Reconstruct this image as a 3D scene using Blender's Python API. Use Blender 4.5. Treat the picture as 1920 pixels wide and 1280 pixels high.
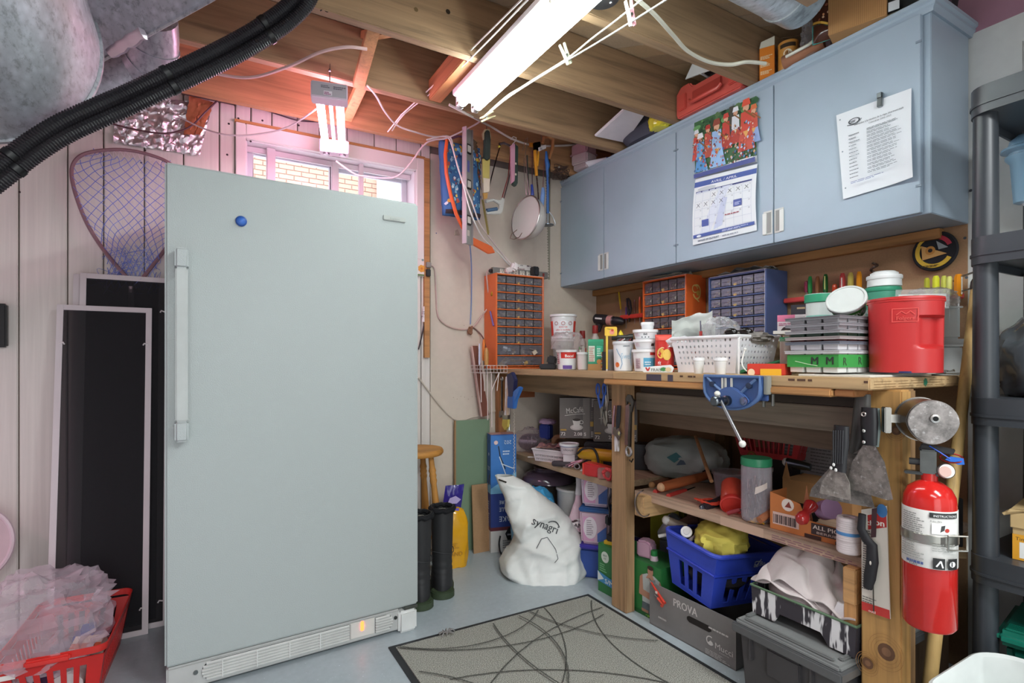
import bpy, bmesh, math, random
from mathutils import Vector as V, Matrix, Euler, noise
for o in list(bpy.data.objects): bpy.data.objects.remove(o)
SC = bpy.context.scene; COL = SC.collection
R = math.radians
# ------------------------------------------------------------------ camera, world, lights, exposure
H = 1.08
cam = bpy.data.cameras.new('camera'); co = bpy.data.objects.new('camera', cam); COL.objects.link(co)
co.location = (0, 0, H); co.rotation_euler = (R(90), 0, R(-30))
cam.lens = 18.75; cam.sensor_width = 36; cam.shift_y = 37/1920; cam.clip_start = .02
SC.camera = co
SC.view_settings.view_transform = 'Standard'; SC.view_settings.look = 'None'
SC.view_settings.gamma = 1; SC.view_settings.use_curve_mapping = False
SC.view_settings.exposure = 0.6
W = bpy.data.worlds.new('daylight'); SC.world = W; W.use_nodes = True
W.node_tree.nodes['Background'].inputs[0].default_value = (.86, .93, 1, 1)
W.node_tree.nodes['Background'].inputs[1].default_value = 2.0
def area(name, loc, rot, sx, sy, power, col):
    l = bpy.data.lights.new(name, 'AREA'); l.shape = 'RECTANGLE'; l.size = sx; l.size_y = sy
    l.energy = power; l.color = col
    o = bpy.data.objects.new(name, l); COL.objects.link(o); o.location = loc; o.rotation_euler = [R(a) for a in rot]
    return o
# ceiling fluorescents assumed unseen behind the photographer, plus an added fill light
area('ceiling_fluorescent_light', (.1, -.8, 2.2), (0, 0, 0), .3, 1.2, 20, (.93, .98, 1))
area('ceiling_fluorescent_light', (1.2, -.75, 2.2), (0, 0, 0), .3, 1.2, 36, (.93, .98, 1))
area('rear_fill_light', (-.3, -2.0, 1.15), (90, 0, -14), 1.6, 1.9, 17, (.95, .98, 1))  # added fill to brighten under the bench; no doorway is built
area('second_grow_light', (-1.7, 1.5, 2.0), (0, 35, 0), .3, .6, 12, (1, .5, .74))   # unseen grow lamp, assumed from the pink on the left wall
TUBE_E, GROW_E = 18, 24

# ------------------------------------------------------------------ helpers
def ray(px, py=677):
    u = (px-960)/1000; v = (677-py)/1000
    return V((.5+.8660254*u, .8660254-.5*u, v))
def P(px, py, X=None, Y=None, Z=None, D=None):
    d = ray(px, py)
    t = D if D is not None else X/d.x if X is not None else Y/d.y if Y is not None else (Z-H)/d.z
    return V((t*d.x, t*d.y, H+t*d.z))
def T_(px, X=None, Y=None):
    d = ray(px); return X/d.x if X is not None else Y/d.y
def face(px):
    d = ray(px); return math.atan2(-d.x, d.y)
def lin(c):
    if isinstance(c, str):
        c = c.lstrip('#'); c = c if len(c) == 6 else ''.join(k+k for k in c); c = [int(c[i:i+2], 16)/255 for i in (0, 2, 4)]
        return tuple(x/12.92 if x <= .04045 else ((x+.055)/1.055)**2.4 for x in c)+(1,)
    return tuple(c)[:3]+(1,)
def rm(rx=0, ry=0, rz=0): return Euler((R(rx), R(ry), R(rz))).to_matrix().to_4x4()
def tr(x, y, z): return Matrix.Translation((x, y, z))
class B:
    """collects shapes, builds one mesh object"""
    def __init__(s, col='#ffffff', m=None):
        s.v = []; s.f = []; s.fc = []; s.c = lin(col); s.m = m or Matrix()
    def add(s, vs, fs, c=None):
        n = len(s.v); c = s.c if c is None else lin(c)
        s.v += [s.m @ V(p) for p in vs]
        for f in fs: s.f.append([i+n for i in f]); s.fc.append(c)
        return s
    def box(s, cx, cy, cz, sx, sy, sz, c=None, r=None, tx=1, ty=1):
        vs = [V((i*sx/2*(tx if k > 0 else 1), j*sy/2*(ty if k > 0 else 1), k*sz/2)) for k in (-1, 1) for j in (-1, 1) for i in (-1, 1)]
        if r: vs = [rm(*r) @ p for p in vs]
        vs = [p+V((cx, cy, cz)) for p in vs]
        return s.add(vs, [(0, 2, 3, 1), (4, 5, 7, 6), (0, 1, 5, 4), (2, 6, 7, 3), (0, 4, 6, 2), (1, 3, 7, 5)], c)
    def bb(s, x0, x1, y0, y1, z0, z1, c=None):
        return s.box((x0+x1)/2, (y0+y1)/2, (z0+z1)/2, x1-x0, y1-y0, z1-z0, c)
    def prism(s, pts, y0, y1, c=None):          # polygon in x,z pushed along y
        n = len(pts); vs = [(x, y0, z) for x, z in pts]+[(x, y1, z) for x, z in pts]
        return s.add(vs, [tuple(range(n)), tuple(range(2*n-1, n-1, -1))]+[(i, i+n, (i+1) % n+n, (i+1) % n) for i in range(n)], c)
    def slab(s, pts, z0, z1, c=None):           # polygon in x,y pushed along z
        n = len(pts); vs = [(x, y, z0) for x, y in pts]+[(x, y, z1) for x, y in pts]
        return s.add(vs, [tuple(range(n-1, -1, -1)), tuple(range(n, 2*n))]+[(i, (i+1) % n, (i+1) % n+n, i+n) for i in range(n)], c)
    def tube(s, pts, r, n=8, c=None, closed=False, flat=1):
        pts = [V(p) for p in pts]; k = len(pts)
        rs = r if isinstance(r, (list, tuple)) else [r]*k
        vs = []; a = None
        for i, p in enumerate(pts):
            if closed: t = pts[(i+1) % k]-pts[i-1]
            else: t = pts[min(i+1, k-1)]-pts[max(i-1, 0)]
            if t.length < 1e-9: t = V((0, 0, 1))
            t.normalize()
            if a is None: a = t.orthogonal().normalized() if abs(t.z) < .9 else V((1, 0, 0))
            a = (a-t*a.dot(t))
            a = a.normalized() if a.length > 1e-6 else t.orthogonal().normalized()
            b = t.cross(a)
            vs += [p+(a*math.cos(2*math.pi*j/n)*flat+b*math.sin(2*math.pi*j/n))*rs[i] for j in range(n)]
        fs = [(i*n+j, i*n+(j+1) % n, ((i+1) % k)*n+(j+1) % n, ((i+1) % k)*n+j) for i in range(k if closed else k-1) for j in range(n)]
        if not closed: fs += [tuple(range(n-1, -1, -1)), tuple(range((k-1)*n, k*n))]
        return s.add(vs, fs, c)
    def lathe(s, prof, n=24, c=None, at=(0, 0, 0), sx=1, sy=1):   # (r,z) rings about z; colours may ride as third item
        at = V(at); k = len(prof)
        vs = [at+V((p[0]*math.cos(2*math.pi*j/n)*sx, p[0]*math.sin(2*math.pi*j/n)*sy, p[1])) for p in prof for j in range(n)]
        for i in range(k-1):
            cc = prof[i+1][2] if len(prof[i+1]) > 2 else c
            s.add(vs[i*n:(i+2)*n], [(j, (j+1) % n, n+(j+1) % n, n+j) for j in range(n)], cc)
        s.add(vs[:n], [tuple(range(n-1, -1, -1))], c); s.add(vs[-n:], [tuple(range(n))], prof[-1][2] if len(prof[-1]) > 2 else c)
        return s
    def ball(s, c0, rx, ry=None, rz=None, n=12, c=None):
        ry = ry or rx; rz = rz or rx; m = max(4, n//2)
        vs = [V(c0)+V((rx*math.sin(math.pi*i/m)*math.cos(2*math.pi*j/n), ry*math.sin(math.pi*i/m)*math.sin(2*math.pi*j/n), rz*math.cos(math.pi*i/m))) for i in range(m+1) for j in range(n)]
        return s.add(vs, [(i*n+j, (i+1)*n+j, (i+1)*n+(j+1) % n, i*n+(j+1) % n) for i in range(m) for j in range(n)], c)
    def grid(s, fn, nu, nv, c=None, wrap=False, th=0):
        vs = [V(fn(i/nu, j/nv)) for i in range(nu+(0 if wrap else 1)) for j in range(nv+1)]
        w = nu if wrap else nu+1; q = nv+1
        fs = [(i*q+j, ((i+1) % w)*q+j, ((i+1) % w)*q+j+1, i*q+j+1) for i in range(nu) for j in range(nv)]
        if not th: return s.add(vs, fs, c)
        nn = []
        for i in range(w):
            for j in range(q):
                a = vs[((i+1) % w if wrap else min(i+1, w-1))*q+j]-vs[(i-1 if wrap else max(i-1, 0))*q+j]; b = vs[i*q+min(j+1, nv)]-vs[i*q+max(j-1, 0)]
                x = a.cross(b); nn.append(x.normalized() if x.length > 1e-12 else V((0, 0, 1)))
        N = len(vs); v2 = [p-m*th for p, m in zip(vs, nn)]
        fs += [tuple(N+x for x in reversed(f)) for f in fs]
        edges = [(i*q+j, ((i+1) % w)*q+j) for i in range(nu) for j in (0, nv)]
        if not wrap: edges += [(i*q+j, i*q+j+1) for j in range(nv) for i in (0, w-1)]
        fs += [(a, b, b+N, a+N) for a, b in edges]
        return s.add(vs+v2, fs, c)
    def holes(s, fn, nu, nv, hx=.3, hy=.3, rnd=True, th=.003, c=None, skip=None):
        """a wall fn(u,v)->point,  cut by nu x nv holes, with real thickness"""
        def nrm(u, v):
            e = 1e-3; x = (V(fn(u+e, v))-V(fn(u-e, v))).cross(V(fn(u, v+e))-V(fn(u, v-e))); return x.normalized()
        o8 = [(-.5, -.5), (0, -.5), (.5, -.5), (.5, 0), (.5, .5), (0, .5), (-.5, .5), (-.5, 0)]
        k = .72 if rnd else 1
        i8 = [(a*(k if a*b else 1)*2*hx, b*(k if a*b else 1)*2*hy) for a, b in o8]
        for i in range(nu):
            for j in range(nv):
                cu, cv = (i+.5)/nu, (j+.5)/nv
                out = [(cu+a/nu, cv+b/nv) for a, b in o8]
                if skip and skip(i, j): pv = out; inn = None
                else: inn = [(cu+a/nu, cv+b/nv) for a, b in i8]
                A = [V(fn(*p)) for p in out]; An = [V(fn(*p))-nrm(*p)*th for p in out]
                if inn is None:
                    s.add(A+An, [tuple(range(8)), tuple(range(15, 7, -1))], c); continue
                I = [V(fn(*p)) for p in inn]; In = [V(fn(*p))-nrm(*p)*th for p in inn]
                fs = []
                for q in range(8):
                    w = (q+1) % 8
                    fs += [(q, w, 8+w, 8+q), (16+w, 16+q, 24+q, 24+w), (8+q, 8+w, 24+w, 24+q)]
                s.add(A+I+An+In, fs, c)
        return s
    def mesh(s, name, kind, bevel=0, seg=2, smooth=40):
        me = bpy.data.meshes.new(name)
        me.from_pydata([tuple(p) for p in s.v], [], s.f)
        at = me.attributes.new('Col', 'FLOAT_COLOR', 'CORNER')
        buf = []
        for f, c in zip(s.f, s.fc): buf += list(c)*len(f)
        at.data.foreach_set('color', buf)
        bm = bmesh.new(); bm.from_mesh(me)
        if bevel:
            bmesh.ops.remove_doubles(bm, verts=bm.verts, dist=1e-5)
            bm.normal_update()
            ed = [e for e in bm.edges if len(e.link_faces) == 2 and e.calc_face_angle(0) > .6]
            if ed: bmesh.ops.bevel(bm, geom=ed, offset=bevel, segments=seg, affect='EDGES', clamp_overlap=True)
        else: bmesh.ops.remove_doubles(bm, verts=bm.verts, dist=1e-6)
        bmesh.ops.recalc_face_normals(bm, faces=bm.faces)
        bm.to_mesh(me); bm.free()
        if smooth:
            me.polygons.foreach_set('use_smooth', [True]*len(me.polygons)); me.set_sharp_from_angle(angle=R(smooth))
        me.materials.append(K(kind)); return me
    def obj(s, name, kind, parent=None, bevel=0, loc=(0, 0, 0), rot=None, **k):
        o = bpy.data.objects.new(name, s.mesh(name, kind, bevel, **k)); COL.objects.link(o)
        o.parent = parent; o.location = loc
        if rot: o.rotation_euler = [R(a) for a in rot]
        return o
def tag(o, label, cat, group=None):
    o['label'] = label; o['category'] = cat
    if group: o['group'] = group
    return o
def thing(name, label, cat, loc=(0, 0, 0), rz=0, group=None, rot=None):
    o = bpy.data.objects.new(name, None); COL.objects.link(o); o.empty_display_size = .05
    o.location = loc; o.rotation_euler = [R(a) for a in rot] if rot else (0, 0, rz)
    return tag(o, label, cat, group)
def struct(o): o['kind'] = 'structure'; return o
def stuff(o): o['kind'] = 'stuff'; return o
def dup(root, loc, rz=None, label=None, group=None):
    r = root.copy(); COL.objects.link(r); r.location = loc
    if rz is not None: r.rotation_euler = (0, 0, rz)
    if label: r['label'] = label
    if group: r['group'] = group
    for ch in list(root.children):
        c = ch.copy(); COL.objects.link(c); c.parent = r
        for g in ch.children:
            d = g.copy(); COL.objects.link(d); d.parent = c
    return r
# ------------------------------------------------------------------ materials (all procedural, colour rides on the mesh)
_K = {}
def K(kind):
    if kind in _K: return _K[kind]
    m = bpy.data.materials.new(kind); m.use_nodes = True; _K[kind] = m
    nt = m.node_tree; N = nt.nodes; Lk = nt.links.new; bs = N['Principled BSDF']
    def nd(t, **kw):
        n = N.new(t)
        for k, v in kw.items(): setattr(n, k, v)
        return n
    att = nd('ShaderNodeAttribute', attribute_name='Col'); col = att.outputs['Color']
    tc = nd('ShaderNodeTexCoord')
    def nz(scale, detail=3, rough=.55, vec=None, dist=0):
        n = nd('ShaderNodeTexNoise'); n.inputs['Scale'].default_value = scale; n.inputs['Detail'].default_value = detail
        n.inputs['Roughness'].default_value = rough; n.inputs['Distortion'].default_value = dist
        Lk(vec or tc.outputs['Object'], n.inputs['Vector']); return n.outputs['Fac']
    def ramp(fac, *st):
        r = nd('ShaderNodeValToRGB'); e = r.color_ramp.elements
        while len(e) < len(st): e.new(.5)
        for q, (p, c) in zip(e, st): q.position = p; q.color = (c, c, c, 1) if not hasattr(c, '__len__') else tuple(c)+(1,)
        Lk(fac, r.inputs['Fac']); return r.outputs['Color']
    def mul(a, b, blend='MULTIPLY', f=1):
        n = nd('ShaderNodeMix', data_type='RGBA', blend_type=blend); n.inputs[0].default_value = f
        Lk(a, n.inputs[6])
        if hasattr(b, '__len__'): n.inputs[7].default_value = tuple(b)+(1,)
        else: Lk(b, n.inputs[7])
        return n
    def scl(x, y, z):
        mp = nd('ShaderNodeMapping'); mp.inputs['Scale'].default_value = (x, y, z); Lk(tc.outputs['Object'], mp.inputs['Vector']); return mp.outputs['Vector']
    def bump(h, st, dist=.01):
        b = nd('ShaderNodeBump'); b.inputs['Strength'].default_value = st; b.inputs['Distance'].default_value = dist
        Lk(h, b.inputs['Height']); Lk(b.outputs['Normal'], bs.inputs['Normal'])
    rough, metal = .5, 0
    if kind in ('plastic', 'gloss', 'matte', 'print', 'rubber'):
        rough = dict(plastic=.38, gloss=.15, matte=.75, print=.5, rubber=.6)[kind]
        if kind != 'print': col = mul(col, ramp(nz(9), (.3, .9), (.7, 1.04))).outputs[2]
    elif kind == 'freezer':
        rough = .34; bump(nz(300, 2), .35, .003)
    elif kind == 'paint':
        rough = .42; col = mul(col, ramp(nz(3, 4), (.3, .93), (.7, 1.03))).outputs[2]; bump(nz(90), .05, .003)
    elif kind in ('woodx', 'woody', 'woodz'):
        rough = .65; s = dict(woodx=(1.3, 26, 26), woody=(26, 1.3, 26), woodz=(26, 26, 1.3))[kind]
        g = nz(1.6, 5, .6, scl(*s), .6); g2 = nz(5, 3, .6, scl(*[q*.25 for q in s]))
        col = mul(mul(col, ramp(g, (.28, .62), (.5, .97), (.75, 1.1))).outputs[2], ramp(g2, (.3, .82), (.7, 1.08))).outputs[2]
        bump(g, .15, .004)
    elif kind == 'siding':
        rough = .5; g = nz(1.5, 5, .6, scl(40, 40, 1.1), .5)
        col = mul(col, ramp(g, (.3, .9), (.7, 1.03))).outputs[2]; bump(g, .08, .003)
    elif kind == 'plaster':
        rough = .75; col = mul(mul(col, ramp(nz(2, 4), (.35, .93), (.65, 1.03))).outputs[2], ramp(nz(30), (.3, .97), (.7, 1.02))).outputs[2]; bump(nz(60), .06, .004)
    elif kind == 'concrete':
        rough = .38; sp = nz(160, 1)
        col = mul(mul(col, ramp(nz(2.2, 5), (.3, .88), (.7, 1.06))).outputs[2], ramp(nz(45, 2), (.3, .95), (.7, 1.03))).outputs[2]
        col = mul(col, ramp(sp, (.74, 0), (.8, .5)), 'ADD').outputs[2]; bump(nz(26, 4), .12, .006)
    elif kind == 'board':
        rough = .7; col = mul(col, ramp(nz(160, 3), (.3, .9), (.7, 1.06))).outputs[2]; col = mul(col, ramp(nz(3, 3), (.3, .85), (.7, 1.05))).outputs[2]
    elif kind == 'cardboard':
        rough = .8; col = mul(col, ramp(nz(14, 4), (.3, .92), (.7, 1.04))).outputs[2]
    elif kind == 'galv':
        rough = .34; metal = .4
        vo = nd('ShaderNodeTexVoronoi'); vo.inputs['Scale'].default_value = 55; Lk(scl(1, .45, 1), vo.inputs['Vector'])
        col = mul(mul(col, ramp(nz(60, 5, .75, scl(1, .35, 1)), (.36, .62), (.48, 1.0), (.64, 1.08))).outputs[2], ramp(vo.outputs['Distance'], (0, 1.05), (.6, .8))).outputs[2]
    elif kind == 'metal':
        rough = .3; metal = 1; col = mul(col, ramp(nz(40), (.3, .85), (.7, 1.03))).outputs[2]
    elif kind == 'foil':
        rough = .3; metal = .75
    elif kind == 'rust':
        rough = .5; metal = .7; g = nz(28, 5, .7)
        col = mul(mul(col, ramp(g, (.35, .5), (.6, 1.1))).outputs[2], ramp(nz(90), (.6, 0), (.75, .25)), 'ADD').outputs[2]
    elif kind == 'splat':
        rough = .5; g = ramp(nz(30, 3, .6, scl(1, 1, .22)), (.52, 0), (.56, 1)); n = mul(col, (.75, .74, .74), 'MIX'); Lk(g, n.inputs[0]); col = n.outputs[2]
    elif kind == 'carpet':
        rough = .95; g = nz(330, 2, .7); col = mul(col, ramp(g, (.36, .35), (.5, .9), (.64, 1.7))).outputs[2]; bump(g, .5, .01)
    elif kind in ('cloth', 'sack'):
        rough = .85 if kind == 'cloth' else .5; col = mul(col, ramp(nz(5, 4), (.3, .86), (.7, 1.05))).outputs[2]; bump(nz(240 if kind == 'cloth' else 12, 2), .12, .004)
    elif kind in ('clear', 'film', 'glass', 'meshscreen', 'frost', 'drawerclear'):
        tp = nd('ShaderNodeBsdfTransparent'); mx = nd('ShaderNodeMixShader'); out = N['Material Output']
        f = dict(clear=.2, film=.2, glass=.08, meshscreen=.62, frost=.55, drawerclear=.34)[kind]; rough = dict(meshscreen=.7, frost=.3, drawerclear=.25).get(kind, .1)
        if kind in ('clear', 'film', 'glass'):
            fr = nd('ShaderNodeLayerWeight'); fr.inputs['Blend'].default_value = .35
            md = nd('ShaderNodeMath', operation='MULTIPLY_ADD'); Lk(fr.outputs['Facing'], md.inputs[0]); md.inputs[1].default_value = .5 if kind != 'glass' else .2; md.inputs[2].default_value = f; Lk(md.outputs[0], mx.inputs[0])
        else: mx.inputs[0].default_value = f
        Lk(tp.outputs[0], mx.inputs[1]); Lk(bs.outputs[0], mx.inputs[2]); Lk(mx.outputs[0], out.inputs['Surface'])
    elif kind.startswith('emit'):
        e = float(kind[4:]); Lk(col, bs.inputs['Emission Color']); bs.inputs['Emission Strength'].default_value = e
    Lk(col, bs.inputs['Base Color'])
    bs.inputs['Roughness'].default_value = rough; bs.inputs['Metallic'].default_value = metal
    if kind == 'matte' or kind == 'cloth' or kind == 'carpet': bs.inputs['Specular IOR Level'].default_value = .2
    return m
# ------------------------------------------------------------------ flat print: polygons and lettering in label coordinates
_TX = {}
def text2d(t, size):
    if t not in _TX:
        cu = bpy.data.curves.new('t', 'FONT'); cu.body = t; cu.size = 1; cu.resolution_u = 2
        ob = bpy.data.objects.new('t', cu); me = bpy.data.meshes.new_from_object(ob)
        vs = [(v.co.x, v.co.y) for v in me.vertices]; fs = [tuple(p.vertices) for p in me.polygons]
        bpy.data.objects.remove(ob); bpy.data.curves.remove(cu); bpy.data.meshes.remove(me)
        _TX[t] = (vs, fs, max([v[0] for v in vs] or [0]))
    vs, fs, w = _TX[t]
    return [(x*size, y*size) for x, y in vs], fs, w*size
class L:
    """a print: items stacked in order; place() lays it on a flat face or round a tapered body"""
    def __init__(s): s.it = []
    def p(s, pts, c, sub=1): s.it.append((list(pts), [tuple(range(len(pts)))], c)); return s
    def r(s, x, y, w, h, c, n=1):
        for i in range(n): s.p([(x+w*i/n, y), (x+w*(i+1)/n, y), (x+w*(i+1)/n, y+h), (x+w*i/n, y+h)], c)
        return s
    def c(s, x, y, r, c, n=14, ry=None):
        return s.p([(x+r*math.cos(2*math.pi*i/n), y+(ry or r)*math.sin(2*math.pi*i/n)) for i in range(n)], c)
    def ring(s, x, y, r, w, c, a0=0, a1=360, n=20, ry=None):
        ry = ry or r; k = ry/r
        for i in range(n):
            a, b = R(a0+(a1-a0)*i/n), R(a0+(a1-a0)*(i+1)/n)
            s.p([(x+r*math.cos(a), y+ry*math.sin(a)), (x+r*math.cos(b), y+ry*math.sin(b)), (x+(r-w)*math.cos(b), y+(r-w)*k*math.sin(b)), (x+(r-w)*math.cos(a), y+(r-w)*k*math.sin(a))], c)
        return s
    def t(s, t, x, y, size, c, al='c', rot=0, w=None, bold=0):
        vs, fs, tw = text2d(t, size); k = w/tw if w and tw else 1; tw *= k
        ox = {'l': 0, 'c': -tw/2, 'r': -tw}[al]; ca, sa = math.cos(R(rot)), math.sin(R(rot))
        for d in ([0] if not bold else [-bold*size, 0, bold*size]):
            q = [((vx*k+ox+d)*ca-vy*sa+x, (vx*k+ox+d)*sa+vy*ca+y) for vx, vy in vs]
            s.it.append((q, fs, c))
        return s
    def rows(s, x, y, w, h, n, c, seed=1, fill=.5):      # lines of print too small to read
        rd = random.Random(seed)
        for i in range(n):
            yy = y+h-(i+1)*h/n; xx = x; e = x+w*rd.uniform(.6, 1)
            while xx < e-.001:
                l = min(rd.uniform(.08, .2)*w, e-xx); s.r(xx, yy, l, h/n*fill, c); xx += l+.025*w
        return s
    def line(s, pts, w, c):
        for (x0, y0), (x1, y1) in zip(pts, pts[1:]):
            d = math.hypot(x1-x0, y1-y0) or 1; nx, ny = -(y1-y0)/d*w/2, (x1-x0)/d*w/2
            s.p([(x0+nx, y0+ny), (x0-nx, y0-ny), (x1-nx, y1-ny), (x1+nx, y1+ny)], c)
        return s
    def place(s, name, parent, fn, kind='print', lift=.0006, step=.00007, div=0):
        b = B()
        for i, (q, fs, c) in enumerate(s.it):
            if div and len(q) == 4:
                for a in range(div):
                    for e in range(div):
                        w = []
                        for u, v in ((a, e), (a+1, e), (a+1, e+1), (a, e+1)):
                            u /= div; v /= div; w.append(tuple((q[0][k]*(1-u)+q[1][k]*u)*(1-v)+(q[3][k]*(1-u)+q[2][k]*u)*v for k in (0, 1)))
                        b.add([fn(x, y, lift+step*i) for x, y in w], [(0, 1, 2, 3)], c)
                continue
            b.add([fn(x, y, lift+step*i) for x, y in q], fs, c)
        me = b.mesh(name, kind, smooth=0)
        o = bpy.data.objects.new(name, me); COL.objects.link(o); o.parent = parent; return o
def flat(o, ux, uy):
    o, ux, uy = V(o), V(ux).normalized(), V(uy).normalized(); n = ux.cross(uy)
    return lambda x, y, l: o+ux*x+uy*y+n*l
def front(x, y, z): return flat((x, y, z), (1, 0, 0), (0, 0, 1))      # on a face looking along -y
def left(x, y, z): return flat((x, y, z), (0, -1, 0), (0, 0, 1))      # on a face looking along -x
def right(x, y, z): return flat((x, y, z), (0, 1, 0), (0, 0, 1))
def top(x, y, z): return flat((x, y, z), (1, 0, 0), (0, 1, 0))
def wrap(r0, r1, h, a0=-90, z0=0):                                      # x runs round a body of radius r0 (z=0) to r1 (z=h)
    def fn(x, y, l):
        z = z0+y; r = r0+(r1-r0)*z/h; rr = (r0+r1)/2; a = R(a0)+x/rr
        return V((math.cos(a)*(r+l), math.sin(a)*(r+l), z))
    return fn
def cat(pts, n=8, closed=False):                                        # smooth curve through points
    pts = [V(p) for p in pts]; out = []
    for i in range(len(pts)-1):
        a, b, c, d = pts[max(i-1, 0)], pts[i], pts[i+1], pts[min(i+2, len(pts)-1)]
        for k in range(n):
            t = k/n; out.append(.5*((2*b)+(c-a)*t+(2*a-5*b+4*c-d)*t*t+(-a+3*b-3*c+d)*t**3))
    return out+[pts[-1]]
def nzv(p, s=1, seed=0): return noise.noise(V(p)*s+V((seed*7.3, seed*3.1, seed*1.7)))
def blob(b, sx, sy, sz, seed=0, amp=.12, fr=6, n=28, sq=.6, c=None, at=(0, 0, 0), base=True, fine=.3):
    """soft sack, rag or bundle: rounded box body pushed about by folds"""
    m = n//2; at = V(at)
    def pw(x): return math.copysign(abs(x)**sq, x)
    def fn(u, v):
        th = 2*math.pi*u; ph = math.pi*(v-.5)
        p = V((pw(math.cos(ph))*pw(math.cos(th)), pw(math.cos(ph))*pw(math.sin(th)), pw(math.sin(ph))))
        d = 1+amp*(1-2*abs(nzv(p, fr*.35, seed)))+amp*fine*nzv(p, fr*1.2, seed+3)
        q = V((p.x*sx*d, p.y*sy*d, p.z*sz*d))
        if base and q.z < -sz*.8: q.z = -sz*.8
        return q+at+V((0, 0, sz*.8 if base else 0))
    return b.grid(fn, n, m, c, wrap=True)
# ================================================================== ROOM
BX, BY, BZ = 2.277, 2.82, 2.465          # right wall, back wall, subfloor
b = B('#abb5ba'); b.bb(-2.5, 2.4, -2.2, 3.0, -.06, 0); struct(b.obj('floor', 'concrete'))
# back wall: painted boards left, plaster right, window hole
wb = bpy.data.objects.new('wall_back', None); COL.objects.link(wb); struct(wb)
WX0, WX1, WZ0, WZ1 = .165, 1.015, 1.70, 2.135
sh = B('#8d8078')
sh.bb(-2.5, WX0, BY, BY+.1, 0, BZ); sh.bb(WX1, BX+.12, BY, BY+.1, 0, BZ); sh.bb(WX0, WX1, BY, BY+.1, 0, WZ0); sh.bb(WX0, WX1, BY, BY+.1, WZ1, BZ)
sh.obj('sheathing', 'plaster', wb)
xs = [-2.5+.14*i for i in range(13)]+[-.636, -.485, -.367, -.225, -.08, .061, .126]
def board(x0, x1, z0, z1): B('#e4dcd6').bb(x0+.0025, x1-.0025, BY-.014, BY, z0, z1).obj('board', 'siding', wb, bevel=.003)
for x0, x1 in zip(xs, xs[1:]): board(x0, x1, 0, 2.275)
xs = [.126, .192, .283, .399, .502, .64, .78, .9, 1.04]
for x0, x1 in zip(xs, xs[1:]): board(x0, x1, 0, WZ0-.04); board(x0, x1, 2.2, 2.285)
board(1.04, 1.094, 0, 2.285)
fo = B('#d98fb4')                                                      # pink foam board above the siding, printed
for x0, x1 in ((-2.5, -.3), (-.29, .33), (.335, .70), (.705, 1.075)): fo.bb(x0, x1, BY-.012, BY, 2.287, 2.46)
fo.obj('foam_board', 'matte', wb)
l = L()
for i, x in enumerate((.22, .27, .62, .66, .70, .75, .86, .9)): l.t('E' if i % 3 else 'H', x, .0, .05, '#7c3f68', rot=90); l.r(x-.02, -.02, .012, .035, '#9b5a83')
l.place('print', wb, front(0, BY-.012, 2.325))
pl = B('#d3c6b8'); pl.bb(1.094, BX, BY-.016, BY, 0, 2.24); pl.obj('plaster_panel', 'plaster', wb, bevel=.002)
l = L()
for px, py, c, w in ((845, 345, '#5b5560', .006), (818, 437, '#3a4a80', .007), (805, 638, '#8f7c72', .008), (870, 610, '#8f7c72', .005)):
    q = P(px, py, Y=BY-.016); l.c(q.x, q.z, w/2, c, 8)
for i in range(10): q = P(850+i*7, 745+3*math.sin(i*2), Y=BY-.016); l.c(q.x, q.z, .0025, '#9c8577', 6)
l.place('nail_mark', wb, front(0, BY-.016, 0))
l = L()
for px, py in ((429, 232), (426, 290), (447, 222), (492, 226), (560, 235), (470, 265)): q = P(px, py, Y=BY-.014); l.c(q.x, q.z, .005, '#2e2226', 8)
for px, py in ((265, 305), (272, 282), (37, 360)): q = P(px, py, Y=BY-.014); l.c(q.x, q.z, .004, '#3e2a2e', 8)
l.place('nail_hole', wb, front(0, BY-.014, 0))
# right wall: white, with the brown hardboard behind the bench
wr = bpy.data.objects.new('wall_right', None); COL.objects.link(wr); struct(wr)
B('#dde2e0').bb(BX, BX+.12, -2.2, BY+.1, 0, 2.2).obj('plaster_panel', 'plaster', wr)
B('#b3899b').bb(BX, BX+.12, -2.2, 1.9, 2.2, BZ).obj('foam_board', 'matte', wr)
B('#8a6a52').bb(BX, BX+.12, 1.9, BY+.1, 2.2, BZ).obj('rim_board', 'woody', wr)
B('#a98562').bb(BX-.008, BX, .805, BY-.016, .02, 1.56).obj('hardboard_panel', 'board', wr)
B('#b07f4c').bb(BX-.045, BX-.008, .87, BY-.02, 1.512, 1.548).obj('cleat', 'woody', wr, bevel=.002)
l = L()
for px, py in ((1820, 357), (1809, 446), (1812, 520)): q = P(px, py, X=BX-.009); l.c(-q.y, q.z, .005, '#4b5257', 8)
l.place('nail_mark', wr, left(BX-.008, 0, 0))
struct(B('#cfcfca').bb(-2.62, -2.5, -2.2, 3.0, 0, BZ).obj('wall_left', 'plaster'))
struct(B('#cfcfca').bb(-2.62, 2.4, -2.32, -2.2, 0, BZ).obj('wall_front', 'plaster'))
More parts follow.
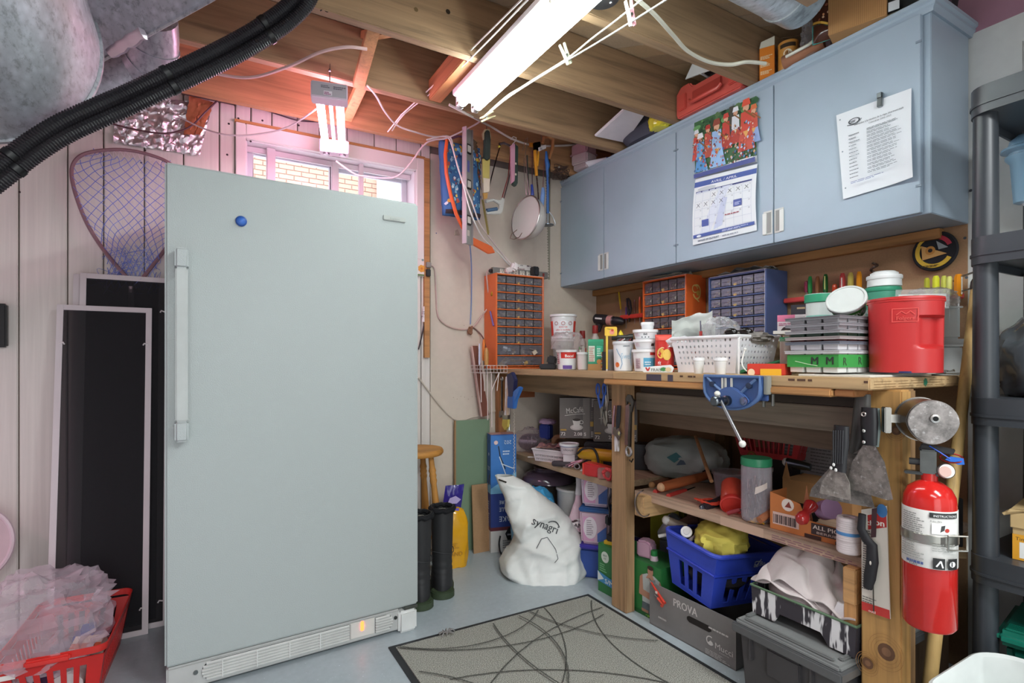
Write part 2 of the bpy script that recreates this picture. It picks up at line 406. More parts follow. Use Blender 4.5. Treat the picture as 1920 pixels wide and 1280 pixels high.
# ceiling: diagonal subfloor planks on joists, bridging between
ce = bpy.data.objects.new('ceiling', None); COL.objects.link(ce); struct(ce)
B('#5a4838').bb(-2.6, 2.4, -2.3, 3.0, BZ+.02, BZ+.06).obj('upper_deck', 'board', ce)
rd = random.Random(4)
k = 0
for i in range(-16, 38):
    s0 = i*.142                                            # strip of planks, x+y = const, clipped to the room
    A = []
    for s in (s0+.002, s0+.14):
        q = []
        for (x, y) in ((-2.5, s+2.5), (s-2.95, 2.95)):
            q.append((x, y))
        x0 = max(-2.5, s-2.95); x1 = min(2.39, s+2.2)
        A.append((x0, x1, s))
    (a0, a1, s), (b0, b1, t) = A
    if a1-a0 < .05 or b1-b0 < .05: continue
    z = BZ+rd.uniform(0, .003); cc = rd.choice(['#ad8f6e', '#9a8064', '#a58a6f', '#8f7a66', '#a89078'])
    B(cc).slab([(a0, s-a0), (a1, s-a1), (b1, t-b1), (b0, t-b0)], z, z+.018).obj('subfloor_plank', 'board', ce)
JB = 2.23
jc = ['#b98a62', '#a18062', '#9c7d5f', '#a28465', '#9c7d60', '#a27a4e', '#a27a4e', '#a27a4e', '#a27a4e', '#a27a4e', '#a27a4e']
JY = [2.652-.417*i for i in range(12)]
for i, y in enumerate(JY):
    B(jc[min(i, 10)]).bb(-2.5, BX-.01 if i < 4 else 1.7, y, y+.04, JB, BZ).obj('joist', 'woodx', ce, bevel=.003)
l = L(); q = P(840, 22, Y=JY[2]); l.c(q.x, q.z, .009, '#2b2118'); q = P(780, 18, Y=JY[2]); l.c(q.x, q.z, .008, '#6b5536'); l.place('knot', ce, front(0, JY[2], 0))
def brace(p, q, w=.035, d=.035, c='#c08a58'):
    p, q = V(p), V(q); u = (q-p); n = u.length; z = u.normalized(); x = V((1, 0, 0)); x = (x-z*x.dot(z)).normalized(); y = z.cross(x)
    m = Matrix((x, y, z)).transposed().to_4x4(); m.translation = (p+q)/2
    B(c, m).box(0, 0, 0, w, d, n).obj('bridging', 'woodz', ce, bevel=.002)
def bridge(x, y0, y1):
    brace((x-.025, y0+.045, BZ-.03), (x-.025, y1-.006, JB+.02)); brace((x+.03, y0+.045, JB+.02), (x+.03, y1-.006, BZ-.03))
xb = P(690, 100, Y=2.3).x
brace(P(702, 46, Y=JY[2]+.045), P(672, 160, Y=JY[1]-.004), .045, .03); brace(P(683, 148, Y=JY[1]+.0+.042), P(650, 222, Y=JY[0]-.004), .045, .03)
brace((xb-.03, JY[2]+.045, JB+.03), (xb-.03, JY[1]-.006, BZ-.03), .04, .03); brace((xb-.06, JY[1]+.045, JB+.03), (xb-.06, JY[0]-.006, BZ-.03), .04, .03)
bridge(-1, JY[2], JY[1])
B('#b5764a').bb(.86, .92, JY[2]+.045, JY[1]-.004, JB+.005, JB+.095).obj('blocking', 'woody', ce, bevel=.004)
B('#a06a44').bb(-.45, 1.1, JY[1]+.06, JY[1]+.09, BZ-.09, BZ-.002).obj('nailer', 'woodx', ce)
l = L(); rd = random.Random(9)
# ---- window
w = bpy.data.objects.new('window_1', None); COL.objects.link(w); struct(w); wy = BY
cs = B('#e9e1df'); o0, o1, o2 = .127, 1.052, 2.195
cs.bb(o0, WX0+.005, wy-.03, wy, WZ0-.06, o2); cs.bb(WX1-.005, o1, wy-.03, wy, WZ0-.06, o2); cs.bb(WX0+.005, WX1-.005, wy-.0295, wy, WZ1-.008, o2); cs.bb(WX0+.005, WX1-.005, wy-.0295, wy, WZ0-.06, WZ0)
cs.obj('casing', 'paint', w, bevel=.003)
ed = B('#c28a55'); ed.bb(o0-.004, o1+.004, wy-.032, wy, o2, o2+.012); ed.bb(o1, o1+.03, wy-.035, wy, 1.1, o2+.006); ed.obj('raw_wood_edge', 'woodx', w)
jm = B('#e4dfe2')
for z0, z1, x0, x1 in ((WZ0, WZ1, WX0-.002, WX0+.012), (WZ0, WZ1, WX1-.012, WX1+.002), (WZ1-.012, WZ1+.002, WX0, WX1), (WZ0-.002, WZ0+.012, WX0, WX1)): jm.bb(x0, x1, wy-.005, wy+.2, z0, z1)
jm.obj('jamb', 'paint', w)
def sash(x0, x1, y, c='#d5d7e0', t=.032):
    s = B(c); s.bb(x0, x0+t, y, y+.025, WZ0+.012, WZ1-.012); s.bb(x1-t, x1, y, y+.025, WZ0+.012, WZ1-.012); s.bb(x0+t, x1-t, y, y+.025, WZ1-.012-t, WZ1-.012); s.bb(x0+t, x1-t, y, y+.025, WZ0+.012, WZ0+.012+t)
    o = s.obj('sash', 'plastic', w, bevel=.003); B('#eef4f6').bb(x0+t, x1-t, y+.01, y+.013, WZ0+.012+t, WZ1-.012-t).obj('pane', 'glass', o)
sash(WX0+.012, .60, wy+.075); sash(.585, WX1-.012, wy+.115)
st = B('#dfd2d8'); xm = P(508, 300, Y=wy+.04).x; st.bb(xm-.02, xm+.02, wy+.03, wy+.07, WZ0+.012, WZ1-.012); xm = P(677, 330, Y=wy+.03).x; st.bb(xm-.011, xm+.011, wy+.02, wy+.05, WZ0+.012, WZ1-.005); st.bb(WX0+.013, WX1-.013, wy+.052, wy+.07, WZ1-.04, WZ1-.013); xm = P(628, 330, Y=wy+.06).x; st.bb(xm-.018, xm+.018, wy+.05, wy+.1, WZ0+.012, WZ1-.012)
st.obj('mullion', 'paint', w, bevel=.003)
# ---- outside: neighbour's brick wall, each brick a piece
nb = thing('house_wall', 'pale brick wall of the neighbouring house seen through the basement window', 'wall', (0, 0, 0))
yb = 8.5
B('#d9bfae').bb(-1, 5, yb+.012, yb+.2, 0, 6).obj('mortar', 'plaster', nb)
bm_ = B('#e6b79e').box(0, 0, 0, .2, .03, .062).mesh('brick', 'board', .003, 1)
for r_ in range(21):
    for i in range(14):
        o = bpy.data.objects.new('brick', bm_); COL.objects.link(o); o.parent = nb; o.location = (.42+i*.211+(.105 if r_ % 2 else 0), yb, 3.22+r_*.073)
dp = thing('downspout', 'white downspout standing in front of the neighbour brick wall', 'pipe', (P(713, 345, Y=8.4).x, 8.42, 0))
B('#f1ece4').box(0, 0, 2.4, .09, .07, 4.8).obj('pipe', 'plastic', dp, bevel=.008); B('#e6e0d8').box(0, 0, 3.5, .12, .08, .03).obj('strap', 'plastic', dp)
gh = thing('house_corner', 'white clapboard house corner beyond the right end of the window', 'house', (P(727, 345, Y=7.6).x, 7.75, 0), R(0))
B('#eef0ee').box(.5, 0, 1.9, 1.0, .3, 3.8).obj('wall', 'matte', gh)
for i in range(12): B('#f4f5f2').box(.5, -.155, 3.8-i*.10-.05, 1.0, .02, .09, r=(-8, 0, 0)).obj('clapboard', 'matte', gh)
# ---- floor mat
p = [P(728, 1215, Z=0), P(1103, 1115, Z=0), P(1382, 1282, Z=0)]; d1 = p[0]-p[1]; d2 = (p[2]-p[1]).normalized()*1.3
mt = thing('floor_mat', 'grey tufted doormat with black rubber edge and curved dark lines on floor', 'mat', p[1])
ux, uy = d1.normalized(), d2.normalized(); Lx, Ly = d1.length, 1.3
def mp(a, c_): q = ux*a+uy*c_; return (q.x, q.y)
B('#26282b').slab([mp(0, 0), mp(Lx, 0), mp(Lx, Ly), mp(0, Ly)], 0, .005).obj('rubber_border', 'rubber', mt)
e = .022; B('#a3a299').slab([mp(e, e), mp(Lx-e, e), mp(Lx-e, Ly), mp(e, Ly)], .004, .009).obj('pile', 'carpet', mt)
l = L(); rd = random.Random(2)
for cx, cy, r_, a0, a1 in ((1.1, -.1, .85, 95, 200), (-.5, .55, .72, -55, 60), (1.0, 1.3, 1.0, 150, 260), (.0, 1.3, 1.15, 215, 350), (.35, -.6, .85, 30, 150), (1.3, .7, .62, 120, 250), (-.35, -.1, .7, -10, 80), (.6, -.25, .42, 20, 170), (-.6, .3, 1.15, -40, 40), (.9, .2, .52, 110, 260)):
    pts = [(cx+r_*math.cos(R(a0+(a1-a0)*i/26)), cy+r_*math.sin(R(a0+(a1-a0)*i/26))) for i in range(27)]
    pts = [q for q in pts if e < q[0] < Lx-e and e < q[1] < Ly-.02]
    if len(pts) > 2 : l.line(pts, .0055, '#5d5d58')
l.place('woven_line', mt, lambda x, y, h: ux*x+uy*y+V((0, 0, .009+h)), 'carpet')
l = thing('lint_tuft', 'small grey lint tuft lying on the mat edge near the freezer', 'lint', P(838, 1188, Z=.012))
bb_ = B('#8d8a88'); rd = random.Random(3)
for i in range(14): a = rd.uniform(0, 6.3); bb_.tube([(0, 0, .003), (math.cos(a)*.02, math.sin(a)*.012, .008+rd.uniform(0, .008)), (math.cos(a)*.034, math.sin(a)*.02, rd.uniform(0, .012))], .0022, 4)
bb_.obj('fibres', 'cloth', l)
# ================================================================== LARGE THINGS
# ---- freezer
fz = thing('freezer', 'tall pale grey upright freezer with pebbled door and bar handle', 'freezer', (-.109, 2.026, 0), R(2.33))
FW, FH = .861, 1.717
B('#b3b9b8').bb(.012, FW-.008, .062, .69, .05, 1.70).obj('cabinet', 'freezer', fz, bevel=.006)
d = B('#adb4b3').bb(0, FW, 0, .054, .098, FH).obj('door', 'freezer', fz, bevel=.007, seg=3)
B('#8f9797').bb(.01, FW-.01, .052, .066, .105, FH-.01).obj('gasket', 'rubber', d)
def onf(px, py, dy=0):       # pixel -> freezer coordinates on its front
    n = V((-math.sin(R(2.33)), math.cos(R(2.33)), 0)); o = V((-.109, 2.026, 0))+n*dy; r_ = ray(px, py); t = o.dot(n)/r_.dot(n)
    q = V((r_.x*t, r_.y*t, H+r_.z*t))-V((-.109, 2.026, 0)); a = R(-2.33)
    return V((q.x*math.cos(a)-q.y*math.sin(a), q.x*math.sin(a)+q.y*math.cos(a), q.z))
a, c = onf(328, 462, -.05), onf(353, 828, -.05); hx = (a.x+c.x)/2; hw = .034; z1, z0 = a.z, c.z
h = B('#bcc0be').box(hx, -.045, (z0+z1)/2, hw, .016, z1-z0-.13).obj('handle', 'plastic', fz, bevel=.004)
for zz, s_ in ((z1, -1), (z0, 1)):
    B('#b4baba').prism([(hx-hw/2-.002, zz), (hx+hw/2+.002, zz), (hx+hw/2+.002, zz+s_*.066), (hx-hw/2-.002, zz+s_*.066)], -.055, .002).obj('handle_end', 'freezer', h, bevel=.007, seg=3)
a, c = onf(718, 402), onf(760, 420); B('#aeb2ae').bb(a.x, c.x, -.006, .001, c.z+.004, a.z-.002).obj('badge', 'paint', fz, bevel=.002)
l = L(); l.t('Frigidaire', (a.x+c.x)/2, (a.z+c.z)/2-.004, .011, '#8c908c', w=.04); l.place('badge_lettering', fz, front(0, -.0062, 0))
gz0, gz1 = .012, .094
g = B('#bebfbd').bb(.004, FW-.075, .004, .05, gz0, gz1).obj('kick_grille', 'plastic', fz, bevel=.006)
def vent(x0, x1, rl, rr, n=6):
    dk = B('#3f4443'); za, zb = gz0+.014, gz1-.008; hh = (zb-za)
    pts = [(x0+(hh/2 if rl else 0), za), (x1-(hh/2 if rr else 0), za)]
    if rr: pts += [(x1-hh/2+hh/2*math.sin(R(q)), (za+zb)/2-hh/2*math.cos(R(q))) for q in range(20, 180, 20)]
    pts += [(x1-(hh/2 if rr else 0), zb), (x0+(hh/2 if rl else 0), zb)]
    if rl: pts += [(x0+hh/2-hh/2*math.sin(R(q)), (za+zb)/2+hh/2*math.cos(R(q))) for q in range(20, 180, 20)]
    dk.prism(pts, .0025, .004).obj('vent_recess', 'matte', g)
    for i in range(n):
        z = za+hh*(i+.5)/n; k = abs(z-(za+zb)/2)/(hh/2); ins = hh/2*(1-math.sqrt(max(0, 1-k*k)))
        B('#d6d7d4').box((x0+(ins if rl else 0)+x1-(ins if rr else 0))/2, .0005, z, x1-x0-(ins if rl else 0)-(ins if rr else 0)-.001, .008, hh/n*.55, r=(25, 0, 0)).obj('slat', 'plastic', g)
vx0, vx1 = onf(378, 1250).x, onf(655, 1180).x; vent(vx0, vx1, True, False)
w0, w1 = onf(704, 1160).x, onf(737, 1150).x; vent(w0, w1, False, True)
for px, py in ((417, 1245), (482, 1225), (543, 1210), (600, 1195)): B('#d6d7d4').box(onf(px, py).x, -.003, (gz0+gz1)/2+.003, .004, .004, gz1-gz0-.024).obj('grille_rib', 'plastic', g)
B('#d9d6d0').bb(vx1+.004, w0-.004, -.001, .005, gz0+.016, gz1-.006).obj('control_plate', 'plastic', g, bevel=.002)
q = onf(679, 1173); B('#ff5a2a').box(q.x, -.001, q.z, .013, .008, .036).obj('power_light', 'emit4', g, bevel=.003)
for px, py in ((367, 1261), (742, 1158)): q = onf(px, py); B('#6e7474').m; B('#777d7c', tr(q.x, .004, q.z) @ rm(90, 0, 0)).lathe([(.007, 0), (.007, .004)], 12).obj('screw', 'metal', g)
B('#dfe1df').bb(FW-.085, FW-.008, -.012, .07, 0.0, .087).obj('foot_cover', 'plastic', fz, bevel=.01, seg=3)
B('#8e928f').bb(FW-.06, FW-.004, -.004, .06, .087, .099).obj('hinge', 'metal', fz, bevel=.001)
q = onf(452, 415); mg = thing('magnet', 'round blue magnet stuck on the freezer door', 'magnet', fz.matrix_basis @ V((q.x, 0, q.z)), R(2.33))
B('#2456a8', rm(90, 0, 0)).lathe([(.0175, 0.0005), (.018, .005), (.015, .010), (.0125, .011)], 24).obj('disc', 'plastic', mg)
B('#2f66bd', rm(90, 0, 0)).lathe([(.011, .011), (.009, .0125)], 20).obj('boss', 'plastic', mg)
# ---- ceiling fluorescent fixture
X0, X1 = .915, 1.035
fl = thing('fluorescent_fixture', 'white two-tube fluorescent fixture under the joists with lit tubes', 'ceiling light', (.975, 1.46, 0))
b = B('#e6e2e6'); b.prism([(-.065, 2.228), (.065, 2.228), (.065, 2.205), (.02, 2.188), (-.02, 2.188), (-.065, 2.205)], -.62, .62); b.obj('housing', 'paint', fl, bevel=.002)
for s_ in (-.036, .036):
    m_ = tr(s_, 0, 2.166) @ rm(90, 0, 0)
    t_ = B('#f2fffb', m_).lathe([(.0165, -.585), (.018, -.58), (.018, .58), (.0165, .585)], 20).obj('tube', 'emit%g' % TUBE_E, fl)
    for y_ in (-.597, .597): B('#c9ccca', m_).lathe([(.017, y_-.012), (.017, y_+.012)], 16).obj('tube_cap', 'metal', t_)
    for y_ in (-.612, .612): B('#e9e4e8').box(s_, y_, 2.176, .03, .014, .05).obj('lamp_holder', 'plastic', fl, bevel=.003)
# ---- grow light
a, c = P(618, 190, Z=2.085), P(627, 288, Z=2.085); ang = math.atan2(-(c.x-a.x), c.y-a.y); ln = (c-a).length
gl = thing('grow_light', 'small two-tube pink grow light hanging in front of the window', 'grow light', (a.x, a.y, 2.085), ang)
for y_, y2 in ((-.03, .035), (ln-.025, ln+.035)): B('#d9c3d2').bb(-.067, .067, y_, y2, -.002, .06).obj('end_housing', 'paint', gl, bevel=.004)
B('#cfbccb').bb(-.007, .007, .03, ln-.02, .03, .05).obj('spine', 'paint', gl)
for s_ in (-.037, .037):
    B((1, .5, .74), tr(s_, 0, .012) @ rm(-90, 0, 0)).lathe([(.014, .03), (.0155, .034), (.0155, ln-.03), (.014, ln-.026)], 16).obj('tube', 'emit%g' % GROW_E, gl)
    B('#b9a5b5', tr(s_, ln+.0, -.003)).lathe([(.016, 0), (.014, -.006)], 14).obj('socket', 'metal', gl)
l = L(); l.r(-.063, .004, .126, .052, '#a39da5'); l.rows(-.03, .036, .04, .012, 2, '#55505a'); l.rows(.015, .034, .045, .014, 2, '#55505a', 2); l.r(-.02, .008, .03, .016, '#d8cfd8'); l.rows(-.018, .01, .026, .012, 2, '#8a4a70', 4, .7); l.place('rating_label', gl, front(0, -.03, 0))
b = B('#8d8288'); q = gl.matrix_basis.inverted() @ P(619, 120, Y=JY[1]-.006)
b.tube([(0, .01, .06), (0, .01, .12), tuple((V((0, .01, .12))+q)/2), tuple(q)], .0018, 5); b.ball((0, .01, .125), .006, n=8); b.obj('hanging_chain', 'metal', gl)
# ---- big duct, plenum, pipe
dc = thing('round_duct', 'big round galvanized furnace duct with dark open end, top left', 'duct', (-.52, 1.32, 1.9))
m_ = rm(-90, 0, 0)
B('#d3d5dc', m_).lathe([(.272, -.12), (.28, -.12), (.28, .46), (.276, .48), (.25, .48)], 56).obj('drum', 'galv', dc)
B('#c6c8ce', m_).lathe([(.27, -.135), (.287, -.13), (.287, -.11), (.27, -.105)], 56).obj('rim_bead', 'galv', dc)
B('#b7b9bf', m_).lathe([(.27, .468), (.286, .47), (.286, .484), (.27, .486)], 56).obj('rim_bead', 'galv', dc)
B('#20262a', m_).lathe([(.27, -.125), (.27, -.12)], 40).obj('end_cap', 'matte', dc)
pn = thing('duct_plenum', 'flat-bottomed galvanized duct branching right from the big round duct', 'duct', (0, 0, 0))
pp = [P(196, 112, Z=1.985), P(392, 0, Z=1.985), P(520, -75, Z=1.985)]
pts = [(q.x, q.y) for q in pp]+[(pp[2].x-.5, pp[2].y+.0), (-.33, 1.3), (-.30, 1.88)]
B('#cfcad3').slab(pts, 1.985, JB-.004).obj('trunk', 'galv', pn, bevel=.004)
s_ = B('#c3bfc6'); s_.tube([(pts[0][0]-.005, pts[0][1], 1.983), (pts[1][0], pts[1][1], 1.983), (pts[2][0], pts[2][1], 1.983)], .006, 6); s_.obj('seam', 'galv', pn)
A0, A1 = P(205, 100, Z=1.978), P(268, 60, Z=1.978); tp = B('#cfc3cc'); tp.tube([tuple(A0+(A1-A0)*i/8+V((0, 0, .003*math.sin(i*2)))) for i in range(9)], [.014+.006*abs(math.sin(i*1.7)) for i in range(9)], 7, flat=.4); tp.obj('seam_tape', 'foil', pn)
f0, f1 = P(136, -12, Z=1.978), P(189, 116, Z=1.978); B('#8e8a94').tube([tuple(f0), tuple(f1)], .007, 6).obj('flange', 'galv', pn)
pp_ = thing('duct_pipe', 'small round galvanized pipe with adjustable elbow beside the big duct', 'duct', (0, 0, 0))
path = cat([P(284, 30, Y=1.98), P(288, 82, Y=2.06), P(276, 120, Y=2.12), P(248, 138, Y=2.16)], 4)
B('#b3adb6').tube([tuple(q) for q in path], .07, 24).obj('elbow', 'galv', pp_)
B('#c0b9c3').tube([tuple(P(256, 136, Y=2.155)), tuple(P(150, 165, Y=2.2))], .072, 24).obj('pipe', 'galv', pp_)
for i, (e0, e1) in enumerate(((4, 5), (8, 9), (11, 12))): B('#b5adb8').tube([tuple(path[e0]), tuple(path[e0]*.75+path[e1]*.25)], .074, 24).obj('crimp_ring', 'galv', pp_)
q0, q1 = P(256, 136, Y=2.155), P(150, 165, Y=2.2); B('#b9b2bc').tube([tuple(q0+(q1-q0)*.06), tuple(q0+(q1-q0)*.22)], .0745, 24).obj('collar', 'galv', pp_)
B('#b09fab').tube([tuple(P(215, 172, Y=2.2)), tuple(P(120, 185, Y=2.25))], .04, 14, flat=.5).obj('start_collar', 'galv', pp_)
# ---- black corrugated hoses
def hose(pts, r, label):
    ps = cat(pts, 16); out = []; L_ = 0
    ln_ = sum((b_-a_).length for a_, b_ in zip(ps, ps[1:])); n = int(ln_/.0035); seg = 0; acc = 0
    cum = [0]
    for a_, b_ in zip(ps, ps[1:]): cum.append(cum[-1]+(b_-a_).length)
    j = 0
    for i in range(n+1):
        s = ln_*i/n
        while j < len(cum)-2 and cum[j+1] < s: j += 1
        f = (s-cum[j])/max(1e-9, cum[j+1]-cum[j]); out.append(ps[j]+(ps[j+1]-ps[j])*f)
    h = thing('corrugated_hose', label, 'hose', out[0])
    b = B('#1c191d'); b.tube([tuple(q-out[0]) for q in out], [r*(1 if i % 2 else .87) for i in range(len(out))], 12); b.obj('ribbed_tube', 'plastic', h, smooth=20)
    for k in (.12, .5, .78):
        i = int(k*len(out)); B('#0f0e10').tube([tuple(out[i]-out[0]), tuple(out[min(i+4, len(out)-1)]-out[0])], r*1.06, 12).obj('tape_wrap', 'plastic', h)
ctr = [(-70, 378, 1.24), (0, 325, 1.27), (60, 279, 1.3), (120, 242, 1.33), (190, 210, 1.37), (238, 189, 1.40), (300, 160, 1.43), (350, 137, 1.46), (400, 113, 1.49), (450, 87, 1.52), (500, 57, 1.54), (540, 28, 1.56), (572, -6, 1.57), (590, -50, 1.58)]
hose([P(x-6, y-13, D=d) for x, y, d in ctr], .0205, 'upper of two black corrugated hoses slung below the ceiling at left')
hose([P(x+6, y+12, D=d+.012) for x, y, d in ctr], .0195, 'lower of two black corrugated hoses slung below the ceiling at left')
# ---- wall cabinet
CX, CB, CT = 1.977, 1.5507, 2.2245
cb = thing('wall_cabinet', 'long blue painted wall cabinet with four doors above the workbench', 'cabinet', (0, 0, 0))
bl = '#a3b4c3'
B(bl).bb(CX+.02, BX-.009, .80, BY-.017, CB, CT).obj('carcass', 'paint', cb, bevel=.002)
def cy(px): r_ = ray(px); return CX*r_.y/r_.x
ed = [cy(1046), cy(1132), cy(1267.5), cy(1450.5), cy(1727)]; ed[0] = BY-.018
hand = [0, 1, 0, 1]
for i in range(4):
    y0, y1 = ed[i+1]+.002, ed[i]-.002
    dr = B(bl).bb(CX, CX+.0185, y0, y1, CB+.004, 2.188).obj('door', 'paint', cb, bevel=.0015)
    hy = y0 if i % 2 == 0 else y1; s_ = 1 if i % 2 == 0 else -1
    pyh = 512 if i < 2 else 434; z_ = H+(677-(490 if i < 2 else 415))/1000*T_(1133 if i < 2 else 1452, X=CX)
    yc = hy+s_*.022; k = B('#c9cbc6')
    k.bb(CX-.002, CX, yc-.02, yc+.02, z_-.048, z_+.048); k.obj('recessed_pull', 'plastic', dr, bevel=.0008)
    kk = B('#8e918d'); kk.bb(CX-.0032, CX-.0018, yc-.014, yc+.014, z_-.041, z_+.041); kk.obj('pull_dish', 'plastic', dr)
    kk = B('#dcdeda'); kk.bb(CX-.006, CX-.002, yc+(.006 if s_ > 0 else -.020)-.002, yc+(.020 if s_ > 0 else -.006)+.002, z_-.046, z_+.04); kk.obj('pull_lip', 'plastic', dr, bevel=.001)
    hz = y1 if i % 2 == 0 else y0
    for zz in (CB+.09, 2.10): B('#7f8e9c').box(CX-.001, hz+(-.004 if i % 2 == 0 else .004), zz, .004, .016, .007).obj('hinge', 'paint', dr)
co_ = B(bl)
prof = [(0, 2.186), (-.008, 2.186), (-.010, 2.197), (-.017, 2.203), (-.017, 2.212), (-.024, 2.217), (-.024, 2.229), (0, 2.229)]
ye = .80
co_.add([(CX+.02+x, BY-.018, z) for x, z in prof]+[(CX+.02+x, ye+x, z) for x, z in prof]+[(BX-.002, ye+x, z) for x, z in prof],
        [(i, (i+1) % 8, 8+(i+1) % 8, 8+i) for i in range(8)]+[(8+i, 8+(i+1) % 8, 16+(i+1) % 8, 16+i) for i in range(8)]+[tuple(range(8)), tuple(range(16, 24))])
co_.obj('cornice', 'paint', cb)
B('#a9bbcb').bb(CX+.022, BX-.012, .803, BY-.02, CT, CT+.004).obj('top_panel', 'paint', cb)
# ---- workbench
SZ = 1.036; FXB, NYB = 1.46, .717
wk = thing('workbench', 'rough wooden workbench with posts, lower shelves and scarred top', 'workbench', (0, 0, 0))
tb = B('#b89a74'); tb.slab([(FXB+.006, 1.70), (1.475, BY-.02), (BX-.012, BY-.02), (BX-.012, 1.70)], SZ-.03, SZ); tb.obj('top_board', 'woody', wk, bevel=.003)
B('#bf9f74').slab([(FXB, NYB), (FXB, 1.698), (BX-.012, 1.698), (BX-.012, NYB)], SZ-.03, SZ).obj('top_board', 'woody', wk, bevel=.003)
y0, y1 = P(1560, 720, X=FXB).y, P(1133, 705, X=FXB).y
B('#c08d58').bb(FXB-.006, FXB+.12, y0, y1, SZ-.052, SZ-.0305).obj('lower_front_strip', 'woody', wk, bevel=.004)
B('#a26c3f').bb(FXB+.005, FXB+.1, NYB+.04, y0-.002, SZ-.05, SZ-.031).obj('lower_front_strip', 'woody', wk, bevel=.003)
l = L()
for p0, p1, dy in ((1212, 1240, 0), (1252, 1262, 0)):
    a, c = P(p0, 695, X=FXB).y, P(p1, 715, X=FXB).y; l.r(-a, SZ-.029, a-c, .024, '#4b4450'); l.r(-a, SZ-.05, a-c, .016, '#4b4450')
for px, w_ in ((1290, .02), (1275, .014), (1300, .01), (1515, .012), (1478, .02), (1495, .024), (1620, .01)): a = P(px, 700, X=FXB).y; l.r(-a, SZ-.012, w_, .006, '#5b4030')
l.place('stain', wk, left(FXB, 0, 0))
l = L(); a = P(1735, 705, Y=NYB); l.c(a.x, SZ-.015, .012, '#2f7a5c', 7); l.rows(FXB+.02, SZ-.03, .6, .028, 4, '#7d5e3a', 3, .15); l.place('paint_mark', wk, front(0, NYB, 0))
# posts
PX0, PX1 = 1.561, 1.612
def post(x0, x1, y0, y1, c, z0=0, z1=SZ-.031): return B(c).bb(x0, x1, y0, y1, z0, z1).obj('leg', 'woodz', wk, bevel=.004)
post(PX0, PX1, 1.729, 1.825, '#b08c66'); rp = post(PX0, PX1, .69, .789, '#c19458')
post(PX0+.052, PX0+.1, .70, .789, '#8a6a48')
post(1.50, 1.55, BY-.075, BY-.02, '#b07a4c', .02); post(BX-.07, BX-.012, 1.0, 1.06, '#7d6040'); post(BX-.07, BX-.012, 1.74, 1.8, '#7d6040')
l = L()
for px, py, r_ in ((1662, 1222, .021), (1629, 1242, .014), (1684, 806, .012)):
    q = P(px, py, X=PX0); l.c(-q.y, q.z, r_, '#6b4a33', 16, r_*1.05)
    l.c(-q.y, q.z, r_*.55, '#8a6448', 12)
    for k in range(1, 4): l.ring(-q.y, q.z, r_*(1+.35*k), .001, '#a87a48', 0, 360, 22, r_*(1+.42*k))
l.place('knot', wk, left(PX0, 0, 0), 'woodz')
# rails and shelves
def rail(x0, x1, y0, y1, z0, z1, c, k='woody', n='rail', bv=.003): return B(c).bb(x0, x1, y0, y1, z0, z1).obj(n, k, wk, bevel=bv)
rail(PX1+.002, PX1+.04, 1.83, BY-.08, SZ-.13, SZ-.033, '#ad9070', n='apron')
rail(PX1+.002, PX1+.045, .79, 1.728, SZ-.165, SZ-.09, '#857867', n='apron')
rail(PX1+.09, PX1+.13, .79, 1.80, SZ-.235, SZ-.12, '#76604c', n='apron')
rail(PX1+.002, PX1+.04, .79, 1.70, SZ-.088, SZ-.054, '#3f342b', n='apron')
SH = .528
B('#b59a7c').bb(PX0+.052, BX-.012, 1.86, BY-.02, SH-.03, SH).obj('shelf', 'woody', wk, bevel=.002)
B('#bd9f88').bb(PX1-.012, BX-.012, .80, 1.72, SH-.032, SH).obj('shelf', 'woody', wk, bevel=.002)
l = L(); l.r(-1.28, .002, .17, .03, '#c9a992'); l.rows(-1.08, .006, .27, .022, 3, '#8a5f6b', 4, .35); l.place('board_print', wk, left(PX1-.012, 0, SH-.034))
# end grain block through the post, left frame pieces
q = P(1192, 952, X=PX1+.03)
B('#d0a878').bb(PX1-.055, PX1+.14, 1.62, 1.675, SH-.09, SH-.005).obj('cross_block', 'woodx', wk, bevel=.003)
B('#a5784c').bb(PX0-.05, PX0+.0, BY-.12, BY-.02, .40, .50).obj('shelf_support', 'woodz', wk, bevel=.003)
B('#b07f50').bb(PX0-.01, PX0+.04, BY-.07, BY-.021, .0, .49).obj('shelf_support', 'woodz', wk, bevel=.003)
B('#a35f38').bb(PX0-.02, PX0+.2, BY-.05, BY-.02, .86, .97).obj('back_rail', 'woodx', wk)
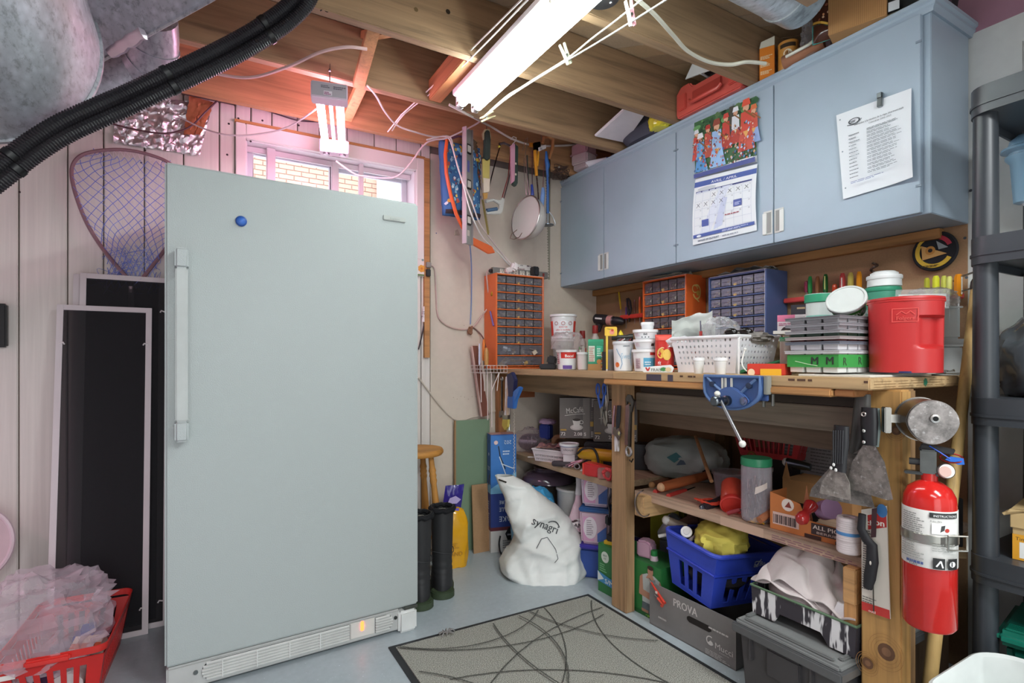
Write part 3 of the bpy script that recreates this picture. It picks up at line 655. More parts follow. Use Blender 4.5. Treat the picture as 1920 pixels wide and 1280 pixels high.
# ---- black plastic shelving unit
su = thing('shelving_unit', 'black plastic shelving unit with round poles at the right edge', 'shelf', (0, 0, 0))
px0, py0 = ray(1846)*1.47, 0
PXs, PYs = ray(1848).x*1.475, ray(1848).y*1.475
SX0, SX1, SY0, SY1 = PXs-.042, BX-.01, -.15, PYs+.034
zs = [.12, .548, .98, 1.42, 1.83]
def rr(x0, x1, y0, y1, r_, n=6):
    o = []
    for cx, cy_, a in ((x1-r_, y1-r_, 0), (x0+r_, y1-r_, 90), (x0+r_, y0+r_, 180), (x1-r_, y0+r_, 270)):
        o += [(cx+r_*math.cos(R(a+90*i/n)), cy_+r_*math.sin(R(a+90*i/n))) for i in range(n+1)]
    return o
for z in zs:
    b = B('#3c4045'); o_ = rr(SX0, SX1, SY0, SY1, .055); i_ = rr(SX0+.006, SX1-.006, SY0+.006, SY1-.006, .05)
    n = len(o_)
    b.slab(o_, z-.008, z)
    b.add([(x, y, z-.008) for x, y in o_]+[(x, y, z-.074) for x, y in o_]+[(x, y, z-.074) for x, y in i_]+[(x, y, z-.008) for x, y in i_],
          [(i+k*n, (i+1) % n+k*n, (i+1) % n+((k+1) % 4)*n, i+((k+1) % 4)*n) for k in range(3) for i in range(n)])
    l_ = rr(SX0-.003, SX1+.003, SY0-.003, SY1+.003, .058); b.slab(l_, z-.052, z-.045)
    for i in range(5): b.bb(SX0+.05+i*.08, SX0+.054+i*.08, SY0+.02, SY1-.02, z-.05, z-.008)
    b.obj('shelf_tray', 'plastic', su, smooth=50)
for x, y in ((PXs, PYs), (BX-.055, PYs-.005), (PXs, -.1), (BX-.055, -.1)):
    for za, zb in zip([0]+zs, zs):
        if zb-za < .05: continue
        B('#35393e', tr(x, y, 0)).lathe([(.029, za), (.027, zb-.07)], 20).obj('pole', 'plastic', su)
# ================================================================== BACK WALL AND HANGING THINGS
WY = BY-.016
# foil on the wall
q = [P(212, 182, Y=2.8), P(400, 192, Y=2.8), P(374, 292, Y=2.8), P(214, 268, Y=2.8)]
fo = thing('foil_sheet', 'crumpled aluminium foil sheet fixed high on the wall above the net', 'foil', (q[0].x, BY-.016, q[0].z))
def ff(u, v):
    p = (q[0]*(1-u)+q[1]*u)*(1-v)+(q[3]*(1-u)+q[2]*u)*v
    n = abs(nzv((u*9, v*5, 0), 1))+.5*abs(nzv((u*22+v*6, v*12, 3), 1)); e = .010*nzv((u*18, v*11, 5), 1)
    return (p.x-q[0].x+e*.6, -.004-.026*n, p.z-q[0].z+e)
B('#e8e2e6').grid(ff, 60, 40, th=.0008).obj('crumpled_sheet', 'foil', fo, smooth=40)
c0, c1, c2 = P(355, 182, Y=2.785), P(402, 195, Y=2.785), P(376, 255, Y=2.785)
B('#b06b4a').grid(lambda u, v: tuple((c0*(1-u)+c1*u)*(1-v)+(c0*(1-u)*.0+P(345, 255, Y=2.785)*(1-u)+c2*u)*v-V((q[0].x, BY-.016, q[0].z))+V((.006*nzv((u*5, v*9, 0)), -.014-.012*abs(nzv((u*8, v*8, 2))), 0))), 14, 16, th=.001).obj('torn_paper_backing', 'matte', fo)
# landing net
ny = 2.765
hp = [(238, 520), (200, 476), (168, 428), (147, 380), (135, 335), (137, 308), (155, 290), (190, 282), (235, 281), (280, 290), (318, 306), (345, 335), (352, 375), (338, 425), (300, 480), (268, 520)]
hp = [P(x, y, Y=ny) for x, y in hp]; o0 = P(252, 535, Y=ny)
nt_ = thing('landing_net', 'fishing landing net with wooden hoop and blue mesh on the left wall', 'net', o0)
B('#8d6a72').tube([tuple(p-o0) for p in cat(hp, 5)], .0075, 8).obj('hoop', 'plastic', nt_)
B('#8d7a80').tube([(-.012, .0, -.005), (0, .01, -.5)], .011, 10).obj('handle', 'woodz', nt_)
nb_ = B('#6f82d8')
hc = cat(hp, 4); cx = P(240, 400, Y=ny)
def edge(z, side):       # hoop edge at height z
    best = None
    for p, q in zip(hc, hc[1:]):
        a, c = p-o0, q-o0
        if (a.z-z)*(c.z-z) <= 0 and abs(a.z-c.z) > 1e-6:
            x = a.x+(c.x-a.x)*(z-a.z)/(c.z-a.z)
            if best is None or (x < best if side < 0 else x > best): best = x
    return best
zt = max((p-o0).z for p in hc)
def netp(u, v):
    z = zt-.012-(zt-.0)*v; e0, e1 = edge(min(z, zt-.03), -1), edge(min(z, zt-.03), 1)
    if e0 is None: e0, e1 = -.02, .02
    k = max(0, (v-.55)/.45); e0 = e0*(1-k)+(-.11)*k; e1 = e1*(1-k)+.09*k
    x = e0+(e1-e0)*u
    return V((x+.012*nzv((u*4, v*4, 1)), .012-.03*math.sin(math.pi*min(1, v*1.1))+.01*nzv((u*6, v*6, 4)), z+.014*nzv((u*5, v*3, 7))-.02*math.sin(math.pi*u)*(1-v)))
nu = 10; NV = 13
for k in range(-NV, nu+NV):
    for s_ in (1, -1):
        pts = []
        for i in range(43):
            v = i/42; u = (k+NV*v)/nu if s_ > 0 else (k-NV*v)/nu
            if 0 <= u <= 1: pts.append(tuple(netp(u, v)))
        if len(pts) > 2: nb_.tube(pts, .0013, 4)
rd = random.Random(8)
for i in range(26):
    u, v = rd.random(), rd.uniform(.74, 1)
    p = netp(u, v); nb_.tube(cat([p+V((rd.uniform(-.05, .05), rd.uniform(-.02, .01), rd.uniform(-.04, .04))) for _ in range(5)], 3), .0009, 3)
stuff(nb_.obj('mesh_strings', 'plastic', nt_))
lb = B('#e8d8e4')
for i in range(24, 46): p = hc[i]-o0; d = (P(245, 395, Y=ny)-hc[i]).normalized()*.03; lb.tube([tuple(p), tuple(p+d+V((.012, -.004, 0))), tuple(hc[i+1]-o0)], .001, 3)
stuff(lb.obj('lacing', 'plastic', nt_))
# window screens
def screen(label, xl, xr, yb, yt, zt, tilt_y, loops):
    s = thing('window_screen', label, 'window screen', (xl, yb, 0)); w_ = xr-xl; L_ = math.hypot(zt, yt-yb); a = math.atan2(yt-yb, zt)
    s.rotation_euler = (-a, 0, 0); f = '#d9cfd2'; t = .021
    for x0, x1, z0, z1, n in ((0, t, 0, L_, 'stile'), (w_-t, w_, 0, L_, 'stile'), (t, w_-t, L_-t, L_, 'rail'), (t, w_-t, 0, t, 'rail')): B(f).bb(x0, x1, -.005, .005, z0, z1).obj(n, 'paint', s, bevel=.001)
    B('#15131a').bb(t, w_-t, -.001, .001, t, L_-t).obj('mesh_panel', 'meshscreen', s)
    for x, z, d in loops: B('#efe9ea').tube([(x, -.006, z), (x+d*.012, -.009, z+.004), (x+d*.016, -.01, z-.004)], .003, 6).obj('pull_tab', 'plastic', s)
    return s
screen('front tall window screen with white frame leaning on the left wall', -.505, -.192, 2.555, 2.735, 1.305, 0, ((.012, 1.16, 1), (.30, 1.16, -1), (.30, .10, -1), (.012, .1, 1)))
screen('middle window screen, taller, behind the front one against the wall', -.437, -.125, 2.60, 2.762, 1.44, 0, ((.29, 1.3, -1), (.29, .1, -1), (.02, 1.3, 1)))
screen('rearmost window screen, only its left stile showing behind the others', -.462, -.150, 2.635, 2.785, 1.437, 0, ())
q = P(-2, 610, Y=2.79); B('#17161a').box(0, 0, 0, .05, .03, .17).obj('wall_box', 'plastic', None, bevel=.006, loc=q); tag(COL.objects['wall_box'], 'black plastic box fixed to the wall at the left picture edge', 'box')
q = P(-48, 1022, Y=2.68); rg = thing('plastic_hoop', 'pale pink plastic ring leaning on the wall, left picture edge', 'hoop', q)
B('#e2c9d2').tube([(.105*math.cos(2*math.pi*i/40), .02*math.sin(2*math.pi*i/40), .125*math.sin(2*math.pi*i/40)) for i in range(40)], .009, 8, closed=True).obj('ring', 'plastic', rg)
B('#d2b6bd', rm(80)).lathe([(.10, -.004), (.10, .004)], 32, sy=1.2).obj('disc', 'plastic', rg)
# ---- cables on the ceiling and walls
def cable(label, pts, r, c, n=6, name='cable', kind='plastic', cat_='cable'):
    pts = [V(p) for p in pts]; t = thing(name, label, cat_, pts[0])
    B(c).tube([tuple(p-pts[0]) for p in cat(pts, 7)], r, 6).obj('line', kind, t); return t
j0 = JY[0]-.008; j1 = JY[1]-.008; j2 = JY[2]-.008; j3 = JY[3]-.008
cable('pinkish white cable sagging across the joists above the window, left half', [P(325, 110, Z=2.215), P(350, 120, Z=2.20), P(400, 137, Z=2.19), P(470, 145, Z=2.18), P(540, 125, Z=2.19), P(600, 98, Z=2.2), P(650, 88, Z=2.21), P(688, 92, Z=2.22)], .006, '#d9b9b4')
cable('thin dark cable drooping over the foil sheet', [P(150, 200, Y=2.6), P(190, 225, Y=2.68), P(250, 242, Y=2.72), P(310, 250, Y=2.73), P(355, 238, Y=2.73), P(385, 210, Y=2.74), P(410, 186, Y=2.76)], .004, '#5b3f46')
cable('white cord from the foil to the grow light', [P(325, 212, Y=2.79), P(370, 236, Y=2.68), P(420, 252, Y=2.55), P(480, 252, Y=2.5), P(540, 238, Y=2.42), P(592, 205, Z=2.11)], .0035, '#f0dbe2')
cable('dark wire against the pink foam above the window', [P(480, 200, Y=2.79), P(520, 214, Y=2.79), P(560, 226, Y=2.79), P(600, 228, Y=2.79)], .003, '#4a3a44')
cable('white cord looping in front of the right window pane', [P(630, 302, Y=2.68), P(665, 326, Y=2.66), P(690, 331, Y=2.64), P(720, 334, Y=2.6), P(745, 330, Y=2.58), P(768, 308, Y=2.56), P(795, 272, Y=2.55), P(815, 262, Y=2.55), P(840, 258, Y=2.55), P(890, 234, Y=2.53), P(905, 222, Y=2.53)], .0042, '#e9d0d6')
cable('white cable wandering down the joist face beside the grow light', [P(688, 160, Z=2.222), P(705, 180, Z=2.21), P(722, 210, Z=2.2), P(745, 235, Z=2.19), P(780, 248, Z=2.19), P(812, 256, Y=2.56), P(838, 257, Y=2.56), P(848, 275, Y=2.53), P(862, 325, Y=2.51), P(885, 380, Y=2.51), P(900, 420, Y=2.55), P(925, 455, Y=2.66), P(945, 480, Y=2.76), P(958, 494, Y=2.76)], .0042, '#e6d6d6')
cable('second white cable hanging to the power strip in front of the level', [P(800, 262, Y=2.56), P(842, 256, Y=2.57), P(852, 290, Y=2.53), P(868, 345, Y=2.51), P(884, 402, Y=2.51), P(905, 445, Y=2.6), P(935, 475, Y=2.72), P(955, 497, Y=2.77)], .0038, '#f0ebea')
cable('white electrical cable running along the beam where the tools hang', [P(842, 196, Z=2.222), P(880, 216, Z=2.215), P(920, 237, Y=2.6), P(960, 260, Y=2.6), P(1000, 272, Y=2.62), P(1050, 273, Y=2.64), P(1110, 270, Y=2.64), P(1150, 280, Y=2.63)], .006, '#e9e0da')
cable('thick white flat cable stapled across the joists to the orange carton', [P(1186, -8, Z=2.215), P(1225, 25, Z=2.212), P(1262, 66, Z=2.215), P(1290, 96, Z=2.215), P(1330, 116, Z=2.215), P(1370, 121, Z=2.215), P(1400, 116, Z=2.22), P(1436, 119, Z=2.22)], .007, '#dedac9')
cable('white clothesline cord, right of the pair that ends at the fluorescent fixture', [P(735, 245, Y=2.6), P(760, 212, Y=2.45), P(830, 158, Y=2.1), P(900, 92, Y=1.75), P(985, 4, Y=1.4), P(1010, -20, Y=1.33)], .003, '#e3dcd6', name='clothesline', cat_='cord')
cable('white clothesline cord, left of the pair that ends at the fluorescent fixture', [P(727, 247, Y=2.6), P(752, 216, Y=2.45), P(757, 211, Y=2.43), P(840, 135, Y=2.05), P(905, 72, Y=1.7), P(975, 2, Y=1.4), P(1000, -24, Y=1.33)], .003, '#e9e2dc', name='clothesline', cat_='cord')
lower = [P(905, 222, D=2.35), P(950, 185, D=2.2), P(1000, 152, D=2.05), P(1064, 113, D=1.9), P(1120, 80, D=1.75), P(1185, 40, D=1.6), P(1245, 2, D=1.5), P(1275, -18, D=1.45)]
cable('white clothesline cord, lower of the two carrying the wooden pegs', lower, .003, '#e4e3dc', name='clothesline', cat_='cord')
upper = [P(905, 220, D=2.36), P(948, 182, D=2.2), P(975, 165, D=2.12), P(1005, 146, D=2.05), P(1064, 109, D=1.9), P(1110, 72, D=1.76), P(1150, 42, D=1.66), P(1200, 2, D=1.55), P(1225, -20, D=1.5)]
cable('white clothesline cord, upper of the two carrying the wooden pegs', upper, .003, '#eeede6', name='clothesline', cat_='cord')
# pegs
def peg(px, py, D, tilt, label, cols, L_=.075, spin=20):
    t = thing('clothespin', label, 'clothespin', P(px, py, D=D), 0, 'clothespins on the lines'); t.rotation_euler = (R(10), R(tilt), R(-30+spin))
    for s_ in (-1, 1):
        B(cols[0 if s_ < 0 else 1]).prism([(s_*.004, -.02), (s_*.011, -.018), (s_*.011, .012), (s_*.013, .05), (s_*.008, .052), (s_*.0025, .012)], -.005, .005).obj('jaw', 'woodz' if cols[2] else 'plastic', t, bevel=.001)
    B('#9a9a95', tr(0, 0, .012) @ rm(90)).lathe([(.0045, -.0075), (.0045, .0075)], 10).obj('spring', 'metal', t)
peg(1064, 110, 1.895, -32, 'pale wooden clothespin clipped on the lines right of the fluorescent tubes', ('#d5d6bd', '#c4c9ae', 1))
peg(1184, 36, 1.6, -20, 'pink and white plastic clothespin nearest the picture top', ('#e8dfe0', '#e6a4b0', 0))
peg(1038, -6, 1.62, 8, 'wooden clothespin tip hanging in front of the fluorescent tube', ('#a79a87', '#9a8d7a', 1))
peg(908, 222, 2.34, 62, 'wooden clothespin where the cords meet above the level', ('#d8cba0', '#cbbd92', 1))
q = P(1130, 2, Y=1.30); jb = thing('junction_box', 'round grey metal junction box cover on the joist', 'box', (q.x, q.y, JB-.006))
B('#8b9299').lathe([(.052, -.014), (.055, -.01), (.055, .004), (.05, .005)], 28).obj('cover', 'metal', jb)
for s_ in (-1, 1): B('#c9ccd0').ball((s_*.034, 0, -.015), .005, .005, .003, 8).obj('screw', 'metal', jb)
hk = thing('wire_hook', 'small black twisted wire hook under the joist', 'hook', P(612, 15, Y=JY[2]+.01))
B('#2a2523').tube([(0, 0, .02), (0, -.003, .006)]+[(.008*math.sin(2*math.pi*i/12), -.003, -.006+.008*math.cos(2*math.pi*i/12)) for i in range(13)]+[(-.02, -.004, -.018)], .0018, 5).obj('wire', 'matte', hk)
# big round duct top right
a, c = P(1330, -30, D=1.95), P(1585, 105, D=2.62)
a = V((1.50, 1.10, 2.342)); c = V((2.22, 1.14, 2.335))
dr = thing('ceiling_duct', 'round galvanized duct between joists above the right of the cabinet', 'duct', a)
B('#a9b2b6', rm(0, 90, 0)).lathe([(.0, 0), (.098, 0), (.098, .30), (.09, .305)], 36).obj('pipe', 'galv', dr)
B('#c4ccd0', rm(0, 90, 0)).lathe([(.099, .20), (.102, .203), (.102, .215), (.099, .218)], 36).obj('joint_ring', 'galv', dr)
B('#cfd4d8', rm(0, 90, 0)).lathe([(.0985, -.4), (.0985, .2)], 36).obj('near_section', 'galv', dr)
# ---- row of tools hung along the beam; y ~ 2.6
TY = 2.55
def hang(name, label, catg, px, py, Y=TY, group=None, rz=None, tilt=0):
    t = thing(name, label, catg, P(px, py, Y=Y), R(-8) if rz is None else rz, group); t.rotation_euler[1] = R(tilt); return t
def S(px, Y=TY): return T_(px, Y=Y)/1000        # metres per pixel
def box_px(b, px0, px1, py0, py1, Y, o, d, c=None, dy=0):
    p, q = P(px0, py0, Y=Y)-o, P(px1, py1, Y=Y)-o; b.bb(p.x, q.x, dy-d/2, dy+d/2, q.z, p.z, c); return b
def pts_px(pts, Y, o): return [((P(x, y, Y=Y)-o).x, (P(x, y, Y=Y)-o).z) for x, y in pts]
def hung(name, label, catg, px, py, Y): t = thing(name, label, catg, P(px, py, Y=Y)); return t, t.location.copy()
# patterned cushion
t, o = hung('cushion', 'blue comic patterned cushion hanging behind the spirit level', 'cushion', 862, 265, 2.635)
b = B('#4a74a8'); p0, p1 = P(828, 262, Y=2.635)-o, P(900, 412, Y=2.635)-o
def cf(u, v):
    x = p0.x+(p1.x-p0.x)*u; z = p1.z+(p0.z-p1.z)*v; e = (1-(2*u-1)**4)*(1-(2*v-1)**6)
    return V((x+.012*(v-.5)*-2*(1-u), -.045*e**.6+.006*nzv((u*8, v*9, 0)), z))
b.grid(cf, 20, 28); b.grid(lambda u, v: cf(1-u, v)*1+V((0, .02, 0)), 20, 28, '#3f6796'); b.obj('cover', 'cloth', t)
l = L(); rd = random.Random(12); cols = ['#2f5f9c', '#9cc3dd', '#d8dfe8', '#2a3e78', '#b8543e', '#d9b84a', '#5aa0c4', '#7fb3cf']
for i in range(190):
    u, v = rd.uniform(.04, .96), rd.uniform(.12, .97); c_ = rd.choice(cols); r_ = rd.uniform(.012, .04)
    l.p([(u+r_*rd.uniform(.5, 1.4)*math.cos(a_), v+.7*r_*rd.uniform(.6, 1.6)*math.sin(a_)) for a_ in [k*2*math.pi/6 for k in range(6)]], c_)
l.r(0.02, .01, .95, .05, '#3a2b33', 8); l.c(.1, .17, .05, '#d3a53c', 12, .025)
l.place('printed_pattern', t, lambda x, y, h: V(cf(x, y))+V((0, -.004-h, 0)), div=3, step=.00003)
B('#7d5a70').tube([tuple(V(cf(.1, .98))), (-.02, -.02, p0.z+.03), (0.03, -.02, p0.z+.035), tuple(V(cf(.7, .99)))], .006, 6).obj('carry_strap', 'cloth', t)
# bow saw, orange
t, o = hung('bow_saw', 'orange curved frame saw hanging left of the level', 'saw', 838, 262, 2.585)
ps = [(838, 262), (835, 290), (837, 325), (845, 365), (855, 400), (868, 428), (885, 447)]
B('#e2632f').tube([(x, 0, z) for x, z in pts_px(ps, 2.585, o)], [.011, .012, .012, .012, .012, .011, .009], 10, flat=.8).obj('frame', 'plastic', t)
bb_ = [P(883, 452, Y=2.585)-o, P(920, 472, Y=2.585)-o]
B('#d8622f').prism(pts_px([(884, 444), (922, 462), (928, 474), (915, 476), (884, 458)], 2.585, o), -.006, .006).obj('lower_arm', 'plastic', t, bevel=.003)
B('#b9a79a').prism(pts_px([(853, 432), (858, 430), (862, 441), (852, 442)], 2.585, o), -.004, .004).obj('tip', 'metal', t)
# spirit level
t, o = hung('spirit_level', 'long aluminium spirit level with three vials hanging upright', 'spirit level', 877, 240, TY)
z1, z0 = (P(877, 241, Y=TY)-o).z, (P(877, 458, Y=TY)-o).z
mm = rm(0, 0, 28)
b = B('#b7aeb0', mm); b.bb(-.031, -.024, -.014, .014, z0, z1); b.bb(.024, .031, -.014, .014, z0, z1, '#8e8688'); b.bb(-.024, .024, -.004, .004, z0, z1, '#8d8a86')
b.obj('beam', 'paint', t, bevel=.001)
for py, nm in ((280, 0), (346, 0), (413, 0)):
    z = (P(877, py, Y=TY)-o).z
    v_ = B('#2b2724', mm).prism([(x*.021, z+y*.026) for x, y in ((-.7, -1), (.7, -1), (1, -.7), (1, .7), (.7, 1), (-.7, 1), (-1, .7), (-1, -.7))], -.009, .006).obj('vial_housing', 'plastic', t)
    B('#dfd6cf', mm).box(0, -.010, z, .026, .004, .034).obj('vial_window', 'gloss', v_)
for py in (437, 312): z = (P(877, py, Y=TY)-o).z; B('#cdbdb5' if py > 400 else '#6a6cb0', mm).box(0, -.0045, z, .018, .002, .03 if py > 400 else .06).obj('slot' if py > 400 else 'label', 'plastic', t)
# curved pruning saw brown behind level
t, o = hung('pruning_saw', 'brown toothed saw blade hanging behind the level and cushion', 'saw', 893, 262, 2.60)
e = [(884, 258), (892, 262), (899, 310), (905, 350), (900, 360), (893, 320)]
teeth = []
for i in range(12): f = i/12; teeth += [(892+7*f+3.2, 268+84*f), (893+9*f, 268+84*(f+.5/12))]
B('#77604f').prism(pts_px([(884, 258)]+teeth+[(902, 356), (893, 320)], 2.60, o), -.002, .002).obj('blade', 'rust', t)
# keyhole saw w/ grey handle and yellow blade sleeve
t, o = hung('keyhole_saw', 'narrow saw with dark handle and yellow taped sheath hanging on the cable', 'saw', 912, 245, TY)
B('#3f4a46').prism(pts_px([(907, 250), (911, 244), (917, 246), (919, 262), (918, 298), (912, 303), (906, 298), (907, 275)], TY, o), -.01, .01).obj('handle', 'plastic', t, bevel=.004)
B('#c9c6a0').prism(pts_px([(905, 250), (908, 243), (917, 243), (919.5, 256), (919, 262), (917, 248), (909, 248), (907, 262)], TY, o), -.006, .012).obj('handle_edge', 'paint', t)
b = B('#c7b76a'); b.prism(pts_px([(904, 298), (918, 298), (917, 342), (905, 344)], TY, o), -.006, .004); b.obj('sheath', 'paint', t, bevel=.002)
b = B('#d9c9b8'); b.prism(pts_px([(905, 334), (918, 336), (916, 360), (906, 362)], TY, o), -.008, .005); b.obj('paper_wrap', 'print', t)
B('#b98a4a').prism(pts_px([(905, 362), (914, 362), (913, 372), (907, 374)], TY, o), -.005, .004).obj('wood_end', 'woodz', t)
tt = []
for i in range(30): f = i/30; tt += [(906+11*f+2.2, 374+64*f), (905.6+11*f, 374+64*(f+.5/30))]
B('#bfae6c').prism(pts_px([(903, 374)]+tt+[(917, 440), (914, 440)], TY, o), -.001, .001).obj('toothed_blade', 'metal', t)
B('#6e7470').tube([(0, 0, .0), (.002, 0, .02), (0, 0, .045)], .002, 5).obj('hook', 'metal', t)
# hacksaw
t, o = hung('hacksaw', 'hacksaw with dark frame and blue grip hanging by its front end', 'saw', 935, 270, 2.57)
def pp3(pts, Y=2.57, dy=0): return [((P(x, y, Y=Y)-o).x, dy, (P(x, y, Y=Y)-o).z) for x, y in pts]
B('#4d4845').tube(pp3([(938, 272), (930, 300), (922, 330), (917, 350)]), .006, 6, flat=.5).obj('frame_arm', 'metal', t)
B('#8e8288').tube(pp3([(936, 270), (945, 268), (958, 274)]), .007, 6).obj('frame_back', 'metal', t)
B('#c0555a').tube(pp3([(958, 276), (953, 330), (941, 372)]), .0028, 5).obj('blade', 'metal', t)
B('#a9a3a8').tube(pp3([(962, 300), (952, 345), (944, 375)]), .004, 6).obj('frame_tube', 'metal', t)
B('#bdbab6').prism(pts_px([(910, 376), (922, 373), (938, 376), (941, 370), (946, 374), (941, 398), (936, 402), (912, 402), (912, 394), (934, 393), (936, 384), (925, 377), (911, 381)], 2.57, o), -.008, .008).obj('handle', 'paint', t, bevel=.003)
B('#4a6482').tube(pp3([(912, 395), (931, 392)], dy=-.004), .011, 10).obj('grip', 'plastic', t)
B('#c9b23a').ball(pp3([(936, 275)])[0], .008, n=8).obj('wing_nut', 'plastic', t)
# utility knives / small level
t, o = hung('torpedo_level', 'short pink and black level hanging from a white hook', 'spirit level', 962, 270, TY)
B('#d49bb0').prism(pts_px([(956, 274), (962, 270), (964, 272), (963, 340), (957, 345)], TY, o), -.012, .0).obj('side_rail', 'paint', t)
B('#3a4a44').prism(pts_px([(963, 270), (970, 276), (969, 344), (966, 350), (960, 346), (963, 335)], TY, o), -.012, .012).obj('body', 'plastic', t, bevel=.002)
for py in (308, 328): q_ = P(965, py, Y=TY)-o; B('#d8cdbb').ball((q_.x, -.013, q_.z), .006, .003, .007, 8).obj('vial', 'gloss', t)
B('#f1efec').tube([(a_.x, a_.y, a_.z) for a_ in [V(k) for k in pp3([(958, 262), (962, 256), (968, 258), (967, 264), (961, 270), (964, 276), (969, 272)], TY)]], .0022, 6).obj('hook', 'plastic', t)
# strainer
t, o = hung('strainer', 'large bowl shaped metal kitchen strainer hanging by its long handle', 'strainer', 985, 275, TY)
for dx in (-2.6, 2.6): B('#c9c1bd').tube(pp3([(984+dx*.6, 296), (986+dx, 330), (990+dx, 366)], TY), .0022, 6).obj('handle_wire', 'metal', t)
B('#4a4e4a').tube(pp3([(990, 290), (992, 330), (993, 364)], TY, .01), .006, 6, flat=.5).obj('handle_back', 'plastic', t)
B('#d8d2cf').tube(pp3([(980, 282), (985, 262), (989, 258), (988, 270), (984, 296)], TY), .002, 5).obj('hang_loop', 'metal', t)
c_ = P(985, 408, Y=TY)-o; rr_ = 41*S(985, TY); nrm = V((-.95, -.12, .12)).normalized(); ax = V((0, 0, 1)).cross(nrm).normalized(); up = nrm.cross(ax)
M_ = Matrix((ax, up, nrm)).transposed().to_4x4(); M_.translation = c_+nrm*.0
M2 = M_ @ tr(0, 0, 0)
prof = [(rr_*math.cos(a_)*1.0, -rr_*.95*math.sin(a_)) for a_ in [R(k) for k in range(0, 91, 10)]]
prof = prof+[(r_*.985, z+.001) for r_, z in reversed(prof)]
B('#e9e4e0', M2).lathe(prof, 36).obj('mesh_bowl', 'frost', t)
B('#cfc9c4', M2).tube([(rr_*math.cos(2*math.pi*i/40), rr_*math.sin(2*math.pi*i/40), 0) for i in range(40)], .0045, 8, closed=True).obj('rim', 'metal', t)
wr_ = B('#b5aca6', M2)
for k in range(9):
    a_ = R(k*20); wr_.tube([(rr_*.99*math.cos(f)*math.cos(a_), rr_*.99*math.cos(f)*math.sin(a_), -rr_*.95*math.sin(f)) for f in [R(g) for g in range(0, 181, 15)]], .0009, 4)
for k in range(1, 8):
    f = R(k*11); wr_.tube([(rr_*.99*math.cos(f)*math.cos(2*math.pi*i/30), rr_*.99*math.cos(f)*math.sin(2*math.pi*i/30), -rr_*.94*math.sin(f)) for i in range(30)], .0009, 4, closed=True)
stuff(wr_.obj('wires', 'metal', t))
B('#b59c8e').tube(pp3([(966, 432), (956, 440), (953, 448), (960, 450), (970, 446), (975, 438)], TY, -.02), .0025, 6).obj('rest_loop', 'metal', t)
# pry bar with yellow sleeve
t, o = hung('pry_bar', 'tool with orange sleeved upper half and dark shaft hanging on the beam', 'tool', 1005, 275, 2.565)
B('#e29a2c').tube(pp3([(1003, 282), (1004, 300), (1006, 330)], 2.565), .0095, 8).obj('sleeve', 'plastic', t)
B('#e0a030').tube(pp3([(1009, 284), (1008, 300), (1007, 312)], 2.565, -.005), .006, 8).obj('sleeve', 'plastic', t)
B('#5d4a42').tube(pp3([(1006, 330), (1009, 360), (1010, 385), (1008, 398)], 2.565), .005, 6).obj('shaft', 'rust', t)
B('#2b2b2f').prism(pts_px([(1000, 268), (1012, 266), (1014, 282), (1001, 282)], 2.565, o), -.008, .008).obj('jaw', 'metal', t, bevel=.002)
t, o = hung('chisel', 'blue handled screwdriver hanging left of the orange sleeved tool', 'screwdriver', 998, 275, 2.58)
B('#3d4fa8').tube(pp3([(997, 346), (998, 358), (999, 372), (999, 378)], 2.58), [.007, .009, .01, .006], 10).obj('handle', 'gloss', t)
B('#9a7f95').tube(pp3([(998, 282), (998, 346)], 2.58), .003, 6).obj('shaft', 'metal', t)
B('#d98a2c').prism(pts_px([(993, 268), (1000, 268), (1000, 276), (993, 275)], 2.58, o), -.005, .005).obj('tag', 'plastic', t)
t, o = hung('screwdriver', 'clear blue handled screwdriver hanging left of the potato masher', 'screwdriver', 1018, 290, TY)
B('#7d9fd6').tube(pp3([(1018, 352), (1018, 362), (1016, 380), (1016, 388), (1015, 392)], TY), [.008, .0125, .0135, .012, .006], 10).obj('handle', 'gloss', t)
B('#c49a98').tube(pp3([(1021, 300), (1019, 330), (1018, 352)], TY), .0028, 6).obj('shaft', 'metal', t)
# potato masher
t, o = hung('potato_masher', 'blue handled potato masher hanging with its wire foot down', 'masher', 1026, 290, TY-.02)
Ym = TY-.02
B('#2f62a4').tube(pp3([(1024, 284), (1025, 300), (1027, 310), (1026, 318), (1027, 330), (1027, 360), (1027, 400)], Ym), [.006, .011, .014, .009, .0075, .0075, .008], 10).obj('handle', 'plastic', t)
B('#2a2f3a').tube(pp3([(1028, 332), (1028, 345)], Ym, -.006), .004, 6).obj('logo_strip', 'plastic', t)
for s_ in (-1, 1): B('#b9bcc2').tube(pp3([(1027+s_*2, 396), (1027+s_*9, 405), (1027+s_*14, 418), (1027+s_*13, 424)], Ym), .003, 6).obj('side_wire', 'metal', t)
B('#8f949c').tube(pp3([(1027, 400), (1027, 420)], Ym), .005, 8).obj('stem', 'metal', t)
q_ = P(1027, 422, Y=Ym)-o; b = B('#6f7680'); b.lathe([(.030, -.003), (.034, -.002), (.034, .003), (.030, .003)], 24, at=q_); b.tube([tuple(q_+V((-.03, 0, 0))), tuple(q_+V((.03, 0, 0)))], .003, 5); b.obj('mashing_plate', 'metal', t)
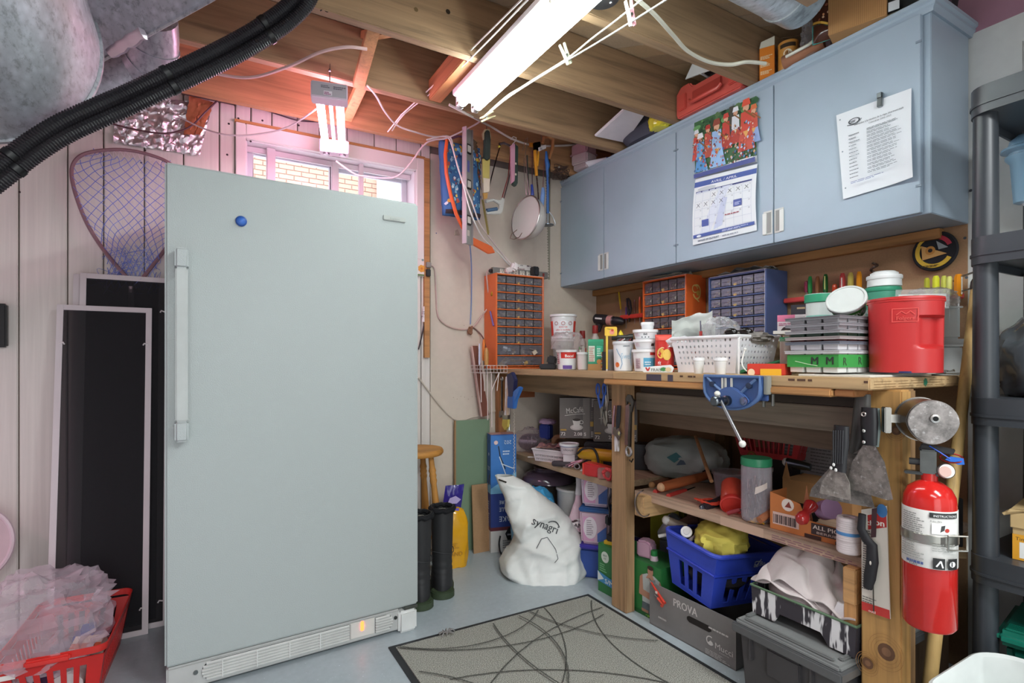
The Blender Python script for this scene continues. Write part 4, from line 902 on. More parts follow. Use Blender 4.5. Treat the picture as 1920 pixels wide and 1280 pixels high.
# long pull saw with wooden handle
t, o = hung('hand_saw', 'long saw with wooden D handle hanging at the right end, teeth showing below', 'saw', 1030, 258, 2.585)
B('#cf9763').tube(pp3([(1018, 268), (1020, 258), (1030, 256), (1037, 262), (1036, 278), (1030, 298)], 2.585, 0), [.009, .012, .013, .014, .013, .008], 10, flat=.7).obj('handle', 'woodz', t)
tt = []
for i in range(44): f = i/44; tt += [(1024+6*f, 300+222*f), (1021.6+6*f, 300+222*(f+.5/44))]
B('#a49a86').prism(pts_px([(1032, 296)]+tt+[(1028, 524), (1031, 524)], 2.585, o), -.0012, .0012).obj('blade', 'metal', t)
B('#8a8681').tube(pp3([(1012, 240), (1016, 262)], 2.585), .0012, 4).obj('hang_string', 'cloth', t)
t, o = hung('price_tag', 'small white printed price tag hanging beside the wooden saw handle', 'tag', 1017, 275, TY-.03)
B('#efe9e8').prism(pts_px([(1009, 277), (1023, 271), (1024, 278), (1010, 284)], TY-.03, o), -.001, .0).obj('card', 'print', t)
l = L(); q_ = P(1012, 279, Y=TY-.03)-o; l.rows(q_.x, q_.z-.004, .024, .014, 3, '#5a5a60', 3); l.place('barcode', t, front(0, -.001, 0))
# loose wire bundle in the corner
t, o = hung('wire_bundle', 'tangle of brown wires tucked in the corner by the cabinet top', 'wires', 1050, 322, 2.635)
b = B('#5a4640'); rd = random.Random(5)
for i in range(12): b.tube(cat([V((rd.uniform(-.05, .06), rd.uniform(-.03, .02), rd.uniform(-.05, .04))) for _ in range(5)], 4), .0018, 4)
stuff(b.obj('wires', 'matte', t)); B('#f4f0ea').ball(tuple(P(1048, 313, Y=2.635)-o), .006, n=8).obj('white_peg', 'plastic', t)
# ---- outlet, cords, power strip
t, o = hung('outlet', 'wall outlet with flowered plate and plugs beside the freezer', 'outlet', 792, 500, WY)
box_px(B('#ede3e0'), 780, 797, 480, 519, WY, o, .012, dy=-.006).obj('plate', 'paint', t, bevel=.002)
l = L(); a_ = P(789, 504, Y=WY)-o
for k in range(7): l.c(a_.x+.012*math.cos(k*.9), a_.z+.012*math.sin(k*.9), .009, '#e8a23a', 10)
l.c(a_.x, a_.z, .007, '#d97b2a', 10); b_ = P(791, 488, Y=WY)-o; l.c(b_.x, b_.z, .007, '#8aa0a0', 10); b_ = P(789, 516, Y=WY)-o
for k in range(5): l.c(b_.x+.009*(k-2), b_.z, .005, '#5a7a3a', 8)
l.place('flower_print', t, front(0, -.0125, 0))
box_px(B('#26262a'), 797, 805, 505, 519, WY-.01, o, .03, dy=-.02).obj('plug', 'rubber', t, bevel=.003)
box_px(B('#8a8580'), 797, 806, 492, 503, WY-.01, o, .03, dy=-.02).obj('plug', 'rubber', t, bevel=.003)
wy_ = WY-.008
cable('black appliance cord with white tag dropping behind the freezer', [P(803, 515, Y=wy_), P(803, 545, Y=wy_), P(799, 585, Y=wy_), P(793, 620, Y=wy_), P(785, 655, Y=wy_)], .004, '#3a3236', name='cord', cat_='cord')
t, o = hung('cord_tag', 'white paper tag wrapped on the black cord', 'tag', 797, 590, WY-.014)
b = B('#efe4e8'); p_ = pts_px([(794, 574), (803, 575), (800, 604), (791, 603)], WY-.014, o); b.prism(p_, -.003, .003); b.obj('paper', 'print', t, bevel=.001)
l = L(); q_ = P(795, 590, Y=WY-.014)-o; l.t('T-25', q_.x, q_.z, .02, '#5a4a5c', rot=80); l.place('handwriting', t, front(0, -.003, 0))
cable('beige extension cord swagging from the outlet to the power strip', [P(806, 497, Y=wy_), P(815, 505, Y=wy_), P(818, 550, Y=wy_), P(821, 590, Y=wy_), P(835, 608, Y=wy_), P(860, 617, Y=wy_), P(885, 614, Y=wy_), P(905, 590, Y=wy_-.02), P(917, 570, Y=wy_-.03), P(914, 535, Y=wy_-.05), P(913, 512, Y=wy_-.06), P(922, 502, Y=wy_-.06)], .0045, '#c3aaa2', name='extension_cord', cat_='cord')
cable('blue cord hanging straight down the plaster from the level', [P(881, 455, Y=2.70), P(884, 500, Y=2.75), P(884, 560, Y=wy_), P(882, 608, Y=wy_)], .0035, '#6d86b5', name='cord', cat_='cord')
cable('brown flat cord running from the knot to the orange cabinet', [P(884, 612, Y=wy_), P(895, 620, Y=wy_), P(905, 632, Y=wy_-.03), P(911, 650, Y=2.66)], .004, '#6a4c46', name='brown_cord', cat_='cord')
t, o = hung('cord_knot', 'brown tape knot where the wall cords meet', 'knot', 881, 618, wy_-.006)
b = B('#8d6650'); rd = random.Random(3)
for i in range(9): b.tube(cat([V((rd.uniform(-.014, .014), rd.uniform(-.012, .002), rd.uniform(-.026, .018))) for _ in range(4)], 3), .005, 6)
b.obj('tape', 'cloth', t)
cable('pale thin cable sagging low on the plaster behind the stool', [P(785, 708, Y=wy_), P(800, 728, Y=wy_), P(825, 760, Y=wy_), P(848, 783, Y=wy_), P(865, 789, Y=wy_), P(885, 782, Y=wy_), P(905, 778, Y=wy_), P(935, 768, Y=wy_)], .0045, '#cfc3b6')
# brown board strip, green board, small panel
t, o = hung('wood_strip', 'reddish brown flat board hanging at the bench end against the plaster', 'board', 900, 780, 2.755)
B('#7d4a3a').prism(pts_px([(885, 648), (895, 648), (916, 778), (903, 781)], 2.755, o), -.008, .008).obj('board', 'woodz', t, bevel=.001)
B('#d9b8b0').prism(pts_px([(883.5, 650), (885.5, 648), (904, 781), (902, 781)], 2.752, o), -.008, .010).obj('pale_edge', 'woodz', t)
pl_ = P(853, 1000, Y=2.775); t = thing('painted_sheet', 'tall green painted panel leaning on the plaster beside the carton', 'panel', (P(853, 900, Y=2.78).x, 2.76, 0))
w_ = P(916, 900, Y=2.78).x-P(853, 900, Y=2.78).x; hh = P(880, 786, Y=2.79).z
B('#7d947a').box(w_/2, .01, hh/2, w_, .008, hh, r=None).obj('sheet', 'paint', t, bevel=.001); B('#a9835c').bb(-.008, 0, .004, .018, 0, hh).obj('raw_edge', 'board', t)
a_ = P(887, 1033, Z=0); t = thing('fibreboard_offcut', 'small brown fibreboard offcut leaning in front of the green panel', 'board', (a_.x-.01, 2.70, 0), 0); t.rotation_euler[0] = R(-4)
B('#ab8560').box(.045, 0, .19, .10, .006, .38).obj('sheet', 'board', t)
# calendar on the cabinet doors
def onc(px, py): q_ = P(px, py, X=CX); return -q_.y, q_.z
cx0 = CX-.001
t = thing('wall_calendar', 'wall calendar with photo of costumed musicians taped on the cabinet door', 'calendar', (CX, 0, 0))
A, Bq, Cc, Dd = onc(1303, 231), onc(1420, 180), onc(1421, 304), onc(1306, 336)
def quad(q00, q10, q11, q01, off=0):
    def fn(x, y, h):
        a_ = (q00[0]*(1-x)+q10[0]*x)*(1-y)+(q01[0]*(1-x)+q11[0]*x)*y; z = (q00[1]*(1-x)+q10[1]*x)*(1-y)+(q01[1]*(1-x)+q11[1]*x)*y
        return V((-.004-off-h, -a_, z))
    return fn
up_ = quad(Dd, Cc, Bq, A); E0, E1 = onc(1306, 336), onc(1422, 308); F0, F1 = onc(1301, 460), onc(1421, 432)
def sheet(b, f, bulge=.004, n=10):
    b.grid(lambda u, v: f(u, v, bulge*math.sin(math.pi*v)), n, n, th=.0012); return b
fl_ = lambda f, bl_=.004: (lambda x, y, h: f(x, y, h+bl_*math.sin(math.pi*max(0, min(1, y)))))
sheet(B('#cfd5dc'), up_).obj('picture_page', 'print', t)
lo_ = quad(F0, F1, E1, E0, .003); sheet(B('#e9edf2'), lo_, .010).obj('month_page', 'print', t)
l = L(); rd = random.Random(21)
l.r(0, .1, 1, .9, '#3f6b45', 1)
for i in range(120): l.c(rd.random(), rd.uniform(.45, .98), rd.uniform(.015, .05), rd.choice(['#2f5a3a', '#4d8a55', '#6aa267', '#25462f', '#5b7d52']), 6)
l.r(.6, .5, .07, .5, '#4a4a42'); l.r(.3, .55, .04, .4, '#39503a')
def fig(x, y, s, robe, hat, skirt):
    l.p([(x-.09*s, y), (x+.09*s, y), (x+.05*s, y+.25*s), (x-.05*s, y+.25*s)], skirt); l.p([(x-.055*s, y+.2*s), (x+.055*s, y+.2*s), (x+.05*s, y+.4*s), (x-.05*s, y+.4*s)], robe)
    l.c(x, y+.44*s, .032*s, '#d9a98c', 10, .045*s); l.p([(x-.045*s, y+.46*s), (x+.045*s, y+.46*s), (x+.03*s, y+.53*s), (x-.03*s, y+.53*s)], hat)
    l.line([(x-.02*s, y+.42*s), (x+.09*s, y+.3*s)], .016*s, '#8a5a32'); l.p([(x-.03*s, y+.2*s), (x+.03*s, y+.2*s), (x, y+.13*s)], '#e0a860')
for a_ in ((.05, .32, 1, '#c94f45', '#dfe4ea', '#c94f45'), (.25, .3, 1.05, '#c4564a', '#b53c34', '#b85848'), (.55, .34, 1.1, '#c8493f', '#c8493f', '#b8493f'), (.7, .38, 1.1, '#dfe3ea', '#e8ecf2', '#b8493f'), (.97, .3, 1.1, '#cf5a4a', '#d9744a', '#8fa6d6')): fig(*a_)
fig(.12, .10, 1.25, '#6ea6d8', '#e6eaf0', '#5b9ad6'); fig(.40, .1, 1.5, '#9dc0ea', '#8f4a3a', '#9cc6f2'); fig(.86, .22, 1.5, '#cf4f40', '#d9553f', '#cc5a4c')
for i in range(260):
    x, y = rd.random(), rd.uniform(.08, .66); r_ = rd.uniform(.006, .018); c_ = rd.choice(['#6ea6d8', '#9cc6f2', '#c9493f', '#d9694a', '#e6e2dc', '#8f3a34', '#d9a98c', '#4a6a9c', '#b8c9e6', '#7a2f2a', '#3f5a45', '#c4564a']); l.p([(x-r_, y), (x, y-r_*1.6), (x+r_, y+r_*.4), (x, y+r_*1.6)], c_)
l.r(0, 0, 1, .07, '#4a5796'); l.r(.72, .075, .25, .014, '#e8ecf2'); l.r(.45, .97, .14, .025, '#8da0a8')
l.place('photo_print', t, fl_(up_), div=6, step=.00003)
l = L(); bz = '#4c62a8'; l.r(0, .86, 1, .08, bz); l.t('AVRIL / APRIL', .5, .875, .055, '#eef2fa', w=.42)
l.r(.04, .765, .9, .025, '#3e4a80'); l.rows(.05, .768, .86, .018, 1, '#cdd6ee', 4, .7)
l.p([(.1, .1), (.3, .14), (.62, .78), (.45, .76)], '#dfe5f3'); l.p([(.36, .16), (.5, .2), (.58, .6), (.5, .62)], '#c9d1ea'); l.c(.22, .815, .16, '#c8cfd6', 14, .03)
for i in range(8): l.r(.04+i*.128, .15, .003, .6, '#b9c2d6')
for j in range(6): l.r(.04, .15+j*.12, .9, .003, '#b9c2d6')
n = 0
for j in range(5):
    for i in range(7):
        d_ = j*7+i-1
        if 1 <= d_ <= 30: l.t(str(d_), .155+i*.128, .72-j*.12, .026, '#4a5170', 'r')
        if (j == 0 and i > 1) or (j == 1 and i < 4):
            x, y = .1+i*.128, .69-j*.12; l.line([(x-.03, y-.03), (x+.025, y+.03)], .006, '#3a3a4a'); l.line([(x-.025, y+.03), (x+.03, y-.028)], .006, '#3a3a4a')
l.r(.68, .43, .125, .1, '#5061a8'); l.r(.17, .24, .115, .1, '#5061a8')
l.rows(.7, .45, .09, .05, 3, '#c9d4f0', 2); l.rows(.55, .33, .3, .03, 1, '#a04a5a', 7, .5)
l.r(.02, .09, .96, .05, bz); l.rows(.5, .1, .46, .03, 2, '#d5ddf2', 5); l.rows(.1, .03, .38, .03, 2, '#5a6480', 6); l.c(.12, .11, .04, '#e8edf5', 12, .018); l.rows(.5, .03, .35, .02, 1, '#8a93a8', 8, .6)
l.place('month_print', t, fl_(lo_, .010), div=8, step=.00003)
B('#8fa0ac').box(-.006, -(onc(1370, 203)[0]), onc(1370, 203)[1]+.004, .004, .035, .014).obj('tape', 'plastic', t)
# notice sheet with clip
t = thing('notice_sheet', 'white typed notice sheet with punched holes on the rightmost cabinet door', 'paper', (CX, 0, 0))
G = [onc(1583, 374), onc(1718, 334), onc(1711, 166), onc(1570, 217)]; nf = quad(*G)
def bulge(u, v): return .003+.02*max(0, u-.55)**2*(1-v)*4+.006*math.sin(math.pi*v)*u
b = B('#e4e9ee'); b.grid(lambda u, v: nf(u, v, bulge(u, v)), 12, 14, th=.0008); b.obj('sheet', 'print', t)
nfl = lambda x, y, h: nf(x, y, h+bulge(x, y))
l = L()
for y in (.93, .55, .12): l.c(.05, y, .012, '#8a979f', 10, .01)
l.ring(.25, .86, .085, .02, '#444a50', 0, 360, 18, .035); l.rows(.19, .845, .12, .03, 2, '#444a50', 3); l.line([(.15, .83), (.22, .82), (.28, .815), (.36, .86)], .008, '#444a50')
l.t('Demandes à la réunion de la régie intermunicipale', .58, .80, .03, '#3a4048', w=.66); l.t('Calendrier 2022-2023', .6, .765, .026, '#3a4048', w=.3)
for i in range(13):
    y = .70-i*.042; l.rows(.16, y, .16, .016, 1, '#6c747c', i, .55); l.rows(.42, y, .48, .03, 2, '#6c747c', i+30, .4)
l.rows(.17, .13, .55, .03, 2, '#6f78a8', 5, .4); l.place('typed_text', t, nfl, div=2)
q_ = onc(1654, 189); B('#9aa0a2').box(-.012, -q_[0], q_[1], .012, .016, .048, r=(0, 6, 0)).obj('clip', 'metal', t, bevel=.002); B('#74797b').box(-.019, -q_[0], q_[1]+.014, .006, .013, .016).obj('clip_lever', 'metal', t)
# ================================================================== ON THE WALL CABINET, ON THE BENCH TOP
def put(px, X, z=None, Y=None): p = P(px, 677, X=X) if Y is None else P(px, 677, Y=Y); return V((p.x, p.y, SZ if z is None else z))
def sp(px, X): return T_(px, X=X)/1000
def zat(px, py, X): return H+(677-py)/1000*T_(px, X=X)
def tub(label, px, X, wpx, ytop, ybot=None, c='#eef0f2', name='tub', catg='tub', taper=.84, rim='#f4f5f6', lidc=None, art=None, z=None, h=None, group=None, rzoff=0, kind='plastic', full=False):
    s = sp(px, X); zb = SZ if z is None else z; r1 = wpx*s/2; hh = h or zat(px, ytop, X)-zb; r0 = r1*taper
    t = thing(name, label, catg, put(px, X, zb), face(px)+R(rzoff), group)
    b = B(c); b.lathe([(r0*.9, .0), (r0, .003), (r1*.96, hh-.008), (r1*.97, hh-.006)]+([(r1*.93, hh-.006), (r0*.93, .006)] if not lidc and not full else []), 32)
    b.obj('body', kind, t)
    if lidc: B(lidc).lathe([(r1*.99, hh-.014), (r1*1.02, hh-.012), (r1*1.02, hh-.002), (r1*.98, hh), (r1*.9, hh), (r1*.88, hh-.003)], 32).obj('lid', kind, t)
    else: B(rim).lathe([(r1*.955, hh-.012), (r1*1.03, hh-.011), (r1*1.03, hh), (r1*.95, hh), (r1*.94, hh-.004)], 32).obj('rim', kind, t)
    if art:
        l = L(); art(l, r1, hh); l.place('label', t, wrap(r0, r1*.965, hh), div=3)
    return t, r1, hh
def block(name, label, catg, loc, rz, w, d, h, c, kind='cardboard', bevel=.002, body='body', **k):
    t = thing(name, label, catg, loc, rz, k.get('group')); B(c).bb(-w/2, w/2, -d/2, d/2, 0, h).obj(body, kind, t, bevel=bevel); return t
# ---- drawer cabinets
def drawer_mesh(w, d, h, tint):
    b = B(tint); e = .003
    b.bb(-w/2+e, w/2-e, 0, .003, e, h-e); b.bb(-w/2+e, w/2-e, .003, d, e, e+.002); b.bb(-w/2+e, -w/2+e+.0015, .003, d, e, h*.8); b.bb(w/2-e-.0015, w/2-e, .003, d, e, h*.8)
    b.bb(-w*.36, w*.36, -.009, .0, h*.52, h*.60)
    b.bb(-w*.3, w*.3, -.002, .0, h*.16, h*.42)
    return b.mesh('drawer', 'drawerclear')
def contents(w, d, h, seed):
    b = B(); rd = random.Random(seed)
    for i in range(9):
        b.box(rd.uniform(-.3, .3)*w, rd.uniform(.1, .45)*d, h*rd.uniform(.16, .42), w*rd.uniform(.15, .4), d*.25, h*rd.uniform(.1, .35), rd.choice(['#a39d8f', '#d0c6b2', '#8a857e', '#e0dacd', '#6a655f', '#c9a86a', '#9aa2ab']), r=(rd.uniform(-40, 40), rd.uniform(-40, 40), rd.uniform(0, 90)))
    return b.mesh('contents', 'plastic', smooth=0)
def organizer(name, label, loc, rz, w, d, h, c, rows, tint='#8f8fa0', lay=None):
    """front on -y; rows = list of (height, number of drawers) from the top"""
    t = thing(name, label, 'drawer cabinet', loc, rz); e = .009
    b = B(c); b.bb(-w/2, -w/2+e, 0, d, 0, h); b.bb(w/2-e, w/2, 0, d, 0, h); b.bb(-w/2+e, w/2-e, 0, d, h-e, h); b.bb(-w/2+e, w/2-e, 0, d, 0, e); b.bb(-w/2+e, w/2-e, d-.004, d, e, h-e)
    b.obj('case', 'paint', t, bevel=.0012)
    z = h-e; cache = {}
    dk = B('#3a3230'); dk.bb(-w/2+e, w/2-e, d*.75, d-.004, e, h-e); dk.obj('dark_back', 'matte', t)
    for hh, n in rows:
        z -= hh; B(c).bb(-w/2+e, w/2-e, .002, d-.01, z-.0025, z+.0025).obj('divider', 'paint', t)
        ww = (w-2*e)/n
        for i in range(n):
            k = (hh, n, i % 3)
            if k not in cache: cache[k] = (drawer_mesh(ww, d*.7, hh-.006, tint), contents(ww, d*.7, hh, i*7+n))
            o = bpy.data.objects.new('drawer', cache[k][0]); COL.objects.link(o); o.parent = t; o.location = (-w/2+e+ww*(i+.5), .006, z+.003)
            q = bpy.data.objects.new('contents', contents_pool[(i*3+int(z*100)) % len(contents_pool)] if False else cache[k][1]); COL.objects.link(q); q.parent = o
        for i in range(1, n): B('#2f2b2b').box(-w/2+e+ww*i, .05, z+hh/2, .0015, .09, hh-.006).obj('partition', 'matte', t) if n > 1 and hh > .03 else None
    return t
contents_pool = []
o = organizer('drawer_cabinet', 'tall orange metal drawer cabinet standing on the bench against the back wall', (1.5905, 2.655, SZ), 0, .325, .145, .545, '#df7038', [(.049, 5)]*8+[(.067, 2), (.06, 1)], '#8e8b94')
B('#c39a3a').ball((-.1635, .05, .43), .006, .01, .014, 8).obj('hook', 'metal', o)
B('#6a5aa0').tube([(-.168, .06, .33), (-.168, .02, .245)], .005, 8).obj('marker', 'plastic', o)
yc = (1.90+2.212)/2
o = organizer('drawer_cabinet', 'orange metal drawer cabinet with gold sticker standing against the hardboard', (2.118, yc, SZ), R(-90), .312, .145, .488, '#d9642c', [(.0655, 5)]*7, '#8a8088')
l = L(); l.ring(.075, .40, .03, .007, '#d8b86a', 200, 480, 16, .04); l.c(.085, .395, .014, '#c9a24a', 10); l.ring(.06, .415, .022, .006, '#d8b86a', 0, 300, 14); l.line([(.06, .37), (.09, .35)], .006, '#d8b86a'); l.place('gold_sticker', o, right(.156, 0, 0))
o = organizer('drawer_cabinet', 'blue metal drawer cabinet with clear drawers against the hardboard', (2.113, (1.452+1.76)/2, SZ), R(-90), .308, .15, .447, '#4d5f8c', [(.0475, 5)]*9, '#a9a4ba')
def papers(label, loc, rz, w, d, cols, seed=0, n=3, name='papers', catg='paper'):
    t = thing(name, label, catg, loc, rz); rd = random.Random(seed)
    for i in range(n):
        a = rd.uniform(-12, 12); c = cols[i % len(cols)]
        b = B(c, tr(rd.uniform(-.01, .01), rd.uniform(-.01, .01), .001+i*.003) @ rm(0, 0, a)); b.grid(lambda u, v: ((u-.5)*w, (v-.5)*d, .008*nzv((u*3, v*3, i+seed))**2*6+.001), 10, 10, th=-.0008); b.obj('sheet', 'print', t)
    return t
papers('crumpled papers on the orange cabinet against the hardboard', (2.19, 2.05, SZ+.492), R(10), .12, .2, ['#c9c3b4', '#b9b2a2'], 2)
papers('loose grey papers and scraps on the blue drawer cabinet', (2.19, 1.6, SZ+.451), R(-8), .12, .24, ['#a9a6a0', '#bdb9b2', '#6b6a66'], 5)
# ---- power strip and chargers on the tall orange cabinet
z = SZ+.545
ps = thing('power_strip', 'grey metal power strip lying on the tall orange drawer cabinet', 'power strip', (1.625, 2.725, z))
B('#9c958d').bb(-.19, .19, -.022, .022, 0, .04).obj('housing', 'metal', ps, bevel=.003)
for i in range(6):
    k = B('#d9d2c8').box(-.13+i*.045, -.0225, .02, .03, .003, .026).obj('socket', 'plastic', ps); l = L(); l.r(-.006, .002, .003, .009, '#222'), l.r(.004, .002, .003, .009, '#222'); l.c(0, -.006, .003, '#222', 8); l.place('slots', k, front(-.13+i*.045, -.024, .02))
B('#7a2a22').box(.155, -.0225, .02, .013, .006, .022).obj('switch', 'plastic', ps, bevel=.001)
B('#2a2a2c').ball((-.195, 0, .02), .012, n=8).obj('cord_strain_relief', 'rubber', ps)
t = block('wall_adapter', 'black wall adapter plugged into the power strip', 'adapter', (1.70, 2.676, z+.004), R(8), .042, .045, .055, '#222226', 'plastic', .006)
t = thing('usb_charger', 'white usb charger and plug on the left of the power strip', 'charger', (1.54, 2.676, z+.006)); B('#efe3e4').box(.02, 0, .04, .04, .035, .05, r=(0, 20, 0)).obj('body', 'plastic', t, bevel=.01); B('#e7d5d6').box(-.02, -.005, .018, .045, .03, .03, r=(0, -20, 0)).obj('plug', 'plastic', t, bevel=.006)
t = thing('pegged_card', 'white card with red script lettering above the power strip', 'card', (1.665, 2.775, z+.035)); B('#eee6e2').box(0, 0, .022, .14, .004, .055, r=(8, 0, 3)).obj('card', 'print', t)
l = L(); l.t('Mays', -.01, -.012, .034, '#8a3a44'); rd = random.Random(2)
for i in range(16): l.c(rd.uniform(-.065, .065), rd.choice([-.022, .022]), .0035, '#5a4a4a', 6)
l.place('lettering', t, lambda x, y, h: V((x, -.004-h+y*.14*-1, .022+y)))
# ---- wire rack at the bench end
wr_ = thing('wire_rack', 'white wire rack clipped to the left bench end', 'rack', put(900, 0, SZ, Y=2.60))
b = B('#cfc3bf'); x0, x1 = 0, .17
for z in (-.02, .0, .02):
    b.tube([(x0, 0, z), (x1, 0, z), (x1, .12, z), (x0, .12, z)], .0016, 5, closed=True)
for i in range(9): x = x0+(x1-x0)*i/8; b.tube([(x, 0, .02), (x, 0, -.02), (x, .12, -.02), (x, .12, .02)], .0014, 5)
stuff(b.obj('wires', 'plastic', wr_))
for i, (x, h_) in enumerate(((.01, .16), (.03, .10), (.05, .26), (.075, .30))): B('#d9c6c2').tube([(x, .01, -.02), (x+.004, .012, -.02-h_)], .003, 5).obj('hanging_rod', 'plastic', wr_)
for s_ in (.1, .135): B('#d5c9c4').tube([(.118, .0, -.02), (s_-.03, .0, -.12)], .0025, 5).obj('brace_wire', 'plastic', wr_)
def handle_tool(label, px, py0, py1, Y, c, r, name='screwdriver', cat_='tool', tilt=0):
    a, e = P(px, py0, Y=Y), P(px+tilt, py1, Y=Y); t = thing(name, label, cat_, e); d = a-e
    B(c).tube([(0, 0, 0), tuple(d*.15), tuple(d*.8), tuple(d)], [r*.8, r, r*.95, r*.55], 10).obj('handle', 'plastic', t); B('#8a8583').tube([(0, 0, 0), (0, 0, -.05)], r*.3, 6).obj('shaft', 'metal', t); return t
handle_tool('wooden handled tool standing in the wire rack', 912, 652, 684, 2.64, '#c08c50', .013, 'file'); handle_tool('orange handled tool in the wire rack behind the wooden one', 907, 636, 676, 2.68, '#e07a2c', .009)
handle_tool('blue and white pen standing in the wire rack', 899, 644, 684, 2.64, '#c9cbe0', .006, 'pen')
# ---- bench top, left to right
X_ = 1.72
t, r1, hh = tub('clear plastic pail of scraps under the wall paint bucket', 1056, 1.80, 42, 636, c='#b9c2bd', kind='frost', name='pail', catg='pail')
def art(l, r, h):
    l.r(-r*1.4, h*.1, r*.55, h*.62, '#d8483c', 3); l.r(r*.85, h*.1, r*.5, h*.62, '#d8483c', 3); l.r(-r*.85, h*.1, r*1.7, h*.62, '#e9ecef', 5)
    l.t('SEAU DE', 0, h*.44, h*.09, '#cf3a32', bold=.02); l.t('pâte à modeler', 0, h*.33, h*.10, '#cf3a32', bold=.02); l.rows(-r*.7, h*.14, r*1.4, h*.14, 3, '#5a6068', 3)
    for i in (-1, 0, 1): l.ring(i*r*.5, h*.62, r*.14, r*.04, '#b7797a')
tub('white plastic bucket with red print balanced on a clear pail', 1056, 1.80, 50, 590, c='#edeeef', name='bucket', catg='bucket', art=art, z=SZ+hh+.001, lidc='#f2f3f4')
def art(l, r, h): l.r(-r*.55, h*.58, r*1.5, h*.3, '#d63a30', 4); l.t('Becel', r*.2, h*.63, h*.2, '#fff', bold=.02); l.r(-r*1.1, h*.3, r*.4, h*.55, '#d9b0b6', 2); l.r(-r*.4, h*.05, r*.9, h*.18, '#6a4f9a', 3); l.rows(-r*1.05, h*.3, r*.3, h*.5, 5, '#8a5560', 3)
t, r1, hh = tub('white margarine tub with red band and clear bag on the bench left', 1063, 1.62, 41, 656, art=art, taper=.8, name='margarine_tub')
b = B('#c9b9b9'); blob(b, r1*1.1, r1*1.0, .045, 3, .3, 9, 26); bg = b.obj('bag', 'film', None, loc=tuple(put(1063, 1.62, SZ+hh+.002))); tag(bg, 'crumpled clear bag lying on the margarine tub', 'plastic bag')
t = block('battery_charger', 'black battery charger lying on the bench before the margarine tub', 'charger', put(1028, 1.60), R(-40), .09, .06, .03, '#2c2c30', 'plastic', .006); B('#26262a').box(.02, .0, .05, .05, .05, .045, r=(0, 12, 0)).obj('battery', 'plastic', t, bevel=.008)
for i, (px, X, yt, lab) in enumerate(((1092, 1.95, 620, 'bottle with dark red cap behind the pencil cup'), (1116, 1.95, 610, 'taller bottle with dark red cap behind the green carton'))):
    s = sp(px, X); t = thing('bottle', lab, 'bottle', put(px, X)); hh = zat(px, yt, X)-SZ
    B('#b9b0a8').lathe([(.02, 0), (.022, .004), (.022, hh-.07), (.014, hh-.055), (.014, hh-.045)], 20).obj('body', 'plastic', t); B('#8f2a28').lathe([(.016, hh-.046), (.017, hh-.044), (.016, hh)], 18).obj('cap', 'plastic', t)
t, r1, hh = tub('off white tub holding pencils beside the green carton', 1094, 1.66, 25, 660, c='#e6dfdd', name='pencil_cup', catg='cup')
for i in range(5): B(['#caa24a', '#b9b0a6', '#6a8a5a', '#d9d5cf', '#a8463c'][i]).tube([(r1*.3*math.cos(i*1.3), r1*.3*math.sin(i*1.3), .01), (r1*.7*math.cos(i*1.3), r1*.7*math.sin(i*1.3), hh+.012+.008*(i % 3))], .0035, 6).obj('pencil', 'plastic', t)
# green carton
s = sp(1117, 1.64); t = thing('carton', 'green cardboard juice carton on the bench beside the yellow pencil sign', 'carton', put(1117, 1.64), face(1117)); w = 29*s; hh = zat(1117, 640, 1.64)-SZ
B('#2f9a72').bb(-w/2, w/2, 0, w, 0, hh).obj('body', 'paint', t, bevel=.002); B('#35a57c').prism([(-w/2, hh), (w/2, hh), (w/2*.98, hh+.012), (-w/2*.98, hh+.012)], 0.02, w-.02).obj('gable', 'paint', t)
l = L(); l.r(-w/2+.003, hh*.3, w*.4, hh*.55, '#d9ead9'); l.rows(-w/2+.005, hh*.32, w*.34, hh*.5, 8, '#c0504a', 2, .4); l.r(w*.05, hh*.45, w*.4, hh*.4, '#49c29a'); l.rows(w*.08, hh*.5, w*.34, hh*.3, 4, '#eafff4', 3); l.r(-w/2, 0, w, hh*.22, '#b88a52'); l.c(w*.22, hh*.3, w*.16, '#c98a4a'); l.place('printed_panel', t, front(0, 0, 0))
# yellow pencil sign, notebook, bottle
t = thing('pencil_sign', 'yellow pencil shaped sign with square head on the bench', 'sign', put(1138, 1.58), face(1138)); s = sp(1138, 1.58); hh = zat(1138, 630, 1.58)-SZ
B('#e8c84a').prism([(-.004, .01), (0, 0), (.004, .01), (.005, hh), (-.005, hh)], -.004, .004).obj('pencil', 'plastic', t); hd = B('#efc23c').bb(-.010, .045, -.006, .006, hh, hh+.042).obj('head', 'paint', t, bevel=.003)
l = L(); l.t('Happy', .0, hh+.030, .009, '#5a4a1a', 'l'); l.c(.022, hh+.018, .011, '#e5907a', 12); l.c(.024, hh+.026, .006, '#c9452f', 10); l.place('picture', t, front(0, -.0065, 0)); B('#e9e6e2').tube([(0, -.002, -.0), (0, -.002, .008)], .0045, 8).obj('tip', 'plastic', t)
t = block('notebook', 'black spiral notebook standing behind the pencil sign', 'notebook', put(1135, 1.66), face(1135), .03, .012, .09, '#2b2b30', 'print', .001)
for i in range(9): B(['#c9ccd2', '#d06a4a', '#d9c24a'][i % 3]).ball((-.016, -.002, .008+i*.0095), .0035, n=6).obj('spiral_ring', 'metal', t)
t, r1, hh = tub('small grey bottle behind the yoghurt tub', 1146, 1.68, 14, 655, c='#8a8d92', name='bottle', catg='bottle', lidc='#8f9196', taper=.98)
